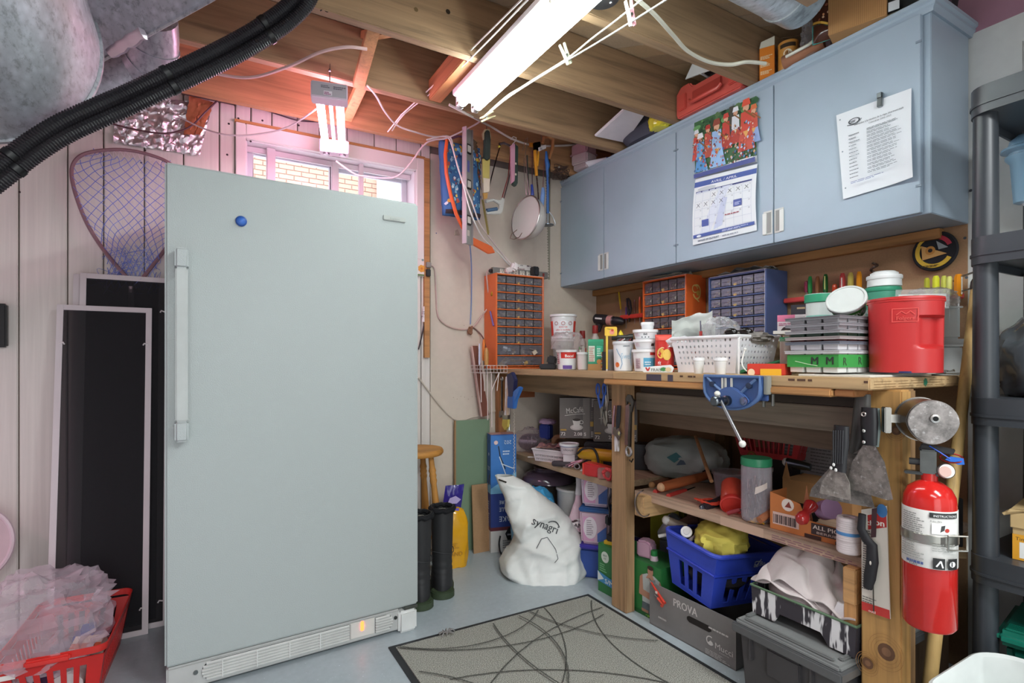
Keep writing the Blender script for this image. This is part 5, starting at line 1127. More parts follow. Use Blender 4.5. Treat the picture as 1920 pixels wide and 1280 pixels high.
def art(l, r, h):
    l.t('LIBERTÉ', r*.25, h*.82, h*.06, '#4a5560', bold=.03); l.line([(-r*.65, h*.75), (-r*.5, h*.62), (-r*.2, h*.45), (-r*.12, h*.25), (-r*.3, h*.08)], r*.06, '#6f9fc4')
    l.t('Swell', r*.25, h*.42, h*.26, '#a9cbe0', w=r*1.0); l.line([(r*.75, h*.78), (r*.62, h*.5), (r*.8, h*.2)], r*.06, '#9cc3de'); l.c(-r*.62, h*.22, r*.24, '#d9743a', 14); l.c(-r*.58, h*.26, r*.09, '#b8502a', 8)
t, r1, hh = tub('tall white yoghurt tub with blue swirl lettering and clips on top', 1169, 1.60, 40, 640, art=art, name='yoghurt_tub', lidc='#e9ebee')
for i in range(6): B(['#5a5a60', '#8a3a3c', '#d9d5d0', '#3a3a42'][i % 4], tr(0, 0, hh)).tube([(-.03+.011*i, -.01+.006*(i % 3), .003), (-.012+.009*i, .012, .012)], .003, 6).obj('clip', 'plastic', t)
t = thing('flashlight', 'black and yellow flashlight on the yoghurt tub', 'flashlight', put(1168, 1.64, SZ+hh+.02), face(1168)); B('#26241f', rm(0, 90, 0)).lathe([(.011, -.05), (.012, -.045), (.012, .015), (.017, .03), (.017, .045)], 18).obj('barrel', 'plastic', t); B('#e8d02a').lathe([(.014, .008), (.009, .022), (.0, .036)], 10, at=(-.01, .01, 0)).obj('cap', 'plastic', t)
def art(l, r, h): l.r(r*-.1, h*.2, r*1.0, h*.42, '#5db3d9', 4); l.r(r*.4, h*.74, r*.5, h*.12, '#c23a34', 2); l.r(-r*.8, h*.15, r*.45, h*.45, '#c9b4bb', 2); l.rows(-r*.78, h*.15, r*.4, h*.42, 8, '#7a5a66', 4, .4); l.rows(0, h*.3, r*.7, h*.2, 2, '#e8f6fb', 3)
t, r1, h1 = tub('white ice cream tub with blue label, bottom of the stack of three', 1209, 1.62, 46, 655, art=art, taper=.82, group='white tubs stacked in three')
def art(l, r, h): l.r(r*.5, h*.3, r*.35, h*.3, '#4a3a36', 2); l.rows(-r*.9, h*.3, r*.5, h*.4, 4, '#d0a8b4', 3, .4)
t, r1, h2 = tub('plain white tub with brown square mark, middle of the stack of three', 1210, 1.62, 44, 640, art=art, taper=.8, z=SZ+h1+.001, h=.041, group='white tubs stacked in three')
def art(l, r, h): l.r(-.008, h*.4, .016, h*.3, '#8a8f92'); [l.c(-.014+.014*i, h*.2, .003, '#6a7074', 6) for i in range(3)]; l.rows(-r*.9, h*.3, r*.5, h*.4, 4, '#d0a8b4', 3, .4)
t, r1, h3 = tub('white tub with grey emblem, topmost of the stack of three', 1210, 1.62, 45, 625, art=art, taper=.82, z=SZ+h1+h2+.002, h=.040, group='white tubs stacked in three')
tub('small white cup upside down on the tub stack', 1214, 1.62, 24, 612, taper=.9, z=SZ+h1+h2+h3+.003, h=.03, name='cup', catg='cup', lidc='#eef0f1')
# red snack bag
t = thing('snack_bag', 'red and yellow printed snack bag standing between tubs and basket', 'snack bag', put(1246, 1.63), face(1246)); s = sp(1246, 1.63); hh = zat(1246, 627, 1.63)-SZ; w = 34*s
def bf(u, v, k=1): e = (1-(2*u-1)**4)*(1-(2*v-1)**8); return V(((u-.5)*w, -k*.022*e+.002*nzv((u*6, v*9, 2)), v*hh))
b = B('#cc3b34'); b.grid(lambda u, v: bf(u, v), 12, 16); b.grid(lambda u, v: bf(1-u, v, -1), 12, 16); b.obj('pouch', 'gloss', t)
l = L(); l.r(.02, .84, .96, .14, '#e0584a', 4); l.c(.3, .5, .2, '#e0b04a', 14, .14); l.c(.62, .46, .22, '#e9c05a', 14, .15); l.ring(.38, .52, .2, .03, '#f3e2b0', 60, 200, 10, .14); l.t('riz', .15, .2, .16, '#fff', 'l', bold=.02); l.t('craquants', .1, .1, .11, '#fff', 'l', bold=.02); l.place('print', t, lambda x, y, h: bf(x, y)+V((0, -.001-h, 0)), div=3)
t = thing('produce_tray', 'white printed paper tray lying before the tub stack', 'tray', put(1233, 1.54), face(1233)); B('#e3e5e6').prism([(-.055, 0), (.055, 0), (.062, .018), (.05, .03), (-.062, .02)], -.008, .03).obj('tray', 'print', t, bevel=.002)
l = L(); l.line([(-.045, .02), (-.037, .006), (-.03, .02)], .006, '#c23a3a'); l.t('FRAIS', -.025, .005, .016, '#2f3a33', 'l'); l.c(.022, .013, .012, '#3f8a4a', 8, .008); l.c(.04, .012, .012, '#d9c49a', 8, .009); l.place('print', t, front(0, -.008, 0))
# ---- drill, red rail and its tools on the hardboard
HX = BX-.010
t = thing('cordless_drill', 'black cordless drill hanging on the hardboard above the tubs', 'drill', P(1140, 600, X=2.2), R(-60)); t.rotation_euler = (0, R(8), R(-70))
M_ = rm(0, 90, 0)
B('#2b282c', M_).lathe([(.022, -.10), (.032, -.09), (.034, -.02), (.032, .0)], 20).obj('motor_housing', 'plastic', t, bevel=0); B('#c98a86', M_).lathe([(.031, .0), (.032, .03), (.028, .034)], 20).obj('torque_collar', 'plastic', t)
B('#b9b2b0', M_).lathe([(.029, .034), (.029, .042)], 20).obj('ring', 'metal', t); B('#29262c', M_).lathe([(.026, .042), (.028, .06), (.024, .10), (.012, .115)], 20).obj('chuck', 'plastic', t)
B('#232125').prism([(-.075, -.02), (-.035, -.025), (-.05, -.085), (-.09, -.075)], -.016, .016).obj('grip', 'rubber', t, bevel=.006); B('#e9e6e6').box(-.05, -.034, .004, .05, .003, .01).obj('logo_strip', 'print', t)
a, c = P(1165, 592, X=HX-.02), P(1206, 588, X=HX-.02); rk = thing('tool_rail', 'red plastic tool rail screwed to the hardboard left of the orange cabinet', 'rail', (HX-.018, (a.y+c.y)/2, a.z-.012))
B('#d2382e').bb(-.016, .016, -(a.y-c.y)/2-.01, (a.y-c.y)/2, -.01, .014).obj('rail', 'plastic', rk, bevel=.003)
def rack_tool(label, px, pyt, pyb, c, r, shaft=.08, name='screwdriver', cat_='screwdriver', X=HX-.022, tilt=0, kind='gloss', grp=None, low=0):
    e = P(px, pyb, X=X); tp = P(px+tilt, pyt, X=X); t = thing(name, label, cat_, e, 0, grp); d = tp-e
    B(c).tube([(0, 0, 0), tuple(d*.12), tuple(d*.3), tuple(d*.85), tuple(d)], [r*.75, r*.9, r, r*.95, r*.6], 8).obj('handle', kind, t)
    if shaft: B('#9a9896').tube([(0, 0, .002), (0, 0, -shaft)], r*.33, 6).obj('shaft', 'metal', t)
    return t
rack_tool('screwdriver with thin yellow handle in the red rail', 1164, 545, 580, '#c9a82c', .006, .07, tilt=-4)
rack_tool('screwdriver with purple shaft collar in the red rail', 1174, 575, 600, '#5a3f7a', .006, .05)
rack_tool('orange handled screwdriver in the red rail beside the orange cabinet', 1200, 556, 590, '#e5752c', .008, .06)
rack_tool('brown handled awl in the red rail', 1190, 562, 588, '#6a4a3a', .006, .06, 'awl', 'tool')
t = thing('pliers', 'black handled pliers hanging in the red rail', 'pliers', P(1180, 588, X=HX-.03)); Y_ = 0
for s_ in (-1, 1): B('#1f1d22').tube([(0, 0, -.01), (0, s_*.014, .03), (0, s_*.012+.006, .075), (0, s_*.006+.016, .095)], [.007, .008, .007, .005], 8).obj('handle', 'rubber', t)
B('#5a5658').prism([(-.004, -.01), (.004, -.01), (.002, -.05), (-.002, -.05)], -.006, .006).obj('jaws', 'metal', t)
# ---- perforated white basket
bk = thing('basket', 'white perforated plastic basket full of rags on the bench', 'basket', (1.62+.115, 1.224+.151, SZ)); hx, hy, hh = .118, .153, .137
def side(i):
    def fn(u, v):
        k = .86+.14*v; a, c = [((-1, 1), (-1, -1)), ((-1, -1), (1, -1)), ((1, -1), (1, 1)), ((1, 1), (-1, 1))][i]
        x = a[0]+(c[0]-a[0])*u; y = a[1]+(c[1]-a[1])*u
        return V((x*hx*k, y*hy*k, .004+(hh-.010)*v))
    return fn
for i, n in enumerate((15, 12, 15, 12)):
    B('#e8e8ec').holes(side(i), n, 6, .22, .26, True, .002, skip=(lambda a, c, n=n: a in (0, n-1) or c in (0,))).obj('side_panel', 'plastic', bk, smooth=30)
B('#e6e6ea').bb(-hx*.87, hx*.87, -hy*.87, hy*.87, 0, .005).obj('base', 'plastic', bk, bevel=.001)
B('#efeff2').tube([(sx*hx, sy*hy, hh-.004) for sx, sy in ((-1, 1), (-1, -1), (1, -1), (1, 1))], .0065, 8, closed=True).obj('rim', 'plastic', bk)
def rag(name, label, loc, sx, sy, sz, c, seed, kind='cloth', amp=.25, fr=5, cat_='rag', rz=0):
    b = B(c); blob(b, sx, sy, sz, seed, amp, fr, 36, .8); o = b.obj(name, kind, None, loc=loc, rot=(0, 0, rz)); return tag(o, label, cat_)
p = put(1296, 1.70, SZ+.105); t = thing('cloth', 'stiff pale grey cloth standing up in the white basket', 'cloth', p, face(1296)); s = sp(1296, 1.70)
def cf2(u, v): a = .065-.12*u; return V((-.075+.155*u+.0*v, .02*nzv((u*3, v*3, 2))-.01+.03*math.sin(u*3), (.02+.085*v*(1 if u < .75 else .95))+(.04*u*v)+.012*nzv((u*4, v*2, 8))-.045*(1-u)*(1-v)*0))
b = B('#c6c9c4'); b.grid(cf2, 20, 12, th=-.002); b.grid(lambda u, v: cf2(u, v*.55)+V((.01, -.02-.01*v, -.012+.01*math.sin(u*7))), 20, 8, '#b9bdb8', th=-.002); b.obj('folds', 'cloth', t)
rag('bag', 'clear plastic bag bunched in the middle of the white basket', tuple(put(1350, 1.72, SZ+.10)), .055, .05, .055, '#d9d9da', 4, 'film', .35, 7, 'plastic bag')
rag('cloth', 'white rag bunched at the left end of the white basket', tuple(put(1275, 1.68, SZ+.10)), .05, .05, .024, '#e5e6e8', 9, 'cloth', .3, 7, 'rag')
rag('cloth', 'grey rag lying along the right of the white basket', tuple(put(1400, 1.74, SZ+.115)), .05, .07, .018, '#8c8680', 6, 'cloth', .35, 8, 'rag')
t = thing('screwdriver', 'small red screwdriver standing in the white basket', 'screwdriver', put(1314, 1.66, SZ+.10)); B('#a83a36').tube([(0, 0, .02), (0, 0, .06)], .006, 8).obj('handle', 'gloss', t); B('#8a8aa0').tube([(0, 0, .06), (0, .002, .10)], .0025, 6).obj('shaft', 'metal', t)
t = thing('safety_glasses', 'dark sunglasses lying on the rags at the right of the white basket', 'glasses', put(1385, 1.68, SZ+.15), face(1385))
for s_ in (-1, 1): B('#1b1614').ball((s_*.025, 0, .0), .022, .006, .015, 12).obj('lens', 'gloss', t); B('#4a3325').tube([(s_*.045, 0, .004), (s_*.05, .06, -.004)], .003, 6).obj('arm', 'plastic', t)
B('#2a211c').tube([(-.005, -.002, .004), (.005, -.002, .004)], .003, 6).obj('bridge', 'plastic', t)
for px, lab in ((1310, 'small white paper cup in front of the basket, left one'), (1351, 'small white paper cup in front of the basket, right one')):
    tub(lab, px, 1.525, 24 if px > 1340 else 21, 670, c='#e9ebea', name='paper_cup', catg='cup', taper=.78, group='paper cups before the basket')
t = thing('white_rod', 'thin white plastic rod standing at the basket corner', 'rod', put(1385, 1.57)); B('#eeeeec').tube([(0, 0, .0), (0, 0, .118), (.012, .006, .123), (.03, .012, .124)], .0035, 8).obj('rod', 'plastic', t)
q = [put(1397, 1.60, SZ+.085), put(1391, 1.58, SZ+.04), put(1398, 1.56, SZ+.015), put(1409, 1.54, SZ+.008)]; t = cable('short white cord with plug lying by the basket', q, .0022, '#f0efe8', name='charging_cord', cat_='cord'); B('#f2f2ee').box(*(q[3]-q[0]), .012, .02, .012, r=(0, 0, 30)).obj('plug', 'plastic', t, bevel=.002); B('#f2f2ee').ball((0, 0, 0), .006, n=8).obj('plug', 'plastic', t)
# board with purple cloth; red and yellow box; green wedge
t = thing('white_board', 'thin white board bridging the basket and the seed trays', 'board', (1.86, 1.07, SZ+.14), R(-70)); B('#d9d6cf').bb(-.14, .13, -.06, .06, 0, .012).obj('board', 'paint', t, bevel=.001)
for x in (-.1, .1): B('#cfcac2').bb(x-.01, x+.01, -.04, .04, -.14, 0).obj('foot', 'paint', t)
rag('cloth', 'dark purple cloth folded on the white board', (1.86, 1.06, SZ+.1525), .05, .09, .018, '#3d3560', 3, 'cloth', .3, 7, 'cloth'); rag('bag', 'grey crumpled bag on the white board by the pink box', (1.90, .97, SZ+.1525), .05, .06, .03, '#a9a5a8', 7, 'film', .35, 8, 'plastic bag')
t = block('red_box', 'red box with yellow end lying before the seed trays', 'box', put(1442, 1.57), R(-82), .11, .07, .036, '#d0402f', 'print', .002); B('#edb52f').bb(-.01, .055, -.037, -.034, .0, .02).obj('yellow_band', 'print', t); l = L(); l.c(-.04, .008, .012, '#f0d8b8', 12); l.place('round_mark', t, front(0, -.035, 0))
t = thing('green_wedge', 'green plastic wedge leaning behind the red box', 'wedge', put(1440, 1.68), R(-80)); B('#2f8a5a').prism([(-.09, 0), (.08, .05), (.09, .062), (.05, .05), (-.09, .012)], -.02, .02).obj('wedge', 'plastic', t, bevel=.002)
t, r1, hh = tub('clear glass jar with green lid between the red box and seed trays', 1474, 1.64, 22, 632, c='#b9a8a0', kind='frost', name='jar', catg='jar', lidc='#2f9a6a', taper=.95)
# ---- seed trays
stp = thing('tray_newspaper', 'folded newspaper lying under the seed trays and red canister', 'newspaper', (1.70, .86, SZ)); B('#d5d3cc').bb(-.15, .2, -.1, .1, 0, .006).obj('fold', 'print', stp, bevel=.001); B('#c9c6be').bb(.0, .27, -.11, .09, .006, .010).obj('fold', 'print', stp, bevel=.001)
t = stp; b = B('#bdbab2'); b.grid(lambda u, v: (.2+.09*u, -.125+.11*v, .012+.014*abs(nzv((u*6, v*6, 1)))), 12, 12, th=-.001); b.obj('crumpled_corner', 'print', t)
def seed_tray(label, cx, cy, z, c, rim, w=.205, d=.155, h=.028, ncx=4, ncy=3, tape=None):
    t = thing('seed_tray', label, 'seed tray', (cx, cy, z), R(-2), 'stacked seed trays')
    for i in range(ncx):
        for j in range(ncy):
            x, y = -w/2+w*(i+.5)/ncx, -d/2+d*(j+.5)/ncy; B(c).box(x, y, h/2, w/ncx*.84, d/ncy*.84, h, None, None, 1.08, 1.08).obj('cell', 'plastic', t, bevel=.002, seg=1)
    B(rim).bb(-w/2-.008, w/2+.008, -d/2-.008, d/2+.008, h-.003, h).obj('rim', 'plastic', t, bevel=.001); B(rim).bb(-w/2-.006, w/2+.006, -d/2-.006, d/2+.006, h-.009, h-.003).obj('lip', 'plastic', t); return t
cx_, cy_ = 1.56+.107, .843+.08; z0 = SZ+.0105; CXT, CYT = cx_, cy_
t = seed_tray('white seed tray with green tape lettered M M R R T, bottom of the stack', cx_, cy_, z0, '#dcdcd8', '#c9ccd0', h=.065)
b = B('#3f964a'); w, d = .205, .155; b.bb(-w/2-.0015, w/2+.0015, -d/2-.0015, d/2+.0015, .016, .053); b.obj('green_tape', 'matte', t)
l = L(); l.t('M', .045, .008, .032, '#26302a', bold=.03); l.t('M', .0, .008, .032, '#26302a', bold=.03); l.line([(.01, .004), (-.02, .009), (-.06, .018)], .0018, '#c9e6c0'); l.place('marker_letters', t, left(-w/2-.0018, -.008, .016))
l = L(); l.t('R', -.075, .006, .032, '#3a4a3a'); l.t('R', .0, .008, .032, '#3a4a3a'); l.t('T', .075, .010, .030, '#6f8a6a'); l.place('marker_letters', t, front(0, -d/2-.0018, .016))
z = z0+.0655
for lab, c, rim, h in (('pale grey seed tray above the green taped one', '#cfcdd0', '#6d7480', .026), ('dark red rimmed seed tray in the middle of the stack', '#6a3a38', '#a59c9c', .014), ('dark green seed tray in the upper stack', '#2f4a3c', '#98989c', .018), ('grey seed tray, second from the top', '#aaa7ab', '#8d8d92', .02), ('light grey seed tray, topmost of the stack', '#a7a6a9', '#77787c', .02)):
    seed_tray(lab, cx_+.002, cy_, z, c, rim, h=h); z += h+.0005
ZT = z
t, r1, hh = tub('stack of clear plastic cups between the trays and the red canister', 1655, 1.72, 30, 618, c='#dfe3e6', kind='frost', name='cup_stack', catg='cups', taper=.8, z=SZ+.0105, group=None)
for i in range(4): B('#eef0f1').lathe([(r1*.98, hh-.012*i-.003), (r1*1.05, hh-.012*i-.002), (r1*1.05, hh-.012*i+.002)], 24).obj('cup_rim', 'plastic', t)
# ---- red canister
s = sp(1697, 1.75); c_ = put(1697, 1.75, SZ+.0125); rc = thing('coffee_canister', 'big red plastic coffee canister with hand grips on the bench', 'canister', c_, face(1697)); hh = zat(1697, 560, 1.75)-SZ-.0125; r1 = 60*s
def cf3(u, v):
    th = 2*math.pi*u; x, y = math.cos(th), math.sin(th); r_ = r1*(.965-.03*(1-v))
    dent = 0
    for a in (-38, 142):
        dd = abs((math.degrees(th)-a+180) % 360-180); dent = max(dent, max(0, 1-(dd/34)**4))
    vv = min(1, max(0, (v-.34)/.05), max(0, (.80-v)/.03)); dent *= max(0, vv)
    sq = (abs(x)**2.6+abs(y)**2.6)**(-1/2.6)
    return V((x*sq*r_*(1-.2*dent), y*sq*r_*(1-.2*dent), v*hh*.93))
b = B('#b82a2a'); b.grid(cf3, 72, 60, wrap=True); b.obj('body', 'plastic', rc, smooth=30)
B('#bd302e').lathe([(r1*.96, hh*.925), (r1*1.0, hh*.935), (r1*1.0, hh*.955), (r1*.985, hh*.96), (r1*1.0, hh*.965), (r1*.99, hh*.995), (r1*.93, hh), (r1*.9, hh*.99)], 48).obj('lid', 'plastic', rc)
B('#b82a2a').lathe([(r1*.93, hh*.90), (r1*.97, hh*.92), (r1*.97, hh*.935)], 48).obj('neck', 'plastic', rc)
B('#2a2a5a').lathe([(r1*.945, -.001), (r1*.945, .004)], 40).obj('base_ring', 'plastic', rc)
l = L(); a = '#d8524c'; l.r(-.03, hh*.66, .06, .002, a); l.r(-.03, hh*.66+.036, .06, .002, a); l.r(-.03, hh*.66, .002, .036, a); l.r(.028, hh*.66, .002, .036, a); l.t('Folgers', 0, hh*.66+.006, .014, a, bold=.02); l.line([(-.02, hh*.66+.02), (-.008, hh*.66+.03), (.002, hh*.66+.022), (.012, hh*.66+.03), (.022, hh*.66+.02)], .002, a)
l.place('embossed_mark', rc, lambda x, y, h: V((x, -r1*.962-h, y)), 'plastic', lift=.001)
# ---- boxes and jars behind the trays
XB = 1.95
t = block('printed_box', 'pink and black printed box behind the seed trays', 'box', put(1486, XB, SZ+.12), R(-62), .10, .05, .10, '#e9dfe2', 'print', .002)
l = L(); l.r(-.05, .075, .06, .025, '#e07a9c'); l.c(-.02, .03, .02, '#3a2a2c', 12, .026); l.c(-.02, .026, .013, '#d9a98c', 10, .017); l.t('300', .028, .045, .022, '#d0507c', bold=.02); l.rows(-.045, .06, .09, .012, 2, '#c06a8a', 3); l.place('front_print', t, front(0, -.025, 0)); l = L(); l.r(-.025, 0, .05, .1, '#2b2024'); l.c(0, .05, .018, '#8a4a4a', 10); l.place('side_print', t, right(.05, 0, 0))
B('#b09a78').bb(-.06, .06, -.04, .04, -.12, 0).obj('wooden_riser', 'woodx', t)
t = block('blister_card', 'black hang card standing behind the pink printed box', 'card', put(1502, 2.02, SZ+.22), R(-62), .07, .006, .045, '#2b2630', 'print', .001); B('#2b2630').bb(-.02, .02, -.003, .003, -.22, 0).obj('stem', 'print', t); l = L(); l.r(-.014, .028, .028, .007, '#a88f6a'); l.place('hang_hole', t, front(0, -.003, 0))
def art(l, r, h): l.r(-r*1.2, h*.05, r*1.9, h*.55, '#7fc4b4', 6); l.rows(-r*1.0, h*.15, r*.8, h*.4, 6, '#e6f2ee', 3, .5); l.rows(r*.0, h*.2, r*.6, h*.1, 1, '#2a3a4a', 4)
t, r1, hh = tub('white and teal plastic jar with green lid behind the seed trays', 1538, 1.86, 50, 552, c='#dfe8e4', name='jar', catg='jar', taper=.97, lidc=None, art=art, z=SZ+.09)
B('#35a078').lathe([(r1*1.0, hh-.03), (r1*1.06, hh-.028), (r1*1.06, hh-.002), (r1*1.0, hh), (r1*.3, hh)], 30).obj('lid', 'plastic', t); B('#8a6f58').lathe([(r1*1.0, -.09), (r1*1.0, -.001)], 24).obj('stand', 'woodz', t)
t, r1, hh = tub('green lidded yoghurt tub tipped over on the seed trays', 1588, 1.80, 64, 0, c='#4a9a42', name='yoghurt_tub', taper=.8, z=ZT+.026, h=.06, lidc='#cdd1ce'); t.rotation_euler = (R(52), R(-8), face(1588)-R(8)); t.location = put(1594, 1.76, ZT+.024)
l = L(); l.t('ACTIVIA', 0, .016, .024, '#eef5ea', bold=.03); l.place('lettering', t, wrap(r1*.8, r1*.965, .06, -70), div=1)
t, r1, hh = tub('tall teal and yellow jar behind the red canister', 1655, 1.98, 58, 540, c='#4f9f84', name='jar', catg='jar', taper=.98, lidc='#3d9f7c', art=lambda l, r, h: (l.r(-r*1.5, h*.80, r*3, h*.06, '#d9a25a', 12), l.rows(-r, h*.4, r*1.2, h*.25, 4, '#dfeee6', 3)))
t2, r2, h2 = tub('white round lidded tub standing on the tall teal jar', 1658, 1.98, 56, 517, c='#e6eae9', name='tub', taper=.98, z=SZ+hh+.001, lidc='#eef1f0'); B('#e9eceb').lathe([(r2*.78, h2), (r2*.8, h2+.008), (r2*.6, h2+.014)], 30).obj('raised_lid', 'plastic', t2)
t = thing('chisel_pack', 'clear hang pack with white and green card on the red canister', 'package', put(1728, 1.88, SZ+.205), face(1728)); B('#e8ebe6').box(0, 0, .022, .115, .004, .04, r=(0, 3, 0)).obj('card', 'print', t); B('#dfe3e2').box(0, -.006, .027, .13, .004, .058, r=(0, 3, 0)).obj('clear_pack', 'clear', t); B('#c9c9c4').bb(-.03, .03, .01, .02, -.19, .01).obj('prop', 'plastic', t)
l = L(); l.p([(-.05, .004), (-.035, .004), (-.005, .04), (-.02, .04)], '#4aa84a'); l.t('momar', -.042, .012, .013, '#2f3a30', rot=55); l.t('HOSE REEL', .028, .026, .007, '#4a5a50'); l.t('TROUSSE', .02, .008, .009, '#3a4a40'); l.place('card_print', t, front(0, -.0025, 0))
# right end: clear boxes, foil pan
Xr = 1.93
t = block('clear_box', 'clear plastic storage box on the bench right end', 'storage box', (2.03, .84, SZ+.115), R(-30), .16, .12, .10, '#cfd6d6', 'frost', .006); B('#dfe4e4').bb(-.084, .084, -.064, .064, .097, .103).obj('lid', 'frost', t, bevel=.002)
t = thing('glue_tube', 'white glue tube lying in the clear storage box', 'tube', (2.0, .83, SZ+.225)); B('#e6ebee').tube([(-.05, 0, -.02), (.03, .02, .02)], [.014, .016], 10).obj('tube', 'plastic', t); B('#7fb3dd').tube([(-.01, .01, 0), (.0, .012, .005)], .0165, 10).obj('blue_band', 'plastic', t)
t = block('foil_pan', 'aluminium pan under the clear storage box at the bench end', 'pan', (2.03, .84, SZ), R(-30), .17, .13, .095, '#c9cdcc', 'paint', .008, 'pan'); B('#d3d7d6').bb(-.092, .092, -.072, .072, .09, .096).obj('pan_rim', 'paint', t, bevel=.002)
t = block('shallow_tray', 'thin clear lid between the foil pan and the clear box', 'lid', (2.03, .84, SZ+.0965), R(-30), .19, .15, .018, '#d5dbdc', 'frost', .004)
rag('bag', 'clear plastic bag of fittings on the clear storage box', (2.05, .82, SZ+.219), .07, .05, .03, '#cfc4bc', 12, 'film', .35, 8, 'plastic bag')
# ---- screwdriver rack along the hardboard
rk = thing('screwdriver_rack', 'long red plastic screwdriver rack on the hardboard behind the jars', 'rack', (HX-.02, 1.28, P(1560, 552, X=HX).z-.008)); B('#cf4440').bb(-.018, .018, -.17, .17, -.012, .008).obj('rail', 'plastic', rk, bevel=.003)
rk = thing('screwdriver_rack', 'short red plastic screwdriver rack at the near end of the hardboard', 'rack', (HX-.02, .91, P(1765, 553, X=HX).z-.008)); B('#cf4440').bb(-.018, .018, -.10, .10, -.012, .008).obj('rail', 'plastic', rk, bevel=.003)
for px, pyt, pyb, c, r, lab in ((1512, 527, 548, '#8a2f4a', .008, 'short maroon handled screwdriver, far left of the long rack'), (1519, 518, 552, '#2f8a4a', .009, 'green handled screwdriver left in the long rack'), (1533, 518, 552, '#8a5a3a', .009, 'brown handled screwdriver in the long rack'), (1548, 514, 552, '#1f5a2a', .010, 'dark green striped screwdriver in the long rack'), (1565, 533, 555, '#c2482c', .010, 'short orange red stubby screwdriver in the long rack'), (1580, 512, 556, '#c04a4a', .011, 'red and white striped screwdriver in the long rack'), (1595, 511, 552, '#c2b05a', .011, 'pale yellow clear screwdriver in the long rack'), (1611, 509, 552, '#d98a1f', .010, 'amber handled screwdriver left of the auger bit'), (1738, 521, 550, '#b5b33a', .009, 'short olive yellow screwdriver right of the hang pack'), (1755, 517, 552, '#d9d93a', .011, 'bright yellow screwdriver in the right of the rack'), (1770, 517, 552, '#c9c95a', .009, 'slim yellow screwdriver in the right of the rack'), (1780, 518, 552, '#d9d97a', .009, 'pale yellow green screwdriver in the right of the rack'), (1797, 514, 556, '#e08a1a', .013, 'fat amber screwdriver at the right end of the rack')):
    t = rack_tool(lab, px, pyt, pyb, c, r, .09, X=HX-.045, grp='screwdrivers in the long rack')
    if px in (1548, 1580): B('#d8e08a' if px == 1548 else '#e8d5d0').tube([(-r, -.002, .02), (-r, -.002, .075)], .0022, 6).obj('stripe', 'gloss', t)
t = thing('auger_bit', 'rusty spiral auger bit standing in the long rack', 'drill bit', P(1634, 552, X=HX-.024)); q = P(1640, 492, X=HX-.024)-t.location
B('#6a5a50').tube([tuple(q*(i/40)+V((.0, .010*math.cos(i*.62), 0))+V((-.010*math.sin(i*.62), 0, 0))) for i in range(41)], .005, 6).obj('spiral', 'rust', t); B('#5a4c44').tube([(0, 0, -.06), (0, 0, .02)], .004, 6).obj('shank', 'rust', t)
t = thing('wire_hooks', 'bent wire hooks at the right end of the screwdriver rack', 'hook', P(1808, 530, X=HX-.03)); 
for dz in (.02, -.03): B('#b9b6ac').tube([(0, .03, dz-.01), (-.02, 0, dz), (-.03, -.05, dz+.012)], .003, 6).obj('wire', 'metal', t)
B('#b9b6ac').tube([(-.02, 0, .02), (-.02, 0, -.04)], .003, 6).obj('wire', 'metal', t)
# grinding disc
q = P(1753, 471, X=HX-.012); t = thing('grinding_disc', 'black and yellow cutting disc hanging on the hardboard under the cabinet', 'disc', q); rr_ = 37*sp(1753, HX-.012); m_ = rm(0, -90, 0)
B('#2b2c30', m_).lathe([(rr_*.97, -.002), (rr_, 0), (rr_*.97, .004), (rr_*.92, .005), (rr_*.9, .004)], 48).obj('rim', 'matte', t)
B('#22201f', m_).lathe([(rr_*.92, .0), (rr_*.91, .003)], 40).obj('web', 'matte', t)
l = L(); l.ring(0, 0, rr_*.84, rr_*.2, '#d9b53a', 150, 330, 30); l.ring(0, 0, rr_*.84, rr_*.14, '#d9b53a', 100, 150, 10); l.ring(0, 0, rr_*.8, rr_*.2, '#a8283c', 20, 70, 12); l.p([(-rr_*.55, rr_*.35), (rr_*.55, -rr_*.2), (-rr_*.5, -rr_*.4)], '#c99a5a'); l.p([(rr_*.1, rr_*.5), (rr_*.6, rr_*.1), (rr_*.2, rr_*.05)], '#8a8f92'); l.rows(-rr_*.55, -rr_*.78, rr_*1.1, rr_*.12, 2, '#3a2f1a', 3); l.c(-rr_*.15, rr_*.05, rr_*.22, '#b9803a', 16); l.c(-rr_*.15, rr_*.05, rr_*.1, '#1c1a18', 12)
l.place('printed_label', t, lambda x, y, h: V((-.0042-h, -x, y)))
# ---- woodworking vise
vq = P(1320, 697, X=FXB-.03), P(1428, 697, X=FXB-.03); yc = (vq[0].y+vq[1].y)/2; wv = vq[0].y-vq[1].y
vs = thing('bench_vise', 'blue cast iron woodworking vise bolted to the bench front', 'vise', (FXB-.012, yc, SZ), R(-90)); hv = SZ-zat(1375, 766, FXB-.03)
def half(w, h_, k=14): return [(-w/2, 0), (-w/2, -h_*.35)]+[(-w/2*math.cos(math.pi*i/k/1), -h_*.40-h_*.6*math.sin(math.pi*i/k)) for i in range(1, k)]+[(w/2, -h_*.35), (w/2, 0)]
B('#3f5a8c').prism(half(wv, hv), -.018, .0).obj('front_jaw', 'paint', vs, bevel=.004)
b = B('#54709e'); o_ = half(wv, hv); b.tube([(x*.965, -.02, z*.965-.004) for x, z in o_], .0055, 6, closed=True); b.obj('raised_rim', 'paint', vs)
for x0, x1 in ((-.42, -.12), (.42, .16)): B('#5a749e').tube([(x0*wv, -.02, -.01), (x0*.78*wv, -.022, -.026), (x1*wv, -.022, -hv*.55)], .005, 6).obj('rib', 'paint', vs); k = B('#26324a', tr(x0*.76*wv, -.018, -.030) @ rm(90)).lathe([(.009, 0), (.009, .01), (.004, .011)], 14).obj('screw_hole', 'paint', vs)
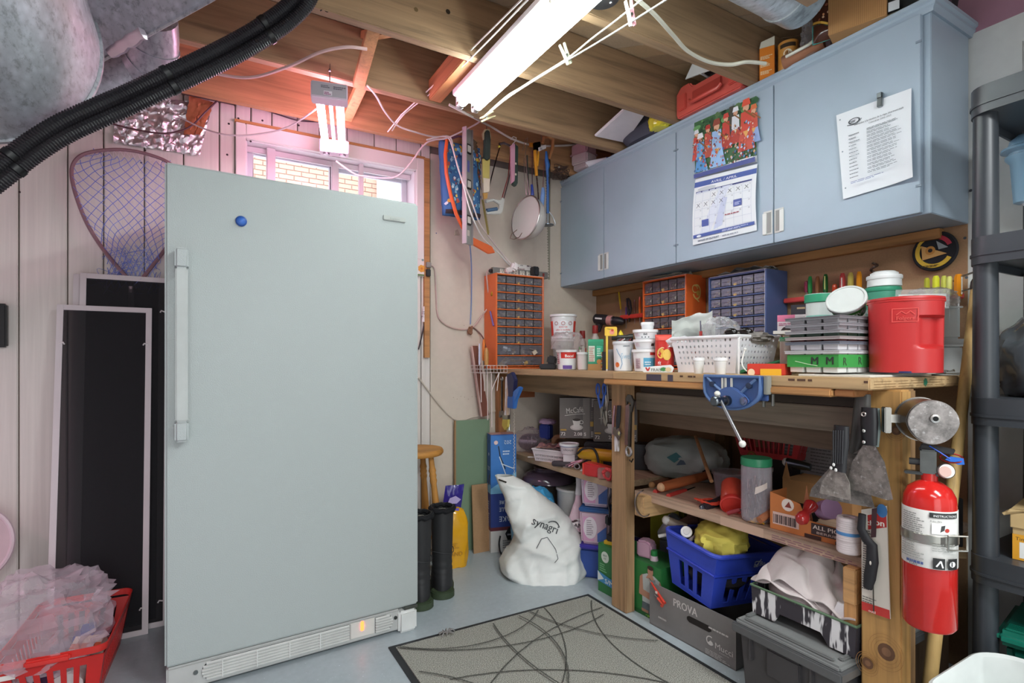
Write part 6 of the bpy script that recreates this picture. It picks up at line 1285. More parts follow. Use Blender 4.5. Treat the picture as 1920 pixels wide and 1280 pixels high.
B('#4a659a').prism([(-wv*.28+.56*wv*i/12, -hv*.62-.018*math.sin(math.pi*i/12)*-1.6) for i in range(13)]+[(wv*.33, -hv*.75), (wv*.25, -hv*.92), (0, -hv*.99), (-wv*.22, -hv*.92)], -.03, -.018).obj('screw_boss', 'paint', vs, bevel=.003)
for x in (-.09, -.055, .01): B('#c9c9c0').box(x*wv*1.6, -.021, -hv*.28, .007, .003, hv*.45).obj('paint_splash', 'paint', vs)
m_ = tr(-.004, -.03, -hv*.76) @ rm(90)
B('#5a5f66', m_).lathe([(.016, 0), (.016, .012), (.012, .014), (.012, .03), (.0105, .032)], 20).obj('screw', 'metal', vs)
B('#6f7478', m_ @ tr(-.0, 0, .032)).lathe([(.014, 0), (.0155, .004), (.0155, .03), (.012, .034)], 20).obj('screw_head', 'metal', vs)
B('#8a95b0', tr(.055, -.03, -hv*.74) @ rm(90)).lathe([(.013, 0), (.013, .004), (.009, .005), (.009, .009), (.004, .01)], 18).obj('guide_rod_end', 'metal', vs)
im = vs.matrix_basis.inverted(); vs_m = Matrix.Translation(vs.location) @ rm(0, 0, -90); inv = vs_m.inverted()
a, c = inv @ P(1345, 738, X=FXB-.085), inv @ P(1392, 832, X=FXB-.10)
B('#c9cdd0').tube([tuple(a), tuple(c)], .0052, 10).obj('handle_bar', 'metal', vs); B('#dcdcd2').ball(tuple(c), .0105, n=12).obj('handle_ball', 'plastic', vs); B('#dcdcd2').ball(tuple(a), .0095, n=12).obj('handle_ball', 'plastic', vs)
B('#3f5686').bb(-wv*.5, wv*.52, .0, .012, -.075, -.002).obj('rear_jaw', 'paint', vs, bevel=.002)
B('#8a8a82').bb(wv*.505, wv*.56, -.012, .012, -.055, -.0).obj('jaw_edge', 'paint', vs, bevel=.002)
for px in (1433, 1450): q = inv @ P(px, 735, X=FXB+.02); B('#9aa09c').tube([(q.x, .03, -.055), (q.x, .03, -.095 if px < 1440 else -.09)], .0048, 8).obj('mounting_bolt', 'metal', vs)
# ---- things on top of the wall cabinet
TZ = 2.2300
def ontop(px, X): p = P(px, 0, X=X); return V((p.x, p.y, TZ))
CXX = CX+.06
# clear containers at the far left end
y_ = P(1085, 290, X=2.06).y
t = block('clear_container', 'clear pink tinged plastic container, lower of two on the cabinet top', 'container', (1.985, 2.57, TZ+.03), R(-75), .12, .10, .06, '#ecdadd', 'frost', .008)
B('#d9c5c9').bb(-.05, .05, -.04, .04, -.03, 0).obj('foot', 'frost', t, bevel=.004)
t = block('clear_container', 'pink plastic container stacked on the clear one at the cabinet corner', 'container', (1.995, 2.585, TZ+.0905), R(-75), .12, .10, .07, '#eabfc8', 'frost', .008); B('#e0b5be').bb(-.065, .065, -.055, .055, .0, .012).obj('flange', 'frost', t, bevel=.003)
t = thing('paper_roll', 'white and blue rolled paper bag lying on the cabinet top', 'paper', (2.02, 2.44, TZ+.02), R(-60)); b = B('#dfe3ea'); b.tube([(-.10, 0, 0), (.03, 0, .0)], .02, 12, flat=.6); b.obj('roll', 'print', t); B('#3f5aa8').tube([(.03, 0, 0), (.10, 0, .0)], [.02, .012], 12, flat=.6).obj('blue_end', 'print', t)
# styrofoam slab leaning
t = thing('foam_slab', 'white styrofoam slab leaning under the joists on the cabinet top', 'foam', (2.0, 2.16, TZ)); a = [P(1116, 256, Y=2.2), P(1176, 201, Y=1.95), P(1218, 204, Y=1.89), P(1172, 268, Y=2.2)]
o0 = t.location; b = B('#dcd5da'); vs_ = [tuple(p-o0) for p in a]; up = V((0, .0, .022)); b.add(vs_+[tuple(V(p)+V((0, .012, .014))) for p in vs_], [(0, 1, 2, 3), (7, 6, 5, 4), (0, 4, 5, 1), (1, 5, 6, 2), (2, 6, 7, 3), (3, 7, 4, 0)]); b.obj('slab', 'matte', t, bevel=.003)
q = P(1195, 250, X=2.04); b = B('#4a4b56'); blob(b, .07, .145, .085, 5, .08, 4, 32, .75); o = b.obj('soft_case', 'cloth', None, loc=(2.0, 2.06, TZ), rot=(0, 0, 0)); tag(o, 'dark grey soft case bag lying on the cabinet top', 'case')
q = P(1240, 232, X=2.0); b = B('#e0d43a'); blob(b, .035, .045, .045, 8, .35, 7, 26, .9); blob(b, .03, .03, .03, 4, .4, 8, 20, .9, at=(-.0, -.045, .005)); o = b.obj('plastic_bag', 'gloss', None, loc=(1.955, 1.925, TZ)); tag(o, 'crumpled bright yellow plastic bag on the cabinet top', 'plastic bag')
B('#c9552f').ball((-.02, -.0, .09), .008, n=8).obj('red_knot', 'gloss', o)
q = P(1266, 222, X=2.05); t = block('blue_box', 'small blue box between the yellow bag and the red case', 'box', (2.08, q.y-.02, TZ), R(0), .08, .05, .03, '#2f56a0', 'print')
# red tool case
t = thing('tool_case', 'red plastic power tool case with handle on the cabinet top', 'tool case', (1.945, 1.63, TZ), R(-90)); w = .365; h = .145
B('#c9564c').prism([(-w/2, .012), (-w/2+.012, 0), (w/2-.012, 0), (w/2, .012), (w/2, h*.8), (w/2-.03, h), (w*.28, h), (w*.22, h*.82), (-w*.22, h*.82), (-w*.28, h), (-w/2+.03, h), (-w/2, h*.8)], .004, .24).obj('shell', 'plastic', t, bevel=.006)
B('#a83a32').bb(-w*.22, w*.22, -.004, .006, h*.30, h*.62).obj('handle_recess', 'plastic', t, bevel=.004); B('#cc4d42').tube([(-w*.24, -.012, h*.34), (-w*.2, -.018, h*.24), (w*.2, -.018, h*.24), (w*.24, -.012, h*.34)], .009, 8).obj('handle', 'plastic', t)
for x in (-.38, .38): B('#cf5146').box(x*w, -.0, h*.45, w*.13, .012, h*.5).obj('latch', 'plastic', t, bevel=.004)
# white triangle panel and dark fleece
t = thing('triangular_sheet', 'white triangular corner of a panel standing behind the red case', 'panel', (2.16, P(1310, 130, X=2.16).y, TZ)); o0 = t.location; b = B('#dfdfe2'); pp = [P(1285, 148, X=1.94)-o0, P(1301, 112, X=1.93)-o0, P(1345, 126, X=1.94)-o0]; n_ = V((.006, .004, 0)); b.add([tuple(p) for p in pp]+[tuple(p+n_) for p in pp], [(0, 1, 2), (5, 4, 3), (0, 3, 4, 1), (1, 4, 5, 2), (2, 5, 3, 0)]); b.obj('sheet', 'paint', t); B('#cfcfd2').tube([tuple((pp[0]+pp[2])/2), tuple((pp[0]+pp[2])/2+V((.19, .0, -.02)))], .005, 6).obj('batten', 'paint', t)
b = B('#3f3a3a'); blob(b, .06, .09, .05, 2, .3, 9, 30, .8); o = b.obj('fleece', 'cloth', None, loc=(2.06, 1.60, TZ+.146)); tag(o, 'dark grey fleecy bundle behind the red tool case', 'cloth')
# orange carton and tin
q = P(1448, 100, X=2.02); t = thing('carton', 'open orange baking soda carton on the cabinet top', 'carton', (1.985, q.y+.0, TZ), R(-62)); B('#df7f22').bb(-.028, .028, -.0, .045, 0, .13).obj('box', 'print', t, bevel=.001); B('#d9d2c4').prism([(-.028, .13), (.028, .13), (.028, .165), (-.022, .155)], -.001, .0015).obj('open_flap', 'print', t)
l = L(); [l.rows(-.024, .02+i*.03, .045, .016, 3, '#f0d9b0', i, .6) for i in range(3)]; l.place('print', t, front(0, 0, 0)); l = L(); l.c(.022, .075, .016, '#e9e2d0', 16); l.c(.022, .075, .011, '#8a7a66', 12); l.rows(.004, .02, .036, .03, 3, '#f0d9b0', 3); l.r(.004, .1, .036, .014, '#3a2f22'); l.place('print', t, right(.028, 0, 0))
q = P(1482, 92, X=2.06); t = thing('tin', 'orange printed round tin beside the orange carton', 'tin', (2.015, P(1478, 90, X=2.015).y, TZ), R(-60)); B('#c98a3c').lathe([(.034, 0), (.036, .003), (.036, .10), (.037, .102), (.037, .112), (.033, .114)], 28).obj('can', 'paint', t); l = L(); l.c(0, .06, .016, '#e9dfc9', 14); l.c(0, .06, .009, '#8a5a2a', 10); l.r(-.03, .085, .06, .016, '#3a2a1c', 4); l.place('label', t, wrap(.036, .036, .11), div=2)
t = thing('paint_roller', 'worn paint roller sleeve lying on the cabinet top', 'roller', (1.99, P(1510, 92, X=1.99).y, TZ+.03), R(-75)); B('#9a6a52', rm(0, 82, 0)).lathe([(.024, -.08), (.026, -.076), (.026, .06), (.024, .065), (.015, .065), (.015, -.08)], 20).obj('sleeve', 'cloth', t); B('#dcd8cc').tube([(-.06, -.03, -.005), (.02, -.035, .005), (.055, -.02, .03)], .006, 8).obj('frame', 'plastic', t)
q = P(1560, 40, X=2.04); t = thing('snack_bag', 'brown snack bag in clear wrapping hanging over the cabinet top', 'snack bag', (1.945, P(1562, 60, X=1.945).y, TZ), R(-70)); w = .13; hh = .15
def bf2(u, v, k=1): e = (1-(2*u-1)**4)*(1-(2*v-1)**8); return V(((u-.5)*w, -k*.03*e+.004*nzv((u*6, v*7, 5)), v*hh))
b = B('#4a2a20'); b.grid(lambda u, v: bf2(u, v), 14, 14); b.grid(lambda u, v: bf2(1-u, v, -1), 14, 14); b.obj('pouch', 'gloss', t)
l = L(); l.line([(.02, .5), (.25, .38), (.5, .26), (.75, .22), (.98, .3)], .05, '#e0b24a'); l.p([(.0, .0), (1, 0), (1, .26), (.75, .18), (.5, .22), (.2, .36), (0, .46)], '#2a8f88'); rd = random.Random(4)
for i in range(12): l.c(rd.uniform(.15, .8), rd.uniform(.45, .85), rd.uniform(.02, .045), rd.choice(['#d9b08a', '#8a4a32', '#c98a5a']), 7)
l.r(.75, .4, .18, .2, '#cfc4b8'); l.place('print', t, lambda x, y, h: bf2(x, y)+V((0, -.002-h, 0)), div=3)
rag('wrapping', 'crumpled clear wrapping left of the brown snack bag', (2.04, P(1532, 70, X=2.04).y, TZ), .05, .035, .09, '#b9b4ba', 3, 'film', .4, 9, 'wrapping')
q = P(1620, 60, X=2.1); t = thing('cardboard_box', 'corrugated cardboard box on the cabinet top by the snack bag', 'box', (2.0, P(1622, 40, X=1.98).y, TZ), R(-72)); B('#b98a58').bb(-.11, .06, -.06, .10, 0, .16).obj('box', 'cardboard', t, bevel=.002); l = L(); [l.r(-.11+.006*i, .0, .0015, .16, '#a5784a') for i in range(28)]; l.place('corrugations', t, front(0, -.06, 0), 'cardboard'); B('#c9ccd0').box(.08, -.062, .02, .03, .002, .03).obj('tape', 'plastic', t)
q = P(1690, 20, X=2.06); t = thing('metal_case', 'dark metal framed case at the picture top above the cabinet', 'case', (2.02, P(1680, 10, X=2.0).y-.03, TZ), R(-82)); B('#4a5258').bb(-.07, .09, -.03, .10, 0, .14).obj('body', 'metal', t, bevel=.003)
for x in (-.07, .09): B('#c9cbb9').bb(x-.004, x+.004, -.036, -.028, 0, .14).obj('edge_strip', 'metal', t)
B('#c9cbb9').bb(-.07, .09, -.036, -.028, 0, .006).obj('edge_strip', 'metal', t)
t = thing('dark_bundle', 'dark cloth bundle with white trim at the near cabinet end', 'cloth', (2.19, .87, TZ)); b = B('#2f2b30'); blob(b, .055, .06, .07, 6, .15, 5, 28, .8); b.obj('bundle', 'cloth', t); B('#d9d9d2').tube([(-.06, -.055, .02), (0, -.075, .012), (.05, -.06, .03)], .006, 8).obj('white_trim', 'cloth', t)
# ================================================================== HANGING ON THE BENCH FRAME, LOWER SHELVES, FLOOR
def hungx(name, label, catg, px, py, X, group=None): t = thing(name, label, catg, P(px, py, X=X), R(-90), group); return t
def lx(t, pts, X, dy=0):                 # pixels -> coordinates of a thing turned to face the room (local x runs along -Y)
    o = t.location; out = []
    for x, y in pts:
        q = P(x, y, X=X)-o; out.append((-q.y, dy, q.z))
    return out
def lxz(t, pts, X): return [(a, c) for a, _, c in lx(t, pts, X)]
# ---- left end of the bench
X = 1.445
t = hungx('wrench', 'long combination wrench hanging leftmost under the bench end', 'wrench', 941, 705, X)
B('#8a8482').tube(lx(t, [(941, 712), (941, 772)], X), .006, 6, flat=.5).obj('shank', 'metal', t); k = B('#9a9490', Matrix())
k.tube([tuple(V(lx(t, [(941, 710)], X)[0])+V((.011*math.cos(i*.63), 0, .011*math.sin(i*.63)))) for i in range(10)], .0045, 6, closed=True); k.obj('ring_end', 'metal', t); B('#8f8a86').prism(lxz(t, [(937, 770), (945, 770), (947, 782), (943, 783), (941, 777), (939, 783), (936, 781)], X), -.004, .004).obj('open_end', 'metal', t)
t = hungx('paint_brush', 'paint stained brush hanging bristles down under the bench end', 'brush', 952, 705, X-.01)
B('#cbb39c').prism(lxz(t, [(949, 706), (954, 705), (955, 745), (953, 780), (946, 780), (948, 745)], X-.01), -.006, .006).obj('handle', 'splat', t, bevel=.002); B('#b9b2a8').prism(lxz(t, [(945, 778), (954, 778), (954, 786), (944, 786)], X-.01), -.007, .007).obj('ferrule', 'metal', t); B('#c9b25a').prism(lxz(t, [(944, 786), (954, 786), (953, 800), (948, 806), (943, 797)], X-.01), -.007, .007).obj('bristles', 'cloth', t)
t = hungx('clamp', 'dark and bright blue spring clamp hanging under the bench end', 'clamp', 963, 700, X-.01)
B('#25264a').prism(lxz(t, [(953, 702), (962, 697), (968, 712), (965, 745), (956, 745)], X-.01), -.012, .012).obj('jaw', 'plastic', t, bevel=.004); B('#3f78c4').prism(lxz(t, [(954, 742), (960, 738), (975, 724), (979, 727), (969, 750), (966, 766), (955, 764)], X-.01), -.01, .01).obj('handle', 'plastic', t, bevel=.003); B('#2f60a8').prism(lxz(t, [(955, 746), (966, 742), (966, 766), (955, 764)], X-.01), -.014, -.008).obj('grip', 'plastic', t, bevel=.002)
t = hungx('screwdriver', 'metal screwdriver with white blade hanging between brush and clamp', 'screwdriver', 955, 790, X+.01); B('#9a8a86').tube(lx(t, [(956, 710), (955, 800)], X+.01), .004, 6).obj('shaft', 'metal', t); B('#d9d9d6').tube(lx(t, [(955, 795), (955, 806)], X+.01), .006, 6).obj('tip', 'metal', t)
ps = [P(964, 755+i*1.6, X=1.47)+V((0, .0035*math.cos(i*1.6), 0))+V((.0035*math.sin(i*1.6), 0, 0)) for i in range(95)]
t = thing('coiled_cord', 'white coiled cord hanging down beside the bench end', 'cord', ps[0]); B('#d8cbbd').tube([tuple(p-ps[0]) for p in ps], .0016, 5).obj('coil', 'plastic', t)
# ---- on the apron by the left post: scissors and pliers
X = 1.585
t = hungx('scissors', 'blue handled scissors hanging on the apron left of the post', 'scissors', 1127, 715, X)
for s_ in (-1, 1):
    c0 = V(lx(t, [(1124+s_*5+3, 730)], X)[0]); B('#3d62b8').tube([tuple(c0+V((.011*math.cos(2*math.pi*i/16)*1.0, s_*.003, .026*math.sin(2*math.pi*i/16)))) for i in range(16)], .0045, 8, closed=True).obj('finger_ring', 'plastic', t)
    B('#4a70c9').tube([tuple(c0+V((0, s_*.003, -.026))), lx(t, [(1127, 765)], X, s_*.003)[0]], [.006, .004], 8).obj('handle_arm', 'plastic', t)
    B('#a9a8a4').prism(lxz(t, [(1125-s_*1, 762), (1130-s_*1, 762), (1131+s_*3, 796)], X), s_*.001, s_*.003).obj('blade', 'metal', t)
t = hungx('pliers', 'worn metal tin snips hanging behind the blue scissors', 'pliers', 1136, 720, X+.012)
for s_ in (-1, 1): B('#a39a94').tube(lx(t, [(1136+s_*2, 722), (1138+s_*2, 750), (1137, 775)], X+.012, 0), .005, 6).obj('handle', 'metal', t)
B('#c9c4be').prism(lxz(t, [(1131, 768), (1139, 770), (1140, 790), (1136, 800), (1132, 790)], X+.012), -.005, .005).obj('jaws', 'metal', t, bevel=.002)
# ---- on the left post
X = 1.548
t = hungx('pliers', 'black and chrome slip joint pliers on the left post', 'pliers', 1155, 756, X)
B('#d9b0b4').tube(lx(t, [(1153, 760), (1150, 790), (1149, 815)], X), [.006, .006, .004], 8).obj('handle', 'metal', t); B('#26262a').tube(lx(t, [(1161, 760), (1159, 790), (1158, 805)], X), [.009, .010, .006], 8).obj('grip', 'rubber', t); B('#b3aeb0').prism(lxz(t, [(1150, 800), (1161, 802), (1165, 812), (1160, 826), (1154, 815), (1149, 814)], X), -.005, .005).obj('jaws', 'metal', t, bevel=.002); B('#c9bf8a').ball(lx(t, [(1162, 812)], X, -.004)[0], .006, .004, .010, 8).obj('handle_stub', 'plastic', t)
t = hungx('scraper', 'narrow grey scraper blade hanging under the pliers on the left post', 'scraper', 1156, 815, X+.008); B('#a49c92').prism(lxz(t, [(1152, 812), (1161, 812), (1161, 846), (1153, 846)], X+.008), -.002, .002).obj('blade', 'splat', t)
t = hungx('wrench', 'big open and ring wrench hanging on the left post', 'wrench', 1180, 742, X)
B('#cdaaae').prism(lxz(t, [(1174, 760), (1181, 757), (1182, 770), (1178, 834), (1172, 834)], X), -.005, .004).obj('shank', 'metal', t, bevel=.002); B('#8a8a86').prism(lxz(t, [(1181, 758), (1184, 762), (1182, 838), (1178, 836)], X), -.004, .006).obj('shank_edge', 'metal', t)
k = B('#c9c5c2'); c0 = V(lx(t, [(1179, 846)], X)[0]); k.tube([tuple(c0+V((.0155*math.cos(i*.5236), 0, .019*math.sin(i*.5236)))) for i in range(12)], .0055, 8, closed=True); k.obj('ring_end', 'metal', t)
B('#8b8886').prism(lxz(t, [(1174, 746), (1178, 739), (1185, 741), (1190, 752), (1186, 772), (1182, 774), (1184, 756), (1178, 752), (1176, 760)], X), -.005, .005).obj('open_jaw', 'metal', t, bevel=.002)
t = hungx('nail_hook', 'bent nail driven into the left post', 'nail', 1182, 858, X+.006); B('#4a4644').tube(lx(t, [(1180, 862), (1184, 866), (1187, 860)], X+.006), .003, 6).obj('nail', 'metal', t)
# ---- putty knives by the right post
def knife(label, X, hpts, hw, bl, c, blc='#8b8680', rivets=(), tang=True):
    t = hungx('putty_knife', label, 'putty knife', hpts[0][0], hpts[0][1], X, 'putty knives by the right post')
    p = [V(q) for q in lx(t, hpts, X)]
    B(c).tube([tuple(q) for q in p], [w_*.8 for w_ in hw], 12, flat=1.75).obj('handle', 'plastic', t)
    B(blc).prism(lxz(t, bl, X), -.0015, .0015).obj('blade', 'rust', t)
    for x, y in rivets: B('#d9d8d2').ball(lx(t, [(x, y)], X, -hw[1]*.8)[0], .0045, .002, .0045, 8).obj('rivet', 'metal', t)
    return t
knife('grey topped wide putty knife, furthest back beside the right post', 1.530, [(1618, 738), (1616, 770), (1612, 800), (1602, 850)], [.014, .016, .015, .012], [(1596, 845), (1608, 845), (1640, 952), (1518, 930), (1522, 915), (1560, 872)], '#4a4845')
t = knife('wide putty knife with white handle edge, under the two front ones', 1.515, [(1640, 765), (1641, 800), (1638, 836)], [.009, .010, .009], [(1630, 830), (1642, 834), (1648, 850), (1600, 850)], '#7d8a86')
t = knife('big putty knife with riveted black handle beside the right post', 1.50, [(1630, 764), (1630, 790), (1630, 815), (1631, 834)], [.014, .0155, .0145, .0125], [(1619, 834), (1641, 836), (1658, 866), (1674, 936), (1666, 938), (1594, 916), (1590, 902), (1598, 866)], '#1c1b1e', '#918b84', ((1624, 807), (1624, 828)))
B('#e0dcd4').tube([tuple(V(lx(t, [(1624, 776)], 1.50, -.0125)[0])+V((.005*math.cos(i*.785), 0, .005*math.sin(i*.785)))) for i in range(8)], .0018, 6, closed=True).obj('hang_eye', 'metal', t)
t = knife('small putty knife with ribbed black handle hanging in front of the others', 1.485, [(1578, 798), (1577, 830), (1575, 860), (1572, 882)], [.014, .015, .013, .015], [(1558, 880), (1583, 884), (1593, 905), (1595, 938), (1537, 924), (1542, 902)], '#1c1b1e', '#a39d95')
for i in range(5): B('#2c2b2f').tube(lx(t, [(1567+i*4.5, 806), (1567+i*4, 868)], 1.485, -.0115), .0022, 5).obj('rib', 'plastic', t)
for x, y in ((1563, 876), (1572, 880), (1568, 870)): B('#dcdad6').ball(lx(t, [(x, y)], 1.485, -.0125)[0], .004, .003, .005, 8).obj('paint_drop', 'paint', t)
# ---- saw in its card on the post
t = hungx('saw_pack', 'carded keyhole saw with black grip hanging on the right post', 'saw', 1640, 960, 1.552); X = 1.554
B('#ddd6c9').prism(lxz(t, [(1616, 955), (1663, 948), (1670, 1160), (1617, 1142)], X), -.001, .003).obj('card', 'print', t)
o_ = t.location
l = L(); c_ = lambda x, y: lxz(t, [(x, y)], X)[0]
l.p([c_(1617, 1126), c_(1669, 1143), c_(1670, 1160), c_(1617, 1142)], '#c43a34'); l.p([c_(1628, 965), c_(1663, 960), c_(1664, 988), c_(1629, 992)], '#b8322e'); l.c(*c_(1655, 957), .013, '#3f78b0', 14, .018)
q = c_(1650, 985); l.t('on', q[0], q[1], .024, '#f0e8dc', bold=.03); q = c_(1632, 984); l.t('ch', q[0], q[1], .020, '#f0e8dc', bold=.03)
q = c_(1621, 1100); l.rows(q[0], q[1], .024, .16, 26, '#5a5650', 4, .5); q = c_(1622, 1124); l.rows(q[0], q[1], .04, .018, 3, '#6a655e', 5)
q = c_(1640, 1146); l.t('outil', q[0], q[1], .010, '#f0e8dc'); l.p([c_(1640, 952), c_(1650, 950), c_(1648, 1005), c_(1638, 1006)], '#3a2024')
l.place('card_print', t, lambda x, y, h: V((x, -.001-h, y)))
B('#1f1e22').tube(lx(t, [(1622, 962), (1620, 990), (1630, 1010), (1640, 1020), (1641, 1050), (1636, 1080), (1632, 1100)], X, -.012), [.007, .008, .009, .010, .011, .011, .008], 10, flat=1.4).obj('grip', 'rubber', t)
q = lx(t, [(1641, 1052)], X, -.022)[0]; B('#d9d2c6').ball(q, .003, .002, .006, 8).obj('lanyard_hole', 'plastic', t); B('#6a6660').prism(lxz(t, [(1641, 1090), (1643, 1092), (1644, 1146), (1642, 1144)], X), -.012, -.010).obj('blade', 'metal', t)
# ---- lower left shelf
ZS = SH+.001
def shelf(px, X, z=ZS): p = put(px, X, z); return p
t = thing('foil_duct', 'clear bagged silver flexible duct lying at the left shelf end', 'duct', shelf(985, 1.72, ZS+.055), R(-50)); n = 60
B('#b9a9b4', rm(0, 90, 0)).lathe([(.048+.003*(i % 2), -.09+.18*i/n) for i in range(n+1)], 20).obj('ribbed_tube', 'metal', t, smooth=15); b = B('#d9c9d2'); blob(b, .13, .07, .075, 4, .3, 8, 40, .9, base=False); b.obj('clear_bag', 'film', t); b = B('#e0d3da'); blob(b, .05, .05, .05, 9, .4, 9, 30, .9, at=(-.12, -.02, -.01), base=False); b.obj('bag_end', 'film', t)
t = thing('basket', 'small white slotted basket full of papers on the left shelf', 'basket', shelf(1043, 1.70), R(-65)); hx, hy, hh = .105, .085, .065
def side2(i, hx=hx, hy=hy, hh=hh, tp=.12):
    def fn(u, v):
        k = 1-tp+tp*v; a, c = [((-1, -1), (1, -1)), ((1, -1), (1, 1)), ((1, 1), (-1, 1)), ((-1, 1), (-1, -1))][i]
        return V(((a[0]+(c[0]-a[0])*u)*hx*k, (a[1]+(c[1]-a[1])*u)*hy*k, .003+(hh-.006)*v))
    return fn
for i, n in enumerate((20, 16, 20, 16)): B('#e2d6da').holes(side2(i), n, 3, .26, .3, False, .002, skip=lambda a, c, n=n: a in (0, n-1) or c == 2).obj('side_panel', 'plastic', t, smooth=0)
B('#e2d6da').bb(-hx*.88, hx*.88, -hy*.88, hy*.88, 0, .004).obj('base', 'plastic', t); B('#e8dde0').tube([(a*hx, c*hy, hh) for a, c in ((-1, -1), (1, -1), (1, 1), (-1, 1))], .005, 6, closed=True).obj('rim', 'plastic', t)
papers('papers and envelopes heaped in the small white basket', tuple(shelf(1040, 1.71, ZS+.062)), R(-65), .17, .12, ['#d9cfd0', '#e2a79c', '#d3c6c4', '#b9848a'], 3, 4)
t = block('blue_pot', 'blue plastic pot standing on papers in the small basket', 'pot', shelf(1024, 1.80, ZS+.08), R(-60), .07, .06, .09, '#3a4a9c', 'plastic', .008); b = B('#d9b4dc'); blob(b, .045, .035, .016, 2, .3, 6, 24, .8, at=(0.01, 0, .092)); b.obj('pink_lid', 'plastic', t)
t = thing('rasp', 'brown curved wooden bracket lying in the small basket', 'bracket', shelf(1050, 1.76, ZS+.075), R(-70)); B('#a8785a').prism([(-.05, -.01), (-.045, .035), (-.025, .055), (.05, .058), (.05, .04), (-.005, .035), (-.025, .01), (-.025, -.015)], -.02, .02).obj('bracket', 'woodx', t, bevel=.003)
t, r1, hh2 = tub('white lettered yoghurt pot in front of the coffee boxes', 1067, 1.66, 36, 0, c='#d9cbd0', name='pot', catg='tub', taper=.85, z=ZS+.066, h=.055, art=lambda l, r, h: (l.t('clous', -r*.1, h*.38, h*.3, '#4a4048', w=r*1.1), l.r(-r*1.2, h*.72, r*2.2, h*.2, '#7d8ab8', 5))); B('#d9cbd0').bb(-.03, .03, -.03, .03, -.066, 0).obj('riser', 'plastic', t)
def coffee(label, px, X, rz, z=ZS+.125):
    t = thing('coffee_box', label, 'box', shelf(px, X, z), rz, 'coffee pod boxes'); w, d, h = .225, .10, .215
    B('#6b625f').bb(-w/2, w/2, 0, d, 0, h).obj('carton', 'print', t, bevel=.002)
    l = L(); l.r(w*.05, 0, w*.16, h, '#8a817c'); l.p([(-w*.5, h*.2), (-w*.2, h*.2), (-w*.02, h), (-w*.5, h)], '#786f6a'); l.t('McCafé', -w*.14, h*.63, .042, '#e9e2dc', rot=6, w=.092); l.line([(-w*.38, h*.56), (-w*.12, h*.6), (w*.1, h*.61)], .0025, '#e9e2dc')
    l.c(-w*.1, h*.27, .034, '#cfc6c0', 18, .016); l.c(-w*.1, h*.28, .024, '#e6ded9', 16, .012); l.p([(-w*.1-.022, h*.46), (-w*.1+.022, h*.46), (-w*.1+.014, h*.29), (-w*.1-.014, h*.29)], '#ece5e0'); l.c(-w*.1, h*.46, .022, '#3a2a24', 14, .007); l.ring(-w*.1+.026, h*.4, .01, .003, '#ece5e0')
    l.r(w*.26, h*.78, w*.16, h*.2, '#d9d2ce'); l.rows(w*.27, h*.8, w*.14, h*.16, 6, '#6a625e', 3); l.r(w*.22, h*.3, w*.26, h*.12, '#c9a04a'); l.rows(w*.24, h*.5, w*.2, h*.2, 4, '#8f8478', 4)
    l.t('72', -w*.42, h*.07, .026, '#ece5e0', bold=.03); l.t('2.08 $', -w*.02, h*.07, .026, '#ece5e0', bold=.02); l.rows(w*.24, h*.05, w*.24, h*.14, 4, '#e0d8d2', 6); l.r(-w*.48, h*.19, w*.14, h*.04, '#c9a04a'); l.place('front_print', t, front(0, 0, 0)); return t
coffee('front coffee pod box printed with a white cup on the left shelf', 1089, 1.74, R(-36), ZS+.14); coffee('second coffee pod box printed 72, half hidden by the left post', 1154, 1.86, R(-36), ZS+.13)
b = block('black_tray', 'black tray under the coffee pod boxes on the left shelf', 'tray', (1.88, 2.13, ZS), R(-45), .36, .12, .128, '#232026', 'plastic', .006)
b = B('#a8a2a0'); blob(b, .085, .05, .02, 3, .12, 4, 26, .8); o = b.obj('folded_rag', 'cloth', None, loc=tuple(shelf(1093, 1.80, ZS+.358)), rot=(0, 0, -50)); tag(o, 'grey folded rag lying on the front coffee pod box', 'rag')
t = thing('work_light', 'yellow hand lamp with black cord lying on the left shelf', 'lamp', shelf(1118, 1.70, ZS+.085), R(-62)); B('#d9a524', rm(0, 90, 0)).lathe([(.02, -.095), (.029, -.085), (.031, -.02), (.03, .09), (.02, .1)], 20).obj('barrel', 'plastic', t); B('#2a2624').tube(cat([(-.09, -.03, .0), (-.05, -.045, .03), (.0, -.03, .03), (.03, -.045, -.03), (.0, -.05, -.055)], 5), .006, 8).obj('cord', 'rubber', t); B('#d09a1f').bb(-.02, .03, -.02, .02, -.083, -.02).obj('foot', 'plastic', t, bevel=.004)
t = thing('red_tool', 'bright red plastic tool housing lying on the left shelf', 'tool', shelf(1128, 1.64, ZS), R(-62)); B('#c22d2e').prism([(-.085, .006), (-.06, 0), (.07, 0), (.08, .045), (.02, .055), (-.075, .066), (-.09, .06)], -.025, .03).obj('housing', 'plastic', t, bevel=.006); B('#d8493f').tube([(-.083, -.027, .008), (-.083, -.027, .062)], .005, 6).obj('edge', 'plastic', t)
t = thing('hammer_grip', 'dark rubber grip lying before the small white basket', 'tool', shelf(1060, 1.63, ZS+.016), R(-40)); B('#3a3238', rm(0, 90, 0)).lathe([(.010, -.07), (.015, -.06), (.014, .06), (.010, .07)], 14).obj('grip', 'rubber', t)
t = thing('pen_bundle', 'thin pale rods lying crosswise before the basket on the left shelf', 'rods', shelf(1075, 1.65, ZS+.03), R(-55))
for i in range(4): B(['#d9c2c2', '#8a7d84', '#c9b4b8', '#b98f8a'][i]).tube([(-.06+.02*i, -.01*i, -.02), (.05+.012*i, .02-.01*i, .015+.006*i)], .0035, 6).obj('rod', 'metal', t)
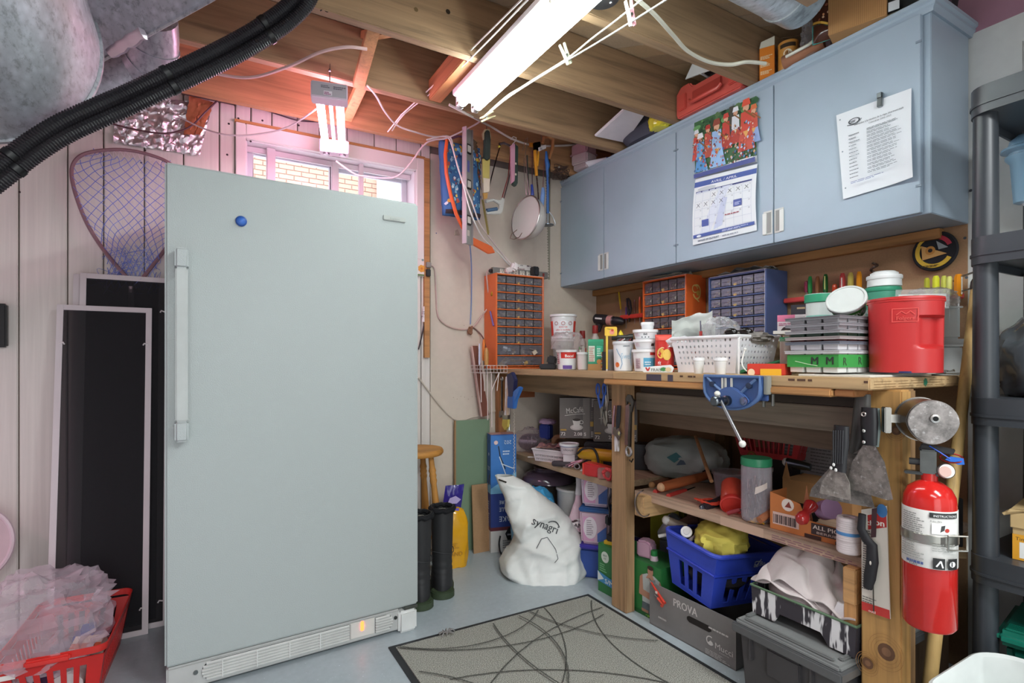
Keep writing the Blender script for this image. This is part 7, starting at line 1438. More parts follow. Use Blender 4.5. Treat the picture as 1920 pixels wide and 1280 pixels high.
B('#bdb6b8').tube([(.03+.014*math.cos(i*.63), -.03+.0, -.012+.014*math.sin(i*.63)) for i in range(10)], .004, 6, closed=True).obj('washer', 'metal', t)
t = thing('white_stick', 'white stick poking out at the left shelf front edge', 'stick', shelf(1003, 1.63, ZS+.004), R(-60)); B('#e2d5d0').tube([(-.04, -.01, 0), (.04, .0, .004)], .004, 6).obj('stick', 'plastic', t)
t = block('wood_block', 'dark brown wood block lying on the left shelf edge', 'block', shelf(1112, 1.625), R(-58), .07, .045, .03, '#6a4a46', 'woodx', .004)
t = block('wood_block', 'pinkish sanding block leaning behind the dark wood block', 'block', shelf(1138, 1.64, ZS), R(-50), .08, .05, .05, '#a8706a', 'woodx', .004)
t = thing('rope_coil', 'coil of red cord on the left shelf beside the post', 'rope', shelf(1140, 1.60, ZS+.004), R(-60)); b = B('#c9474a'); rd = random.Random(7)
b.tube(cat([V((.026*math.cos(i*.9)*rd.uniform(.6, 1.1), .012*rd.uniform(-1, 1), .03+.028*math.sin(i*.9)*rd.uniform(.6, 1))) for i in range(34)], 4), .0042, 6); b.obj('cord', 'cloth', t)
# ---- under the left shelf
t = thing('roasting_pan', 'dark enamel roasting pan lid stored under the left shelf', 'pan', (1.745, 2.585, .386), R(-60)); B('#4a3d4a').lathe([(.17, 0), (.178, .006), (.17, .03), (.14, .05), (.10, .062), (.095, .075), (.09, .075)], 40, sx=.9).obj('lid', 'gloss', t); B('#b9a3ae').lathe([(.098, .075), (.10, .078), (.098, .082)], 36, sx=.9).obj('rim_ring', 'metal', t); B('#5a4c58').lathe([(.13, -.001), (.165, .002)], 30, sx=.9).obj('base_rim', 'plastic', t)
t, r1, hh2 = tub('white round pail standing under the left shelf', 1076, 1.78, 66, 0, c='#c9cac8', name='pail', catg='pail', z=0, h=.383, taper=.86, lidc='#cfd0ce')
# blue bag with white lettering
t = thing('blue_bag', 'bright blue plastic sack with white lettering slumped under the left shelf', 'sack', (1.565, 2.47, 0), R(-28)); b = B('#4a9fd0'); blob(b, .115, .08, .205, 3, .14, 5, 40, .7); b.obj('sack', 'gloss', t)
l = L(); l.t('PRO', -.06, .0, .07, '#1d2a44', rot=-62, bold=.02); l.ring(-.05, .045, .03, .01, '#1d2a44'); l.t('24.99', .06, -.06, .03, '#26324a', rot=-40); l.place('lettering', t, lambda x, y, h: V((x, -.083-h-.0+.5*x*x, .32+y)), lift=.006)
# white feed sack
q = P(1035, 1088, Z=0); t = thing('feed_sack', 'large white lettered plastic sack slumped on the floor before the blue carton', 'sack', (q.x+.03, q.y+.10, 0), R(-24))
out = [(.0, .19, -.19), (.02, .215, -.225), (.05, .215, -.228), (.11, .205, -.178), (.17, .18, -.152), (.25, .128, -.168), (.32, .062, -.19), (.38, -.01, -.208), (.43, -.085, -.225), (.475, -.165, -.24)]
def sack(u, v):
    f = v*(len(out)-1); i = min(int(f), len(out)-2); f -= i; z = out[i][0]*(1-f)+out[i+1][0]*f; xr = out[i][1]*(1-f)+out[i+1][1]*f; xl = out[i][2]*(1-f)+out[i+1][2]*f
    th = 2*math.pi*u; cx, rx = (xl+xr)/2, (xr-xl)/2; dp = .15*(1-v**2.2)+.012; sx = math.copysign(abs(math.cos(th))**.8, math.cos(th)); sy = math.copysign(abs(math.sin(th))**.8, math.sin(th))
    p = V((cx+rx*sx, dp*sy+.12*v, z)); n = 1-2*abs(nzv((p.x*4+p.z*4, p.z*6-p.x*4, p.y*3), 1, 2)); m = 1-2*abs(nzv((p.x*12-p.z*10, p.z*7+p.x*4, p.y*6), 1, 5))
    low = max(0, 1-abs(z-.06)/.09)*.006*math.sin(p.x*95+6*nzv((p.x*4, z*8, 0)))
    k = (.008*n+.014*max(0, n)**4+.008*max(0, m)**3)*min(1, .5+v*1.2)+low
    return p+V((sx*k*.7, sy*k*1.3, .0))
b = B('#e6e7e4'); b.grid(sack, 84, 60, wrap=True); b.obj('sack_body', 'sack', t, smooth=80)
l = L(); l.t('synagri', -.02, .0, .052, '#3a3d40', rot=-24, w=.135, bold=.01); l.ring(.02, -.006, .04, .005, '#4a4d50', 10, 120, 12); 
for pts in ([(-.04, -.085), (-.015, -.045), (.015, -.04), (.05, -.09), (.058, -.13), (.04, -.145)],): l.line([(x*1.0-.02, y) for x, y in pts], .003, '#4a4d50')
def onsack(x, y, h):           # lay print on the front of the sack: find the front point by u at this x,z
    z = .245+y; v0, v1 = 0, 1
    for _ in range(18):
        v = (v0+v1)/2; f = v*(len(out)-1); i = min(int(f), len(out)-2); f -= i
        if out[i][0]*(1-f)+out[i+1][0]*f < z: v0 = v
        else: v1 = v
    i = min(int(v*(len(out)-1)), len(out)-2); f = v*(len(out)-1)-i; xr = out[i][1]*(1-f)+out[i+1][1]*f; xl = out[i][2]*(1-f)+out[i+1][2]*f
    c = max(-.98, min(.98, (x-(xl+xr)/2)/((xr-xl)/2))); c = math.copysign(abs(c)**1.25, c); u = 1-math.acos(c)/(2*math.pi)
    p = sack(u, v); return V((p.x, p.y-.002-h, p.z))
l.place('lettering', t, onsack, lift=.0012)
B('#3a3630').tube([tuple(sack(.62, .97)+V((0, -.006, 0))), tuple(sack(.72, .95)+V((0, -.008, .0)))], .004, 6).obj('tie_slit', 'matte', t)
# rake carton
q = P(920, 1036, Z=0); t = thing('rake_carton', 'tall blue printed rake carton standing upside down by the bench end', 'carton', (q.x, q.y, 0), R(-14)); w, d, h = .15, .085, .665
B('#2d55a0').bb(0, w, 0, d, 0, h).obj('carton', 'print', t, bevel=.002)
l = L(); l.r(0, 0, w, .12, '#d8d5d2'); l.r(0, .12, w, .02, '#6a2a34'); l.r(0, .14, w, .19, '#2a3f8a'); l.p([(0, .33), (w, .33), (w, .45), (0, .36)], '#7fbce0'); l.p([(0, .36), (w, .45), (w, .66), (0, .66)], '#3a7ac4')
l.p([(.085, .10), (.105, .135), (.15, .135), (.15, .06), (.10, .06)], '#1c1a1c'); l.t('outils', .118, .09, .02, '#fff'); l.rows(.07, .02, .07, .05, 4, '#8a8a8a', 3)
for s_, y, z in (('RAKE', .20, .042), ('FEUILLE', .25, .032), ('VOITURE', .29, .028)): l.t(s_, .095, y, z, '#e6ecf6', rot=180, w=.09)
l.line([(.045, .60), (.055, .54), (.085, .47)], .006, '#1c2430'); l.line([(.05, .54), (.09, .43)], .005, '#d9e4ee'); l.line([(.06, .50), (.13, .47), (.135, .475)], .005, '#d9e4ee'); l.t('202', .1, .63, .03, '#d9e8f6', rot=180); l.rows(.07, .55, .06, .03, 2, '#cfe0f4', 3); l.c(.03, .62, .012, '#e6c9c4', 12); l.rows(.06, .385, .07, .03, 2, '#2a4f90', 4)
l.place('front_print', t, front(0, 0, 0)); l = L(); l.r(0, 0, d, .12, '#e0dcd8'); l.r(0, .12, d, .02, '#6a2a34'); l.r(0, .14, d, .19, '#2a3f8a'); l.r(0, .33, d, .05, '#7fbce0'); l.c(.045, .62, .012, '#2a3a6a', 12); l.c(.045, .55, .012, '#d9e0ee', 4); l.t('202', .045, .48, .03, '#e6ecf6', rot=180, w=.05); l.line([(.07, .44), (.03, .37)], .012, '#5a3428'); l.rows(.015, .16, .05, .06, 5, '#cfe0f4', 5); l.rows(.015, .24, .05, .05, 4, '#cfe0f4', 6); l.place('side_print', t, flat((0, d, 0), (0, -1, 0), (0, 0, 1)))
B('#b9928a').bb(0, w, 0, d, h, h+.001).obj('top_flap', 'print', t)
t = cable('black cord looped on the floor before the rake carton', [P(938, 1005, Z=.10), P(936, 1020, Z=.05), P(940, 1038, Z=.012), P(955, 1038, Z=.012), P(966, 1022, Z=.03), P(958, 1008, Z=.08)], .005, '#23262a', name='cord', cat_='cord')
# spray bottle
q = P(1080, 998, Z=.14); t = thing('spray_bottle', 'pink and white trigger spray bottle labelled ANT', 'bottle', (1.70, 2.25, .13), R(-30)); B('#d9bcc8').grid(lambda u, v: (lambda r, z: (r*math.cos(2*math.pi*u), .55*r*math.sin(2*math.pi*u), z))(*[(.045, 0), (.055, .006), (.058, .06), (.056, .10), (.046, .14), (.03, .185), (.016, .225), (.014, .25)][min(7, int(round(v*7)))]), 28, 7, wrap=True).obj('bottle', 'plastic', t)
B('#d9d4d6').prism([(-.016, .25), (.016, .25), (.014, .28), (.018, .33), (.010, .345), (-.012, .34), (-.010, .30)], -.012, .012).obj('trigger_head', 'plastic', t, bevel=.003)
l = L(); l.c(0, .075, .047, '#efe6e8', 20, .06); l.r(-.045, .015, .09, .032, '#cf4634'); l.t('ANT', .005, .088, .03, '#2a2226', bold=.02); l.t('fourmis', .012, .076, .010, '#c0504a'); l.c(.004, .06, .008, '#3a2a28', 8, .004); l.line([(-.004, .064), (.014, .054)], .002, '#3a2a28'); l.p([(-.044, .115), (-.02, .128), (.02, .128), (.044, .115), (.03, .112), (0, .122), (-.03, .112)], '#4a3038'); l.r(.005, .02, .016, .016, '#f0d9c9'); l.c(.033, .028, .009, '#e0a83a', 4); l.place('label', t, lambda x, y, h: V((x, -.55*math.sqrt(max(0, .0585**2-x*x))-h, y)), lift=.001, div=4)
B('#5a3a9c').bb(-.11, .10, -.05, .12, -.128, -.001).obj('standing_box', 'plastic', t, bevel=.006)
# pink tubs stack, blue bin
def pinktub(label, z, px, X, c, lid):
    t = thing('detergent_tub', label, 'tub', (X, P(px, 900, X=X).y, z), R(-50), 'pink detergent tubs'); w, d, h = .135, .10, .17
    B(c).box(0, 0, h/2, w, d, h, None, None, 1.12, 1.12).obj('body', 'plastic', t, bevel=.012, seg=3); B(lid).bb(-w*.58, w*.58, -d*.58, d*.58, h-.008, h+.014).obj('lid', 'plastic', t, bevel=.006)
    l = L(); l.p([(-w*.42, .02), (.0, .02), (w*.05, .14), (-w*.42, .14)], '#d9a0c4'); l.c(-.02, .085, .034, '#e9dfe6', 18, .055); l.rows(-.038, .05, .036, .08, 8, '#9a8a94', 3, .4); l.p([(w*.12, .02), (w*.44, .02), (w*.46, .1), (w*.12, .06)], '#4a6ab0'); l.place('label', t, lambda x, y, h_: V((x, -d/2*(1+.12*y/h)-h_, y)), lift=.001, div=3); return t
pinktub('pink and white detergent tub, lower of two under the left shelf', .165, 1118, 1.72, '#d8b9c9', '#2f5f9c'); pinktub('detergent tub with purple label, upper of two under the left shelf', .352, 1120, 1.73, '#d3bfd2', '#d9d2da')
t = block('blue_bin', 'blue plastic bin with purple lid under the pink tubs', 'bin', (1.80, 2.10, 0), R(-50), .30, .20, .145, '#3552a0', 'plastic', .01); B('#4a3fae').bb(-.16, .16, -.11, .11, .145, .164).obj('lid', 'plastic', t, bevel=.006)
t = cable('black power cord with plug hanging behind the left post', [P(1150, 905, X=1.68), P(1146, 925, X=1.67), P(1141, 940, X=1.66), P(1143, 960, X=1.66), P(1141, 975, X=1.66)], .005, '#23222a', name='cord', cat_='cord'); B('#1d1c22').box(*(P(1140, 975, X=1.66)-t.location), .02, .03, .045).obj('plug', 'rubber', t, bevel=.006)
# green carton with the underwear pack print
t = thing('printed_carton', 'green printed underwear box with a man in a tank top behind the post', 'box', (1.618, 1.784, 0), R(-88)); w, d, h = .39, .17, .225
B('#2f7a3f').bb(-w/2, w/2, 0, d, 0, h).obj('box', 'print', t, bevel=.002)
l = L(); x0 = -w/2; l.c(x0+.05, .17, .026, '#dfe8dc', 18); l.t('BEST', x0+.05, .172, .013, '#2f5a3a', bold=.02); l.t('FIT', x0+.05, .158, .013, '#2f5a3a', bold=.02); l.rows(x0+.015, .10, .05, .04, 4, '#7fc48a', 3); l.p([(x0, .05), (x0+.14, .04), (x0+.14, .075), (x0, .095)], '#3f8fc4'); l.p([(x0+.002, .05), (x0+.045, .068), (x0+.002, .095)], '#e6ece8'); l.t('S/M P', x0+.05, .052, .03, '#eef4f2', 'l', w=.09, bold=.02)
bx = .138; l.p([(bx-.05, .015), (bx+.055, .015), (bx+.05, .06), (bx-.045, .06)], '#5a666a'); l.p([(bx-.045, .06), (bx+.05, .06), (bx+.055, .17), (bx+.02, .185), (bx-.02, .185), (bx-.05, .17)], '#b9c0be'); l.p([(bx-.06, .16), (bx-.045, .175), (bx-.04, .10), (bx-.065, .09)], '#b98a72'); l.p([(bx+.06, .16), (bx+.05, .175), (bx+.045, .10), (bx+.075, .09)], '#b98a72'); l.p([(bx-.065, .085), (bx+.07, .07), (bx+.072, .10), (bx-.06, .112)], '#b98a72'); l.c(bx, .198, .016, '#b98a72', 14, .02); l.c(bx, .212, .017, '#3a2a22', 12, .009); l.p([(bx-.025, .165), (bx+.025, .165), (bx+.01, .188), (bx-.01, .188)], '#b98a72'); l.p([(bx-.045, .0), (bx-.01, .0), (bx-.01, .03), (bx-.05, .03)], '#a87a62'); l.p([(bx+.01, 0), (bx+.045, 0), (bx+.05, .03), (bx+.01, .03)], '#a87a62')
l.r(.05, .0, .14, .018, '#1f5a2c'); l.t('• 84 • 92', .14, .003, .016, '#a8e04a', bold=.02); l.place('front_print', t, front(0, 0, 0), div=1)
t = block('black_drill_case', 'black and yellow tool standing in the green printed box', 'tool', (1.66, 1.93, .226), R(-70), .05, .05, .05, '#26242a', 'plastic', .01); B('#e0b52a').bb(-.03, .03, -.03, .03, .0, .015).obj('yellow_band', 'plastic', t)
# pink bottle and green bits right of the post
t = thing('pink_jug', 'pink plastic jug with green cap beyond the left post', 'jug', (1.68, 1.73, .227), R(-70)); B('#d3a6bc').prism([(-.035, 0), (.035, 0), (.035, .06), (.01, .075), (-.035, .07)], -.03, .03).obj('jug', 'plastic', t, bevel=.008); B('#2f8a4a', tr(.045, -.02, .0)).lathe([(.014, .018), (.015, .02), (.014, .04)], 16).obj('cap', 'plastic', t); B('#dcc3cf', tr(.045, -.02, 0)).lathe([(.016, -.02), (.018, .0), (.014, .018)], 16).obj('neck', 'plastic', t)
t = block('yellow_bag', 'yellow green garden bag stored behind the left post', 'bag', (1.95, 1.86, .0), R(-60), .16, .10, .44, '#8f8f2a', 'cloth', .02); t = thing('grey_funnel', 'grey plastic funnel lying beyond the left post', 'funnel', (1.86, 1.76, .30), R(-50)); B('#a9adb4', rm(20, 60, 0)).lathe([(.02, -.06), (.07, .03), (.072, .04), (.06, .04), (.015, -.05)], 28).obj('cone', 'plastic', t); B('#8a8d94').bb(-.05, .05, .0, .06, -.30, -.05).obj('stand', 'plastic', t)
# ---- right shelf
b = B('#9aa09c'); blob(b, .11, .18, .10, 5, .12, 4, 48, .75, fine=.5); o = b.obj('bundled_bag', 'sack', None, loc=(2.0, 1.80, ZS), rot=(0, 0, 12)); tag(o, 'big grey tied plastic bag bundle on the right shelf', 'plastic bag')
l = L(); l.p([(-.03, .05), (.02, .08), (.05, .06), (.01, .03)], '#3f6f74'); l.p([(.02, .02), (.07, .03), (.05, .06)], '#4a5a6a'); l.place('print', o, lambda x, y, h: V((-.112-h, -x, .05+y)), lift=.004)
def slotted(name, label, catg, loc, rz, hx, hy, hh, c, ns, tp=.2, slots=(.62, .34), th=.003, group=None):
    t = thing(name, label, catg, loc, rz, group)
    for i, n in enumerate(ns): B(c).holes(side2(i, hx, hy, hh, tp), n, 1, slots[1], slots[0]/2, False, th, skip=lambda a, q, n=n: a in (0, n-1)).obj('side_panel', 'plastic', t, smooth=20)
    k = 1-tp; B(c).bb(-hx*k, hx*k, -hy*k, hy*k, 0, .005).obj('base', 'plastic', t, bevel=.001)
    o_ = rr(-hx-.006, hx+.006, -hy-.006, hy+.006, .03); B(c).tube([(x, y, hh) for x, y in o_], .008, 8, closed=True).obj('rim', 'plastic', t); return t
t = slotted('slotted_basket', 'red slotted plastic basket tipped at the back of the right shelf', 'basket', (2.17, 1.46, ZS+.13), R(-80), .15, .07, .12, '#a8282a', (13, 6, 13, 6)); B('#2a2624').bb(-.1, .1, -.05, .05, -.13, -.001).obj('box_below', 'matte', t)
t = thing('wood_stick', 'thin wooden stick leaning on the right shelf', 'stick', P(1334, 902, X=1.72)); q = P(1304, 818, X=1.95)-t.location; B('#a87a52').tube([(0, 0, 0), tuple(q)], .0075, 8).obj('stick', 'woodz', t)
def lie(name, label, catg, a, e, r, c, kind='woodx', part='handle', n=14):
    t = thing(name, label, catg, a); d = e-a; rs = r if isinstance(r, list) else [r, r]
    k = len(rs); B(c).tube([tuple(d*i/(k-1)) for i in range(k)], rs, n).obj(part, kind, t); return t, d
t, d = lie('hammer', 'thick orange brown hammer handle pointing out of the right shelf', 'hammer', P(1240, 913, X=1.64), P(1330, 890, X=1.95), [.0195, .021, .019, .0175], '#a85c34'); B('#c9a07a').ball((0, 0, 0), .0185, n=12).obj('end_grain', 'woodz', t); B('#3a3638').box(*(d*1.02), .04, .1, .04).obj('head', 'metal', t, bevel=.004)
t, d = lie('mallet', 'wooden mallet handle lying behind the thick hammer handle', 'mallet', P(1222, 909, X=1.70), P(1255, 900, X=1.95), [.015, .016], '#8a5a38'); B('#b98a5a').ball((0, 0, 0), .0145, n=12).obj('end_grain', 'woodz', t)
for i, (a0, e0, lab) in enumerate((((1228, 922), (1262, 918), 'red handled pliers half hidden by the hammer handle'), ((1253, 930), (1285, 920), 'red grip of bolt cutters below the hammer handle'))):
    t, d = lie('pliers', lab, 'pliers', P(a0[0], a0[1], X=1.64), P(e0[0], e0[1], X=1.78), [.010, .012, .010], '#c4413a', 'plastic', 'grip'); B('#5a5658').tube([tuple(d), tuple(d*1.6)], .006, 6).obj('jaw', 'metal', t)
t = thing('pry_tool', 'flat steel pry blade sticking out over the right shelf edge', 'pry bar', P(1262, 942, X=1.62)); q = P(1330, 925, X=1.85)-t.location; s_ = V((0, .014, 0)); B('#a39f9c').add([tuple(s_*-1.2), tuple(s_*1.2), tuple(q+s_*.5), tuple(q-s_*.5)]+[tuple(p+V((0, 0, .005))) for p in (s_*-1.2, s_*1.2, q+s_*.5, q-s_*.5)], [(3, 2, 1, 0), (4, 5, 6, 7), (0, 1, 5, 4), (1, 2, 6, 5), (2, 3, 7, 6), (3, 0, 4, 7)]).obj('blade', 'metal', t)
t = thing('steel_band', 'curved steel band hanging at the right shelf corner', 'band', P(1222, 945, X=1.58), R(-60)); B('#8a8788').grid(lambda u, v: (-.03+.035*math.cos(R(100+200*u)), -.012+.024*v, .0+.05*math.sin(R(100+200*u))), 20, 2, th=.003).obj('band', 'metal', t)
t = thing('red_strap', 'orange red strap bundle on the right shelf', 'strap', shelf(1325, 1.66), R(-60)); b = B('#d9503a'); rd = random.Random(3); b.tube(cat([V((.05*math.cos(i*1.2)*rd.uniform(.5, 1), .03*math.sin(i*1.2), .012+.014*rd.random())) for i in range(12)], 5), .007, 6, flat=.4); b.obj('webbing', 'cloth', t)
t, d = lie('flashlight', 'black flashlight lying on the right shelf edge', 'flashlight', P(1318, 954, X=1.62), P(1360, 932, X=1.74), [.019, .0185, .015, .0145, .017], '#2e2a30', 'plastic', 'barrel'); B('#4a4a55').ball((0, 0, 0), .017, .008, .017, 12).obj('lens', 'gloss', t)
t, d = lie('knife', 'small red pocket knife before the clear jar on the right shelf', 'knife', P(1364, 962, X=1.62), P(1388, 955, X=1.64), [.007, .008, .006], '#8a2a30', 'plastic', 'handle'); B('#a8a5a2').tube([tuple(d), tuple(d*1.7)], .004, 6, flat=.4).obj('blade', 'metal', t)
# tilted red can
t = thing('snack_can', 'red and orange printed can tilted on its lid on the right shelf', 'can', P(1374, 925, X=1.70), R(-50)); t.rotation_euler = (R(118), R(0), R(-52)); B('#c94f3c').lathe([(.040, -.045), (.042, -.04), (.042, .05), (.040, .053)], 28).obj('can', 'gloss', t); B('#cf3a32').lathe([(.043, .05), (.0445, .053), (.0445, .066), (.040, .068), (.037, .062), (.0, .062)], 28).obj('lid', 'plastic', t)
l = L(); l.r(-.05, -.035, .1, .05, '#d9a23a', 8); l.t('Nuts', 0, .01, .026, '#efe0d0', rot=180); l.line([(-.04, .035), (.0, .022), (.045, .035)], .008, '#efe6e0'); l.place('print', t, wrap(.042, .042, 1), div=2); B('#5a4a42').lathe([(.02, -.055), (.03, -.045)], 16).obj('base_rim', 'metal', t)
# clear jar with green lid
s_ = sp(1418, 1.63); t = thing('clear_jar', 'clear plastic jar of screws with green lid on the right shelf', 'jar', shelf(1418, 1.655), face(1418)); r1 = 27*s_; hh = zat(1418, 857, 1.655)-ZS
B('#c9c2c9').lathe([(r1*.8, 0), (r1*.95, .006), (r1, .02), (r1, hh-.035), (r1*.94, hh-.024), (r1*.92, hh-.024), (r1*.97, hh-.036), (r1*.97, .02), (r1*.8, .006)], 32).obj('body', 'clear', t); B('#2a8a5e').lathe([(r1*.97, hh-.028), (r1*1.02, hh-.026), (r1*1.02, hh-.003), (r1*.98, hh), (r1*.9, hh)], 32).obj('lid', 'plastic', t)
b = B(); rd = random.Random(5)
for i in range(80): a_ = rd.uniform(0, 6.28); q = r1*.8*math.sqrt(rd.random()); z_ = rd.uniform(.012, hh*.6); x, y = q*math.cos(a_), q*math.sin(a_); b.tube([(x, y, z_-.012), (x+rd.uniform(-.006, .006), y+rd.uniform(-.006, .006), z_+.018)], .0022, 5, rd.choice(['#8a7d80', '#a3979a', '#6a5a5e', '#b9a9a4', '#7a5a52']))
stuff(b.obj('screws', 'metal', t)); l = L(); l.p([(-.005, hh*.46), (.036, hh*.56), (.036, hh*.65), (-.003, hh*.57)], '#d9c9c0'); l.place('tape_label', t, wrap(r1, r1, hh), div=4, lift=.001)
t, r_, h_ = tub('empty clear deli tub at the back of the right shelf', 1370, 1.85, 66, 0, c='#a99fa6', kind='clear', name='deli_tub', z=ZS, h=.105, taper=.8, rim='#a99fa6'); t, r_, h_ = tub('clear jar without lid behind the green lidded jar', 1425, 1.78, 44, 0, c='#b5adb0', kind='clear', name='clear_jar', catg='jar', z=ZS, h=.16, taper=.96, rim='#b9b2b4')
t = thing('leather_strap', 'tan leather strap looped behind the clear jars', 'strap', shelf(1408, 2.0, ZS+.0), R(-60)); B('#8a5a30').tube(cat([(-.04, 0, 0), (-.03, 0, .10), (-.005, 0, .165), (.02, .0, .15), (.045, .0, .08), (.05, .0, .0)], 5), .009, 8, flat=.5).obj('strap', 'cloth', t)
t = block('newspaper_stack', 'grey printed flyer standing along the back of the right shelf', 'flyer', (2.23, 1.20, ZS), R(-90), .50, .012, .235, '#8d8b8a', 'print', .001); l = L(); [l.rows(-.24+.12*i, .03, .11, .19, 14, '#5f5d5d', i, .35) for i in range(4)]; l.place('print', t, front(0, -.006, 0))
t = block('cardboard_tray', 'brown open cardboard box in the middle of the right shelf', 'box', (1.98, 1.12, ZS), R(-85), .24, .16, .11, '#a87a4c', 'cardboard', .001); B('#a87a4c').prism([(-.12, .11), (-.09, .11), (-.105, .175)], -.081, -.079).obj('flap', 'cardboard', t)
t, d = lie('metal_flashlight', 'blue grey metal tube lying in the cardboard box', 'tube', P(1475, 866, X=1.98), P(1520, 876, X=2.0), [.018, .018, .014], '#6a7880', 'metal', 'barrel'); B('#d9d6c9').ball((0, 0, 0), .017, n=10).obj('cap', 'plastic', t)
# orange carton lettered ALL PICK
t = thing('orange_carton', 'cut open orange fruit carton with black band on the shelf edge', 'carton', (1.635, .985, ZS), R(-85)); w = .235; h = .12
b = B('#c97a42'); b.prism([(-w/2, 0), (w/2, 0), (w/2, .05), (.0, .055), (-.02, .10), (-w/2, h)], -.002, .0); b.obj('front_wall', 'cardboard', t); B('#b9703c').bb(-w/2, w/2, .0, .10, 0, .003).obj('floor_panel', 'cardboard', t); B('#b9703c').prism([(-w/2, 0), (-w/2+.002, 0), (-w/2+.002, h), (-w/2, h)], .0, .10).obj('side_wall', 'cardboard', t); B('#c2835a').prism([(-.05, 0), (.0, 0), (-.025, .15)], .05, .052).obj('inner_flap', 'cardboard', t)
l = L(); l.c(-w*.25, .088, .020, '#e9dccf', 16); l.p([(-w*.25-.01, .08), (-w*.25+.012, .08), (-w*.25+.004, .10)], '#8a3a2c'); l.r(-w*.46, .018, .085, .04, '#d9b8ac'); 
for i in range(16): l.r(-w*.45+i*.0048, .022, .002+.001*(i % 3), .028, '#4a3a38')
l.r(.015, .016, .10, .034, '#3a2a28'); l.t('ALL PICK', .065, .033, .018, '#e9dccf', w=.09, bold=.02); l.t('BERRIES', .065, .02, .010, '#d9c2b4', w=.07); l.r(-.005, .001, .05, .012, '#3a2018'); l.r(.085, .001, .03, .010, '#3a2018'); l.place('print', t, front(0, -.002, 0))
t = thing('red_bobbin', 'red dumbbell shaped plastic handle lying in the orange carton', 'handle', P(1512, 960, X=1.60), R(-85)); B('#a82a2a', rm(-60, 0, 0)).lathe([(.012, -.045), (.019, -.035), (.019, -.02), (.012, -.006), (.012, .008), (.019, .022), (.020, .036), (.012, .046)], 20).obj('handle', 'gloss', t)
t = thing('purple_roll', 'pale purple tape roll lying behind the gauze roll', 'roll', P(1552, 955, X=1.68), R(-60)); B('#c9a4d0', rm(70, 0, 20)).lathe([(.018, -.03), (.03, -.03), (.03, .03), (.018, .03)], 24).obj('roll', 'plastic', t)
t = thing('gauze_roll', 'white ribbed webbing roll with blue stripe at the right shelf end', 'roll', P(1592, 1035, X=1.585), R(-80)); r1 = .031; B('#dcd0d0').lathe([(r1*.9, 0), (r1, .004)]+[(r1+.0006*(i % 2), .006+.003*i) for i in range(30)]+[(r1*.94, .10), (r1*.5, .1), (r1*.45, .096)], 28).obj('roll', 'cloth', t, smooth=15); B('#5a8fc4').lathe([(r1*1.02, .052), (r1*1.03, .053), (r1*1.03, .060), (r1*1.02, .061)], 28).obj('blue_stripe', 'cloth', t); B('#cdbfbf').lathe([(r1*1.02, .034), (r1*1.035, .036), (r1*1.02, .038)], 28).obj('wrap_edge', 'cloth', t)
t, d = lie('dowel', 'light wooden dowel end lying before the orange carton', 'dowel', P(1424, 975, X=1.61), P(1460, 948, X=1.70), [.0115, .0115], '#b9744c'); t = papers('yellow paper slip under the dowel on the shelf edge', tuple(shelf(1415, 1.625)), R(-60), .05, .03, ['#e0a52f'], 1, 1)
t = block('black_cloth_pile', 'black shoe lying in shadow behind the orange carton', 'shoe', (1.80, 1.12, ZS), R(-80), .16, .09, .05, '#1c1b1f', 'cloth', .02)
# ---- under the right shelf
q = [P(1218, 1168, Z=0), P(1380, 1258, Z=0)]; w = (q[0]-q[1]).length; t = thing('fruit_box', 'low grey cardboard fruit box with white lettering on the floor', 'box', ((q[0].x+q[1].x)/2, (q[0].y+q[1].y)/2, 0), R(-90)+math.atan2(q[1].x-q[0].x, q[0].y-q[1].y)); h = .172; d = .30
for x0, x1, y0, y1 in ((-w/2, w/2, 0, .004), (-w/2, -w/2+.004, .004, d), (w/2-.004, w/2, .004, d), (-w/2, w/2, d, d+.004)): B('#807d7b').bb(x0, x1, y0, y1, 0, h).obj('wall', 'cardboard', t)
B('#807d7b').bb(-w/2, w/2, 0, d, 0, .004).obj('bottom', 'cardboard', t)
l = L(); l.t('PROVA', -.02, .122, .042, '#cfcac6', w=.115, bold=.02); l.p([(.0, .088), (.09, .088), (.10, .095), (.10, .105), (.09, .112), (.0, .112), (-.01, .105), (-.01, .095)], '#1e1715'); l.ring(.075+.02, .04+.02, .017, .004, '#d6d2ce', 60, 330, 16); l.p([(.085, .05), (.098, .044), (.108, .056), (.098, .062)], '#d6d2ce'); l.t('Mucci', .115, .043, .030, '#d6d2ce', 'l', w=.075); l.t('FARMS', .155, .033, .006, '#c9c5c1', w=.04); l.rows(.075, .008, .11, .02, 4, '#bdb8b4', 3, .4); l.rows(.09, .105, .09, .012, 1, '#c9c5c1', 6, .5); l.line([(-.17, .13), (-.13, .115)], .003, '#c9c5c1'); l.rows(-.15, .045, .06, .014, 1, '#c2bdb9', 4)
l.place('front_print', t, front(0, 0, 0))
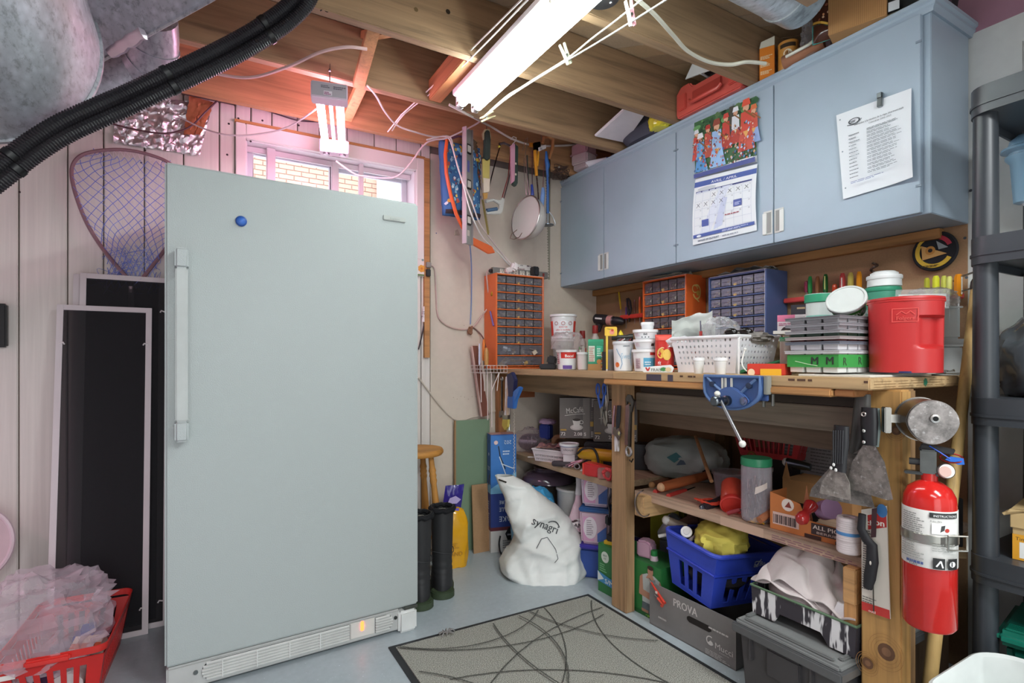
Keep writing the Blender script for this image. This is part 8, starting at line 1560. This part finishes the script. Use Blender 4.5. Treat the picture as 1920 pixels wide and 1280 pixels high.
# blue recycling basket tilted on the box
t = thing('blue_basket', 'blue plastic shopping basket with check mark logo tipped on the fruit box', 'basket', (1.758, 1.425, .168), R(-75)); t.rotation_euler = (R(-5), R(6), R(-95)); hx, hy, hh = .135, .18, .215; bc = '#3a52cc'
def sideb(i):
    f0 = side2(i, hx, hy, hh, .24); return f0
for i, n in enumerate((5, 6, 5, 6)):
    f0 = sideb(i)
    B(bc).holes(lambda u, v, f0=f0: f0(u, v*.62), n, 1, .30, .38, False, .004, skip=lambda a, c, n=n: a in (0, n-1)).obj('slotted_wall', 'plastic', t, smooth=20)
    B(bc).grid(lambda u, v, f0=f0: f0(u, .62+.38*v)*1+V((0, 0, -.012*math.sin(math.pi*u) if v > .9 else 0)), 12, 4, th=.004).obj('band', 'plastic', t, smooth=20)
    B('#3147bc').tube([tuple(f0(k/10, .62)*1.012) for k in range(11)], .005, 6).obj('ledge', 'plastic', t)
k = .76; B(bc).bb(-hx*k, hx*k, -hy*k, hy*k, 0, .006).obj('base', 'plastic', t); B('#3a50c8').tube([(x, y, hh-.004) for x, y in rr(-hx-.004, hx+.004, -hy-.004, hy+.004, .035)], .009, 8, closed=True).obj('rim', 'plastic', t)
l = L(); l.line([(-.02, .006), (.0, .006), (.0, .028), (-.02, .028), (-.02, .006)], .004, '#c9cfe0'); l.line([(-.016, .016), (-.009, .01), (.008, .036)], .005, '#dfe3ee'); l.t('Bo', .006, .008, .028, '#c9cfe0', 'l', bold=.02); l.place('logo', t, flat(sideb(1)(.62, .72)*1.01+V((.004, 0, 0)), sideb(1)(.6, .66)-sideb(1)(.4, .66), sideb(1)(.5, .9)-sideb(1)(.5, .6)))
M_ = Matrix.Translation(t.location) @ t.rotation_euler.to_matrix().to_4x4(); inb = lambda x, y, z: tuple(M_ @ V((x, y, z)))
b = B('#e6d767'); blob(b, .085, .10, .055, 6, .2, 5, 44, .85, base=False); o = b.obj('yellow_rag', 'cloth', None, loc=inb(.03, -.05, .235), rot=(0, 0, -60)); tag(o, 'stained yellow rag bunched in the blue basket', 'rag')
b = B('#2f2c30'); blob(b, .10, .13, .06, 9, .15, 4, 24, .8, base=False); o = b.obj('dark_bundle', 'cloth', None, loc=inb(.0, .0, .10), rot=(0, 0, -72)); tag(o, 'dark bundle of tools filling the blue basket', 'bundle')
for px, py, X, e, r, c, lab, nm in ((1250, 975, 1.66, (1285, 990), .020, '#a89a8c', 'grey bottle neck poking out of the blue basket', 'bottle'), (1235, 1005, 1.64, (1285, 995), .008, '#e2dfdc', 'white plastic rod lying on the blue basket rim', 'rod'), (1290, 1015, 1.66, (1325, 990), .008, '#dcd4d4', 'white tube with pink tip lying on the blue basket', 'tube'), (1275, 1012, 1.67, (1310, 992), .011, '#2a2624', 'black pipe end lying on the blue basket', 'pipe')):
    t2, d2 = lie(nm, lab, nm, P(px, py, X=X), P(e[0], e[1], X=X+.06), [r*.9, r], c, 'plastic', 'body'); B('#d9d6d2' if nm != 'tube' else '#c98a94').ball(tuple(d2) if nm != 'bottle' else (0, 0, 0), r*.98, n=10).obj('end', 'plastic', t2)
t2 = thing('disc', 'round white lid lying on top in the blue basket', 'lid', P(1287, 997, X=1.62), R(-50)); t2.rotation_euler = (R(62), 0, R(-50)); B('#e6e2e2').lathe([(.021, -.006), (.022, 0), (.021, .006), (.017, .008)], 24).obj('lid', 'plastic', t2); B('#d3cdcd').lathe([(.012, .008), (.011, .010)], 18).obj('centre', 'plastic', t2)
t2, d2 = lie('clay_pot', 'pinkish brown tumbler lying behind in the blue basket', 'tumbler', P(1275, 985, X=1.76), P(1300, 975, X=1.84), [.022, .027], '#8f6f66', 'matte', 'cup'); B('#7d5f58').ball(tuple(d2), .026, n=10).obj('rounded_end', 'matte', t2)
t2 = thing('red_secateurs', 'red handled cutter clipped on the grey fruit box edge', 'cutter', P(1235, 1110, X=1.575), R(-90)); B('#cf3f2c').tube([(-.04, 0, .025), (-.01, 0, .0), (.02, -.002, -.02), (.035, -.002, -.03)], [.006, .009, .010, .011], 8, flat=.6).obj('handle', 'plastic', t2); B('#d9503c').tube([(.0, -.004, -.022), (.03, -.004, -.035), (.02, -.004, -.045)], .007, 8).obj('second_handle', 'plastic', t2); B('#c9bfb6').tube([(-.04, 0, .025), (-.055, 0, .035)], .004, 6).obj('blade', 'metal', t2); l = L(); l.r(-.008, -.004, .012, .010, '#efd9d0'); l.place('sticker', t2, front(0, -.010, 0))
# storage tote
t = thing('storage_tote', 'dark grey storage tote with dusty lid at the bench near end', 'tote', (1.705, .964, 0), R(-90)); w, d, h = .328, .45, .238
B('#4a484a').box(0, 0, h/2, w*.90, d*.90, h, None, None, 1.08, 1.08).obj('body', 'plastic', t, bevel=.012, seg=3)
ld = B('#7c7e7d'); ld.bb(-w/2, w/2, -d/2, d/2, h, h+.018); ld.obj('lid', 'matte', t, bevel=.006)
B('#5a5b5c').bb(-w/2-.008, w/2+.008, -d/2-.008, d/2+.008, h-.025, h+.004).obj('lid_skirt', 'plastic', t, bevel=.004)
for x, y, a_, c_ in ((0, -d/2+.018, w-.05, .014), (0, d/2-.018, w-.05, .014), (-w/2+.018, 0, .014, d-.07), (w/2-.018, 0, .014, d-.07)): B('#707271').box(x, y, h+.022, a_, c_, .009).obj('lid_ridge', 'plastic', t, bevel=.003)
for x in (-w*.34, -w*.05, w*.25): B('#474547').box(x, -d/2*.96, h-.06, .012, .016, .075).obj('rib', 'plastic', t, bevel=.003)
B('#403e40').bb(-w*.16, w*.16, -d/2-.004, -d/2*.9, h-.11, h-.028).obj('latch_panel', 'plastic', t, bevel=.004)
l = L(); l.p([(-.07, .02), (-.055, .05), (-.045, .048), (-.04, .10), (-.03, .07), (-.02, .10), (-.012, .06), (-.03, .03), (-.02, .0), (-.06, .0)], '#cbbfb4'); l.place('scuff', t, front(.03, -d/2*.925, .02))
# paint tray splashed
t = thing('paint_tray', 'black roller tray with white paint splashes on the tote lid', 'paint tray', (1.556, .957, .2625), R(-90)); w = .315; h = .088
B('#3a363c').prism([(-w/2, .0), (-w*.26, 0), (-w*.20, .030), (w*.2, .030), (w*.27, 0), (w/2, 0), (w/2+.006, h), (-w/2-.006, h)], -.006, .0).obj('front_wall', 'splat', t, bevel=.001)
B('#3a363c').prism([(-w/2, .02), (w/2, .02), (w/2+.006, h), (-w/2-.006, h)], .20, .206).obj('back_wall', 'splat', t)
for s_ in (-1, 1): B('#3a363c').prism([(s_*w/2, 0), (s_*(w/2-.005), 0), (s_*(w/2), h), (s_*(w/2+.006), h)], 0, .2).obj('side_wall', 'splat', t)
B('#3a363c').bb(-w/2, w/2, 0, .2, .03, .034).obj('pan', 'splat', t); B('#5f7a5e').tube([(-w/2-.006, -.006, h), (w/2+.006, -.006, h), (w/2+.006, .206, h), (-w/2-.006, .206, h)], .004, 6, closed=True).obj('rim', 'plastic', t)
t = thing('drop_cloth', 'crumpled white drop cloth heaped in the paint tray', 'cloth', (1.66, .965, .297), R(-90)); b = B('#cfc5c3')
def cl(u, v):
    x = (u-.5)*.30; y = (v-.5)*.19; hump = math.exp(-((x+.03)/.12)**2-((y-.01)/.09)**2); w_ = nzv((u*2.2, v*2.2, 1), 1, 4)
    fold = abs(math.sin(7.5*u+3.5*v+3*w_)); m = nzv((u*4-v*2, v*3.4, 2), 1, 6)
    return V((x+.03*m, y+.02*w_, .045+.13*hump+.045*fold*(.35+hump)+.02*m*hump))
b.grid(cl, 72, 56, th=.004); b.obj('folds', 'cloth', t, smooth=80)
b = B('#d9cfcd'); b.grid(lambda u, v: V((-.145+.2*u, -.105+.07*v, .05+.03*math.sin(2.6*u+.6)+.055*v*(1-.4*u)+.010*math.sin(9*u+4*v))), 30, 14, th=.003); b.obj('front_fold', 'cloth', t, smooth=80)
b = B('#d3c8c6'); b.grid(lambda u, v: V((-.02+.15*u, -.09+.08*v, .03+.05*(1-u)+.06*v*(1-.5*u)+.012*math.sin(8*v+5*u))), 24, 14, th=.003); b.obj('side_fold', 'cloth', t, smooth=80); b = B('#cabfbd'); blob(b, .14, .09, .05, 3, .1, 4, 30, .8, at=(0, 0, -.005)); b.obj('lower_folds', 'cloth', t)
t = block('wood_block', 'pale wood block standing beside the drop cloth', 'block', (1.585, .822, .40), R(-90), .036, .04, .10, '#d2a06a', 'woodx', .003); B('#c9955f').bb(-.016, .016, -.015, .015, -.10, 0).obj('lower_part', 'woodz', t)
t = thing('paper_scrap', 'folded white paper scrap in the paint tray front', 'paper', (1.575, .845, .352), R(-75)); B('#d9d2d4').prism([(-.03, -.012), (.03, -.012), (.03, .03), (-.012, .04)], -.004, .004).obj('fold', 'print', t)
# black tote end right of the post, boxes
t = block('dark_case', 'dark carton with red line drawing on a board beside the extinguisher', 'carton', (2.02, .80, .505), R(-40), .11, .09, .15, '#2c2b2c', 'print', .002); l = L(); l.line([(-.03, .11), (.03, .03), (.045, .02)], .004, '#7d4438'); l.c(.035, .03, .010, '#6a3a32', 10); l.place('print', t, front(0, -.045, 0)); B('#a08460').bb(-.07, .055, -.06, .05, -.03, -.0005).obj('board', 'woodx', t); B('#6a5440').bb(-.06, .04, .0, .05, -.5, -.03).obj('prop', 'woodz', t)
# ================================================================== FLOOR NEAR THE FREEZER
q = P(772, 1185, Z=0)
t = thing('stool', 'round wooden stool with turned legs behind the freezer', 'stool', (.935, 2.60, 0), R(0)); hh = .635
B('#cf8f42').lathe([(.10, hh-.034), (.132, hh-.03), (.14, hh-.02), (.14, hh-.010), (.134, hh), (.05, hh+.0)], 36).obj('seat', 'woodx', t)
for i in range(4):
    a_ = R(45+90*i); p0, p1 = V((.082*math.cos(a_), .082*math.sin(a_), hh-.03)), V((.15*math.cos(a_), .15*math.sin(a_), 0)); d = p1-p0
    fr = [(0, .013), (.1, .0145), (.13, .019), (.15, .0155), (.17, .019), (.19, .0155), (.21, .019), (.24, .0145), (.35, .017), (.5, .0205), (.62, .0165), (.66, .02), (.7, .016), (.85, .0155), (1, .012)]
    B('#d09248').tube([tuple(p0+d*f) for f, r in fr], [r for f, r in fr], 14).obj('leg', 'woodz', t)
for i in range(4):
    a_, c_ = R(45+90*i), R(135+90*i); r_ = .125; z_ = .24 if i % 2 else .20; B('#c98a40').tube([(r_*math.cos(a_), r_*math.sin(a_), z_), (r_*math.cos(c_), r_*math.sin(c_), z_)], .009, 10).obj('stretcher', 'woodx', t)
def boot(label, x, y, rz, h):
    t = thing('rubber_boot', label, 'boot', (x, y, 0), R(rz), 'rubber boots beside the freezer')
    rows = [(.022, .052, .125, .05), (.06, .051, .12, .047), (.09, .050, .095, .030), (.12, .047, .068, .012), (.16, .046, .056, .004), (.22, .048, .055, 0), (.30, .050, .056, 0), (h-.03, .052, .058, 0), (h, .053, .059, 0)]
    def fn(u, v):
        f = v*(len(rows)-1); i = min(int(f), len(rows)-2); f -= i; r = [rows[i][k]*(1-f)+rows[i+1][k]*f for k in range(4)]; th = 2*math.pi*u
        w = .0015*math.sin(v*60)*max(0, 1-abs(v-.4)*4); return V(((r[1]+w)*math.cos(th), r[3]+(r[2]+w)*math.sin(th), r[0]))
    b = B('#2b2b2d'); b.grid(fn, 32, 32, wrap=True, th=.004); b.obj('shaft', 'rubber', t, smooth=80)
    s_ = B('#38452f')
    s_.slab([(.058*math.cos(a_)*(1 if math.sin(a_) > -.2 else .96), .05+.132*math.sin(a_)) for a_ in [R(15*k) for k in range(24)]], 0, .024); s_.slab([(.054*math.cos(a_), -.045+.045*math.sin(a_)) for a_ in [R(15*k) for k in range(24)]], 0, .034); s_.obj('sole', 'rubber', t, bevel=.004)
    B('#1f1f22').tube([tuple(V((fn(k/24, .99).x*1.03, fn(k/24, .99).y*1.03, h-.012+.004*math.sin(k*2.2)))) for k in range(24)], .011, 8, closed=True).obj('cuff', 'cloth', t)
    b = B('#8f8a80'); blob(b, .035, .035, .02, 3, .25, 5, 20, .8, at=(0, 0, h-.055)); b.obj('sock_liner', 'cloth', t); b = B('#353538'); b.tube([(.0535*math.cos(R(k*15)), .0595*math.sin(R(k*15)), .2+.006*math.sin(k*.5)) for k in range(24)], .0018, 5, closed=True); b.obj('seam', 'rubber', t); return t
boot('black rubber boot with green sole, nearer one touching the freezer corner', .835, 2.27, -12, .405); boot('black rubber boot with green sole, further right of the pair by the freezer', .965, 2.325, -20, .405)
t = thing('yellow_bag', 'yellow plastic sack standing on the floor behind the boots', 'sack', (1.14, 2.60, 0), R(-12)); b = B('#e3a61e'); blob(b, .075, .05, .165, 7, .10, 5, 36, .6); b.obj('sack', 'gloss', t); l = L(); l.t('SAND', 0, .07, .03, '#a87418'); l.rows(-.05, .11, .09, .03, 3, '#b98420', 3); l.place('print', t, lambda x, y, h: V((x, -.055-h, y)), lift=.004); B('#cf5a2a').box(-.01, 0, .27, .10, .03, .03, r=(0, 14, 0)).obj('red_band', 'gloss', t, bevel=.01)
t = thing('purple_packet', 'shiny purple foil packet standing on the yellow sack', 'packet', (1.13, 2.60, .285), R(-14)); b = B('#3a2f8a'); b.grid(lambda u, v: ((u-.5)*.10+.02*v, -.012*math.sin(math.pi*u)*math.sin(math.pi*v)+.004*nzv((u*5, v*6, 1)), v*.14), 12, 14, th=.012); b.obj('pouch', 'gloss', t); l = L(); l.p([(-.03, .05), (.02, .05), (.04, .07), (.01, .09), (-.02, .08)], '#b9a9d9'); l.r(-.045, .005, .08, .02, '#6a5ac0'); l.place('print', t, lambda x, y, h: V((x+.1*y, -.030-h, y)))
# red slotted basket on the left floor, bag and bits in it
t = thing('red_basket', 'red slotted plastic basket on the floor in the left front corner', 'basket', (-.395, 2.335, 0), R(-3)); hx, hy, hh = .135, .235, .185; c = '#cf2a26'
for i, n in enumerate((8, 14, 8, 14)):
    f0 = side2(i, hx, hy, hh-.02, .2); B(c).holes(f0, n, 1, .27, .33, False, .003, skip=lambda a, q, n=n: a in (0, n-1)).obj('slotted_wall', 'plastic', t, smooth=20)
B(c).bb(-hx*.8, hx*.8, -hy*.8, hy*.8, 0, .005).obj('base', 'plastic', t); o_ = rr(-hx-.006, hx+.006, -hy-.006, hy+.006, .035)
B('#d6332d').grid(lambda u, v: (lambda a, c_, f: (a[0]+(c_[0]-a[0])*f)*(1+.05*v) if False else V(((a[0]+(c_[0]-a[0])*f)*(.985+.03*v), (a[1]+(c_[1]-a[1])*f)*(.985+.02*v), hh-.022+.022*v+.012*max(0, abs((a[1]+(c_[1]-a[1])*f)/hy)-.75)*2)))(o_[int(u*len(o_)*.9999) % len(o_)], o_[(int(u*len(o_)*.9999)+1) % len(o_)], u*len(o_)*.9999 % 1), 84, 3, wrap=True, th=.004).obj('rim_band', 'plastic', t, smooth=30)
for s_ in (-1, 1): B('#d6332d').box(0, s_*(hy+.008), hh-.006, .11, .022, .02).obj('grip', 'plastic', t, bevel=.005)
B('#e9e4de').box(-.095, -hy*.985-.004, hh-.038, .035, .003, .014).obj('label', 'print', t)
M_ = Matrix.Translation(t.location) @ rm(0, 0, -3)
b = B('#f0e2ec'); blob(b, .17, .20, .12, 3, .28, 7, 64, .8, base=False, fine=.5); o = b.obj('clear_bag', 'film', None, loc=tuple(M_ @ V((-.085, -.01, .215))), smooth=25); tag(o, 'big crumpled clear plastic bag overflowing the red floor basket', 'plastic bag')
t2 = block('number_card', 'orange and white carton numbered 8 lying in the red floor basket', 'carton', tuple(M_ @ V((.06, -.03, .10))), R(-30), .09, .05, .035, '#d9c9bd', 'print', .001); t2.rotation_euler = (R(35), 0, R(-20)); l = L(); l.r(-.045, -.02, .09, .018, '#d0603a'); l.t('8', .02, -.018, .03, '#2a2222', bold=.03); l.place('print', t2, top(0, 0, .035)); B('#cbbab0').bb(-.03, .03, -.02, .02, -.08, 0).obj('lower_half', 'print', t2)
t2 = block('blue_pouch', 'blue pouch lying in the red floor basket', 'pouch', tuple(M_ @ V((.03, .09, .006))), R(0), .08, .10, .12, '#2f3a9c', 'cloth', .02)
t2, d2 = lie('white_cup', 'white cups showing through the red floor basket slots', 'cup', V(M_ @ V((.03, -.19, .06))), V(M_ @ V((.03, -.08, .075))), [.045, .038], '#e3dcdc', 'plastic', 'cup'); b = B('#5a4a6a'); blob(b, .08, .13, .04, 6, .2, 6, 26, .8); o = b.obj('dark_rags', 'cloth', None, loc=tuple(M_ @ V((-.01, .03, .006)))); tag(o, 'dark rags at the bottom of the red floor basket', 'rag')
# ================================================================== RIGHT: EXTINGUISHER, REEL, BROOM, SHELF ITEMS, TUB
ex, ey = 1.55, .625
t = thing('fire_extinguisher', 'red fire extinguisher with white label strapped on the right post', 'fire extinguisher', (ex, ey, .43), face(1738)); r1 = .0545; h = .355
B('#c22420').lathe([(r1*.9, 0), (r1, .008), (r1, h-.055), (r1*.96, h-.035), (r1*.8, h-.016), (r1*.5, h-.003), (.017, h+.002), (.017, h+.022)], 48).obj('cylinder', 'gloss', t)
B('#d8d6d1').lathe([(r1+.0006, .155), (r1+.0010, .156), (r1+.0010, .292), (r1+.0006, .293)], 48).obj('label_sheet', 'print', t)
l = L(); g = '#5a5a58'; l.rows(-.062, .235, .055, .05, 10, '#8a8a86', 3, .45); l.r(.0, .278, .06, .012, '#2a2a2a', 4); l.t('INSTRUCTIONS', .032, .2805, .0075, '#f0f0ee', w=.05); l.t('PULL PIN', .012, .268, .0055, g); l.r(.004, .24, .055, .026, '#e9e7e2'); l.p([(.02, .245), (.028, .25), (.03, .262), (.022, .26)], '#3a3a3a'); l.c(.034, .25, .005, '#b83a30', 8); l.rows(-.062, .175, .055, .045, 8, '#9a9a95', 5, .4); l.rows(.005, .2, .05, .02, 4, '#9a9a95', 6, .4); l.r(.006, .158, .022, .026, '#1f1f1f'); l.r(.034, .158, .022, .026, '#1f1f1f'); l.line([(.012, .164), (.02, .178), (.024, .162)], .003, '#eee'); l.c(.044, .171, .007, '#eee', 8); l.rows(-.045, .163, .035, .008, 1, '#4a5a8a', 2, .8); l.t('FLAG', -.03, .158, .007, '#3a3a3a'); l.place('label_print', t, wrap(r1+.001, r1+.001, 1), div=3, lift=.0004, step=.00004)
B('#b9b5ac').lathe([(r1+.002, .212), (r1+.003, .213), (r1+.003, .234), (r1+.002, .235)], 48).obj('strap', 'metal', t); B('#c4c0b8').tube([(.035, -r1-.0, .206), (.07, -r1*.6, .206), (.07, -r1*.6, .24), (.035, -r1-.0, .24)], .0028, 6, closed=True).obj('buckle', 'metal', t); B('#8f8a82').box(.02, -r1+.004, .223, .02, .006, .02).obj('buckle_plate', 'metal', t)
B('#8f9290').bb(-.018, .014, -.02, .02, h+.02, h+.078).obj('valve_body', 'metal', t, bevel=.003); B('#2b2b2d').prism([(-.022, h+.075), (.045, h+.07), (.05, h+.082), (-.015, h+.092)], -.012, .012).obj('lever', 'paint', t, bevel=.002); B('#6a6c6c').bb(-.05, .02, -.012, .012, h+.014, h+.022).obj('carry_handle', 'metal', t, bevel=.002)
B('#3a3b3c', tr(-.018, -.0, h+.045) @ rm(0, -90, 0)).lathe([(.0085, 0), (.0085, .022), (.006, .022), (.006, .01)], 16).obj('nozzle', 'plastic', t); B('#b9b3ae', tr(.03, -.012, h+.03) @ rm(80, 0, 20)).lathe([(.016, -.006), (.018, 0), (.018, .008), (.016, .010)], 24).obj('gauge', 'metal', t); B('#c9a49a', tr(.03, -.0225, h+.03) @ rm(80, 0, 20)).lathe([(.013, 0), (.012, .001)], 20).obj('gauge_face', 'print', t)
B('#b03a3a').tube([(.042+.022*math.cos(i*.42), -.01+.005*math.sin(i*.42), h+.062+.010*math.sin(i*.42)) for i in range(15)], .0018, 6, closed=True).obj('pin_ring', 'metal', t); B('#2f6fd0').prism([(.03, h+.058), (.055, h+.048), (.066, h+.05), (.064, h+.064), (.04, h+.066)], -.014, -.010).obj('blue_tag', 'plastic', t); B('#2f5fd0').tube([(.0, -.014, h+.088), (.02, -.016, h+.075), (.04, -.014, h+.06)], .0015, 5).obj('seal_tie', 'plastic', t)
B('#4a4844').bb(-.05, .03, r1-.002, r1+.01, .19, .25).obj('wall_bracket', 'metal', t)
# metal reel
q = P(1735, 788, Y=.63); t = thing('twine_dispenser', 'round polished metal twine dispenser bolted to the right post', 'dispenser', q, face(1735)+R(18)); m_ = rm(90, 0, 0)
r1 = .053
def teardrop(s, k=36): return [(s*r1*math.cos(2*math.pi*i/k)*(1-.12*max(0, -math.sin(2*math.pi*i/k))), s*r1*math.sin(2*math.pi*i/k)) for i in range(k)]
B('#77726f').prism(teardrop(1), -.045, .035).obj('drum', 'metal', t, bevel=.002); B('#8d8784').prism(teardrop(.97), -.050, -.045).obj('front_plate', 'rust', t, bevel=.001); B('#8f8c88').prism(teardrop(1.05), .035, .04).obj('back_flange', 'metal', t, bevel=.001); B('#c9c4c0', tr(.002, -.05, .010) @ m_).lathe([(.010, 0), (.010, .006), (.006, .007), (.006, .002)], 16).obj('hub', 'metal', t); B('#1a1a1a', tr(.002, -.0565, .010) @ m_).lathe([(.006, 0), (.0058, .0008)], 12).obj('hub_hole', 'matte', t)
B('#85837e').bb(-.085, -.07, -.0, .03, -.035, .03).obj('bracket', 'metal', t, bevel=.002); B('#9a9892').bb(-.072, -.045, -.0, .03, -.008, .012).obj('bracket_arm', 'metal', t); B('#b08060').ball((.05, .03, -.03), .008, n=8).obj('knob', 'plastic', t)
# broom handle
a = P(1830, 540, D=1.585); e = P(1742, 1290, D=1.50); d = (e-a); t_ = (0-a.z)/d.z; e = a+d*t_
t = thing('broom_handle', 'long pale wooden broom handle leaning by the black shelving', 'handle', e); B('#c9a66a').tube([tuple(a-e), tuple((a-e)*.5), (0, 0, 0)], [.0125, .0165, .0175], 16).obj('shaft', 'woodz', t); B('#3a302c').ball(tuple(a-e+V((0, 0, .005))), .0145, .0145, .03, 12).obj('end_cap', 'plastic', t)
q = P(1824, 593, D=1.575)-e; l = L(); l.r(-.005, -.03, .010, .06, '#e9e7dc'); l.rows(-.004, -.028, .008, .05, 8, '#5a7a8a', 3); l.place('sticker', t, lambda x, y, h: q+V((-.5*h-.011+.0, -.0118-h, 0))+V((x*.86, -x*.5, y))+V((d.x, d.y, 0))*(-y/d.z)*-1)
# shelf items
def onsh(i, x, y, dz=0): return (x, y, zs[i]+.001+dz)
t = thing('blue_dispenser', 'pale blue translucent plastic feeder hanging at the right edge', 'feeder', (2.02, .54, 1.28+.10)); sp_ = T_(1925, X=1.95)
q = P(1918, 330, D=1.62); t.location = q; M0 = Matrix()
B('#8fbcd8').lathe([(.012, -.085), (.022, -.08), (.03, .04), (.042, .055), (.042, .062), (.033, .066), (.033, .072), (.052, .078), (.05, .086), (.036, .092), (.03, .11), (.012, .125)], 28).obj('body', 'frost', t); B('#dfeaf0').ball((0, -.01, -.08), .014, n=10).obj('tip', 'plastic', t); B('#9a9a9a').tube([(0, 0, .12), (0, 0, .41)], .0015, 5).obj('hanging_wire', 'metal', t)
t = thing('trash_bag', 'stuffed black plastic bag sitting on the middle black shelf', 'bag', onsh(2, 2.045, .505), R(-30)); b = B('#5c6268'); blob(b, .13, .115, .125, 11, .10, 4, 56, .75, fine=.6); b.obj('bag', 'gloss', t)
t = thing('backpack', 'black backpack with grey flap on the shelf below the black bag', 'backpack', onsh(1, 2.03, .40), R(-35)); b = B('#17181b'); blob(b, .15, .12, .14, 2, .10, 5, 40, .7); b.obj('body', 'cloth', t); B('#6d7775').prism([(-.02, .26), (.14, .235), (.16, .33), (-.05, .335)], -.14, -.02).obj('grey_flap', 'cloth', t, bevel=.01); B('#1d1e21').tube(cat([(-.06, -.10, .33), (-.12, -.12, .31), (-.11, -.13, .24), (-.05, -.14, .18), (.05, -.14, .20), (.12, -.13, .24)], 5), .006, 8).obj('strap', 'cloth', t); B('#2a2b2e').tube(cat([(-.13, -.10, .34), (-.08, -.12, .365), (-.03, -.12, .34), (-.06, -.12, .31), (-.12, -.11, .32)], 5), .012, 8, flat=.5).obj('buckle_strap', 'cloth', t)
t = thing('shoe_box', 'tan cardboard shoe box with orange label numbered 13', 'box', (1.885, .57, zs[1]+.001), R(-82)); w, d_, h_ = .20, .30, .13
B('#b99c6c').bb(0, w, 0, d_, 0, h_).obj('box', 'cardboard', t, bevel=.001); B('#bfa272').bb(-.004, w+.004, -.004, d_+.004, h_-.045, h_+.004).obj('lid', 'cardboard', t, bevel=.001); B('#c4a878').prism([(-.004, h_+.004), (.06, h_+.004), (.05, h_+.014), (-.02, h_-.01), (-.016, h_-.016)], -.006, -.004).obj('torn_flap', 'cardboard', t)
l = L(); l.r(.0, .0, .14, .068, '#d99a2a'); l.t('Timberland', .006, .052, .013, '#3a2a1a', 'l'); l.r(.014, .006, .12, .042, '#e6e6e2'); l.t('13', .032, .02, .022, '#2a2a2a', bold=.03); l.rows(.06, .01, .06, .034, 5, '#6a6a68', 3); l.place('label', t, front(0, 0, 0))
t = thing('green_tote', 'dark green ribbed plastic box under the black shelving', 'storage box', (1.905, .555, zs[0]+.001), R(-82)); B('#0f6a58').box(.1, .1, .10, .24, .24, .20, None, None, 1.1, 1.1).obj('body', 'plastic', t, bevel=.02, seg=3); B('#12735f').bb(-.05, .25, -.05, .25, .195, .235).obj('lid', 'plastic', t, bevel=.015, seg=3)
for i in range(4): B('#15806a').bb(-.03, .12, -.03+.013*i, -.024+.013*i, .235, .241).obj('lid_rib', 'plastic', t, bevel=.002)
t = thing('toy_box', 'colourful cardboard game box standing on the top black shelf', 'box', (2.06, .53, zs[4]+.001), R(-50)); B('#d9a24a').bb(0, .12, 0, .04, 0, .19).obj('box', 'print', t, bevel=.001); l = L(); l.r(0, .06, .12, .04, '#3a3a7a'); l.p([(0, .1), (.06, .1), (.04, .14), (0, .14)], '#d9502f'); l.r(0, .14, .12, .03, '#d9c03a'); l.t('TL', .02, .07, .018, '#e9e9f0', 'l'); l.place('print', t, front(0, 0, 0))
t = thing('purple_bin', 'purple plastic corner of a bin at the top right picture edge', 'bin', (2.10, .46, zs[4]+.26)); B('#8a2a9a').bb(0, .12, -.1, .04, 0, .07).obj('bin', 'plastic', t, bevel=.01); B('#6f2280').bb(.01, .11, -.09, .03, -.26, 0).obj('lower_bin', 'plastic', t, bevel=.01)
# white tub
q = P(1875, 1300, Z=.30); t = thing('white_tub', 'white plastic tub in the bottom right corner of the picture', 'tub', (1.60, .432, 0), 0); hx, hy, hh = .19, .16, .33
o_ = rr(-hx, hx, -hy, hy, .09, 8); n = len(o_)
b = B('#d9dedb'); rows = [(.80, 0), (.82, .01), (.98, hh-.02), (1.03, hh-.015), (1.04, hh-.004), (1.0, hh), (.95, hh-.006), (.80, .014)]
vs_ = [(x*k, y*k, z) for k, z in rows for x, y in o_]; b.add(vs_, [(r*n+i, r*n+(i+1) % n, (r+1)*n+(i+1) % n, (r+1)*n+i) for r in range(len(rows)-1) for i in range(n)]+[tuple(range(n-1, -1, -1)), tuple(range((len(rows)-1)*n, len(rows)*n))]); b.obj('body', 'plastic', t, smooth=50)
B('#cfd5d2').box(0, -hy*1.03, hh-.012, .10, .03, .012).obj('grip', 'plastic', t, bevel=.004)
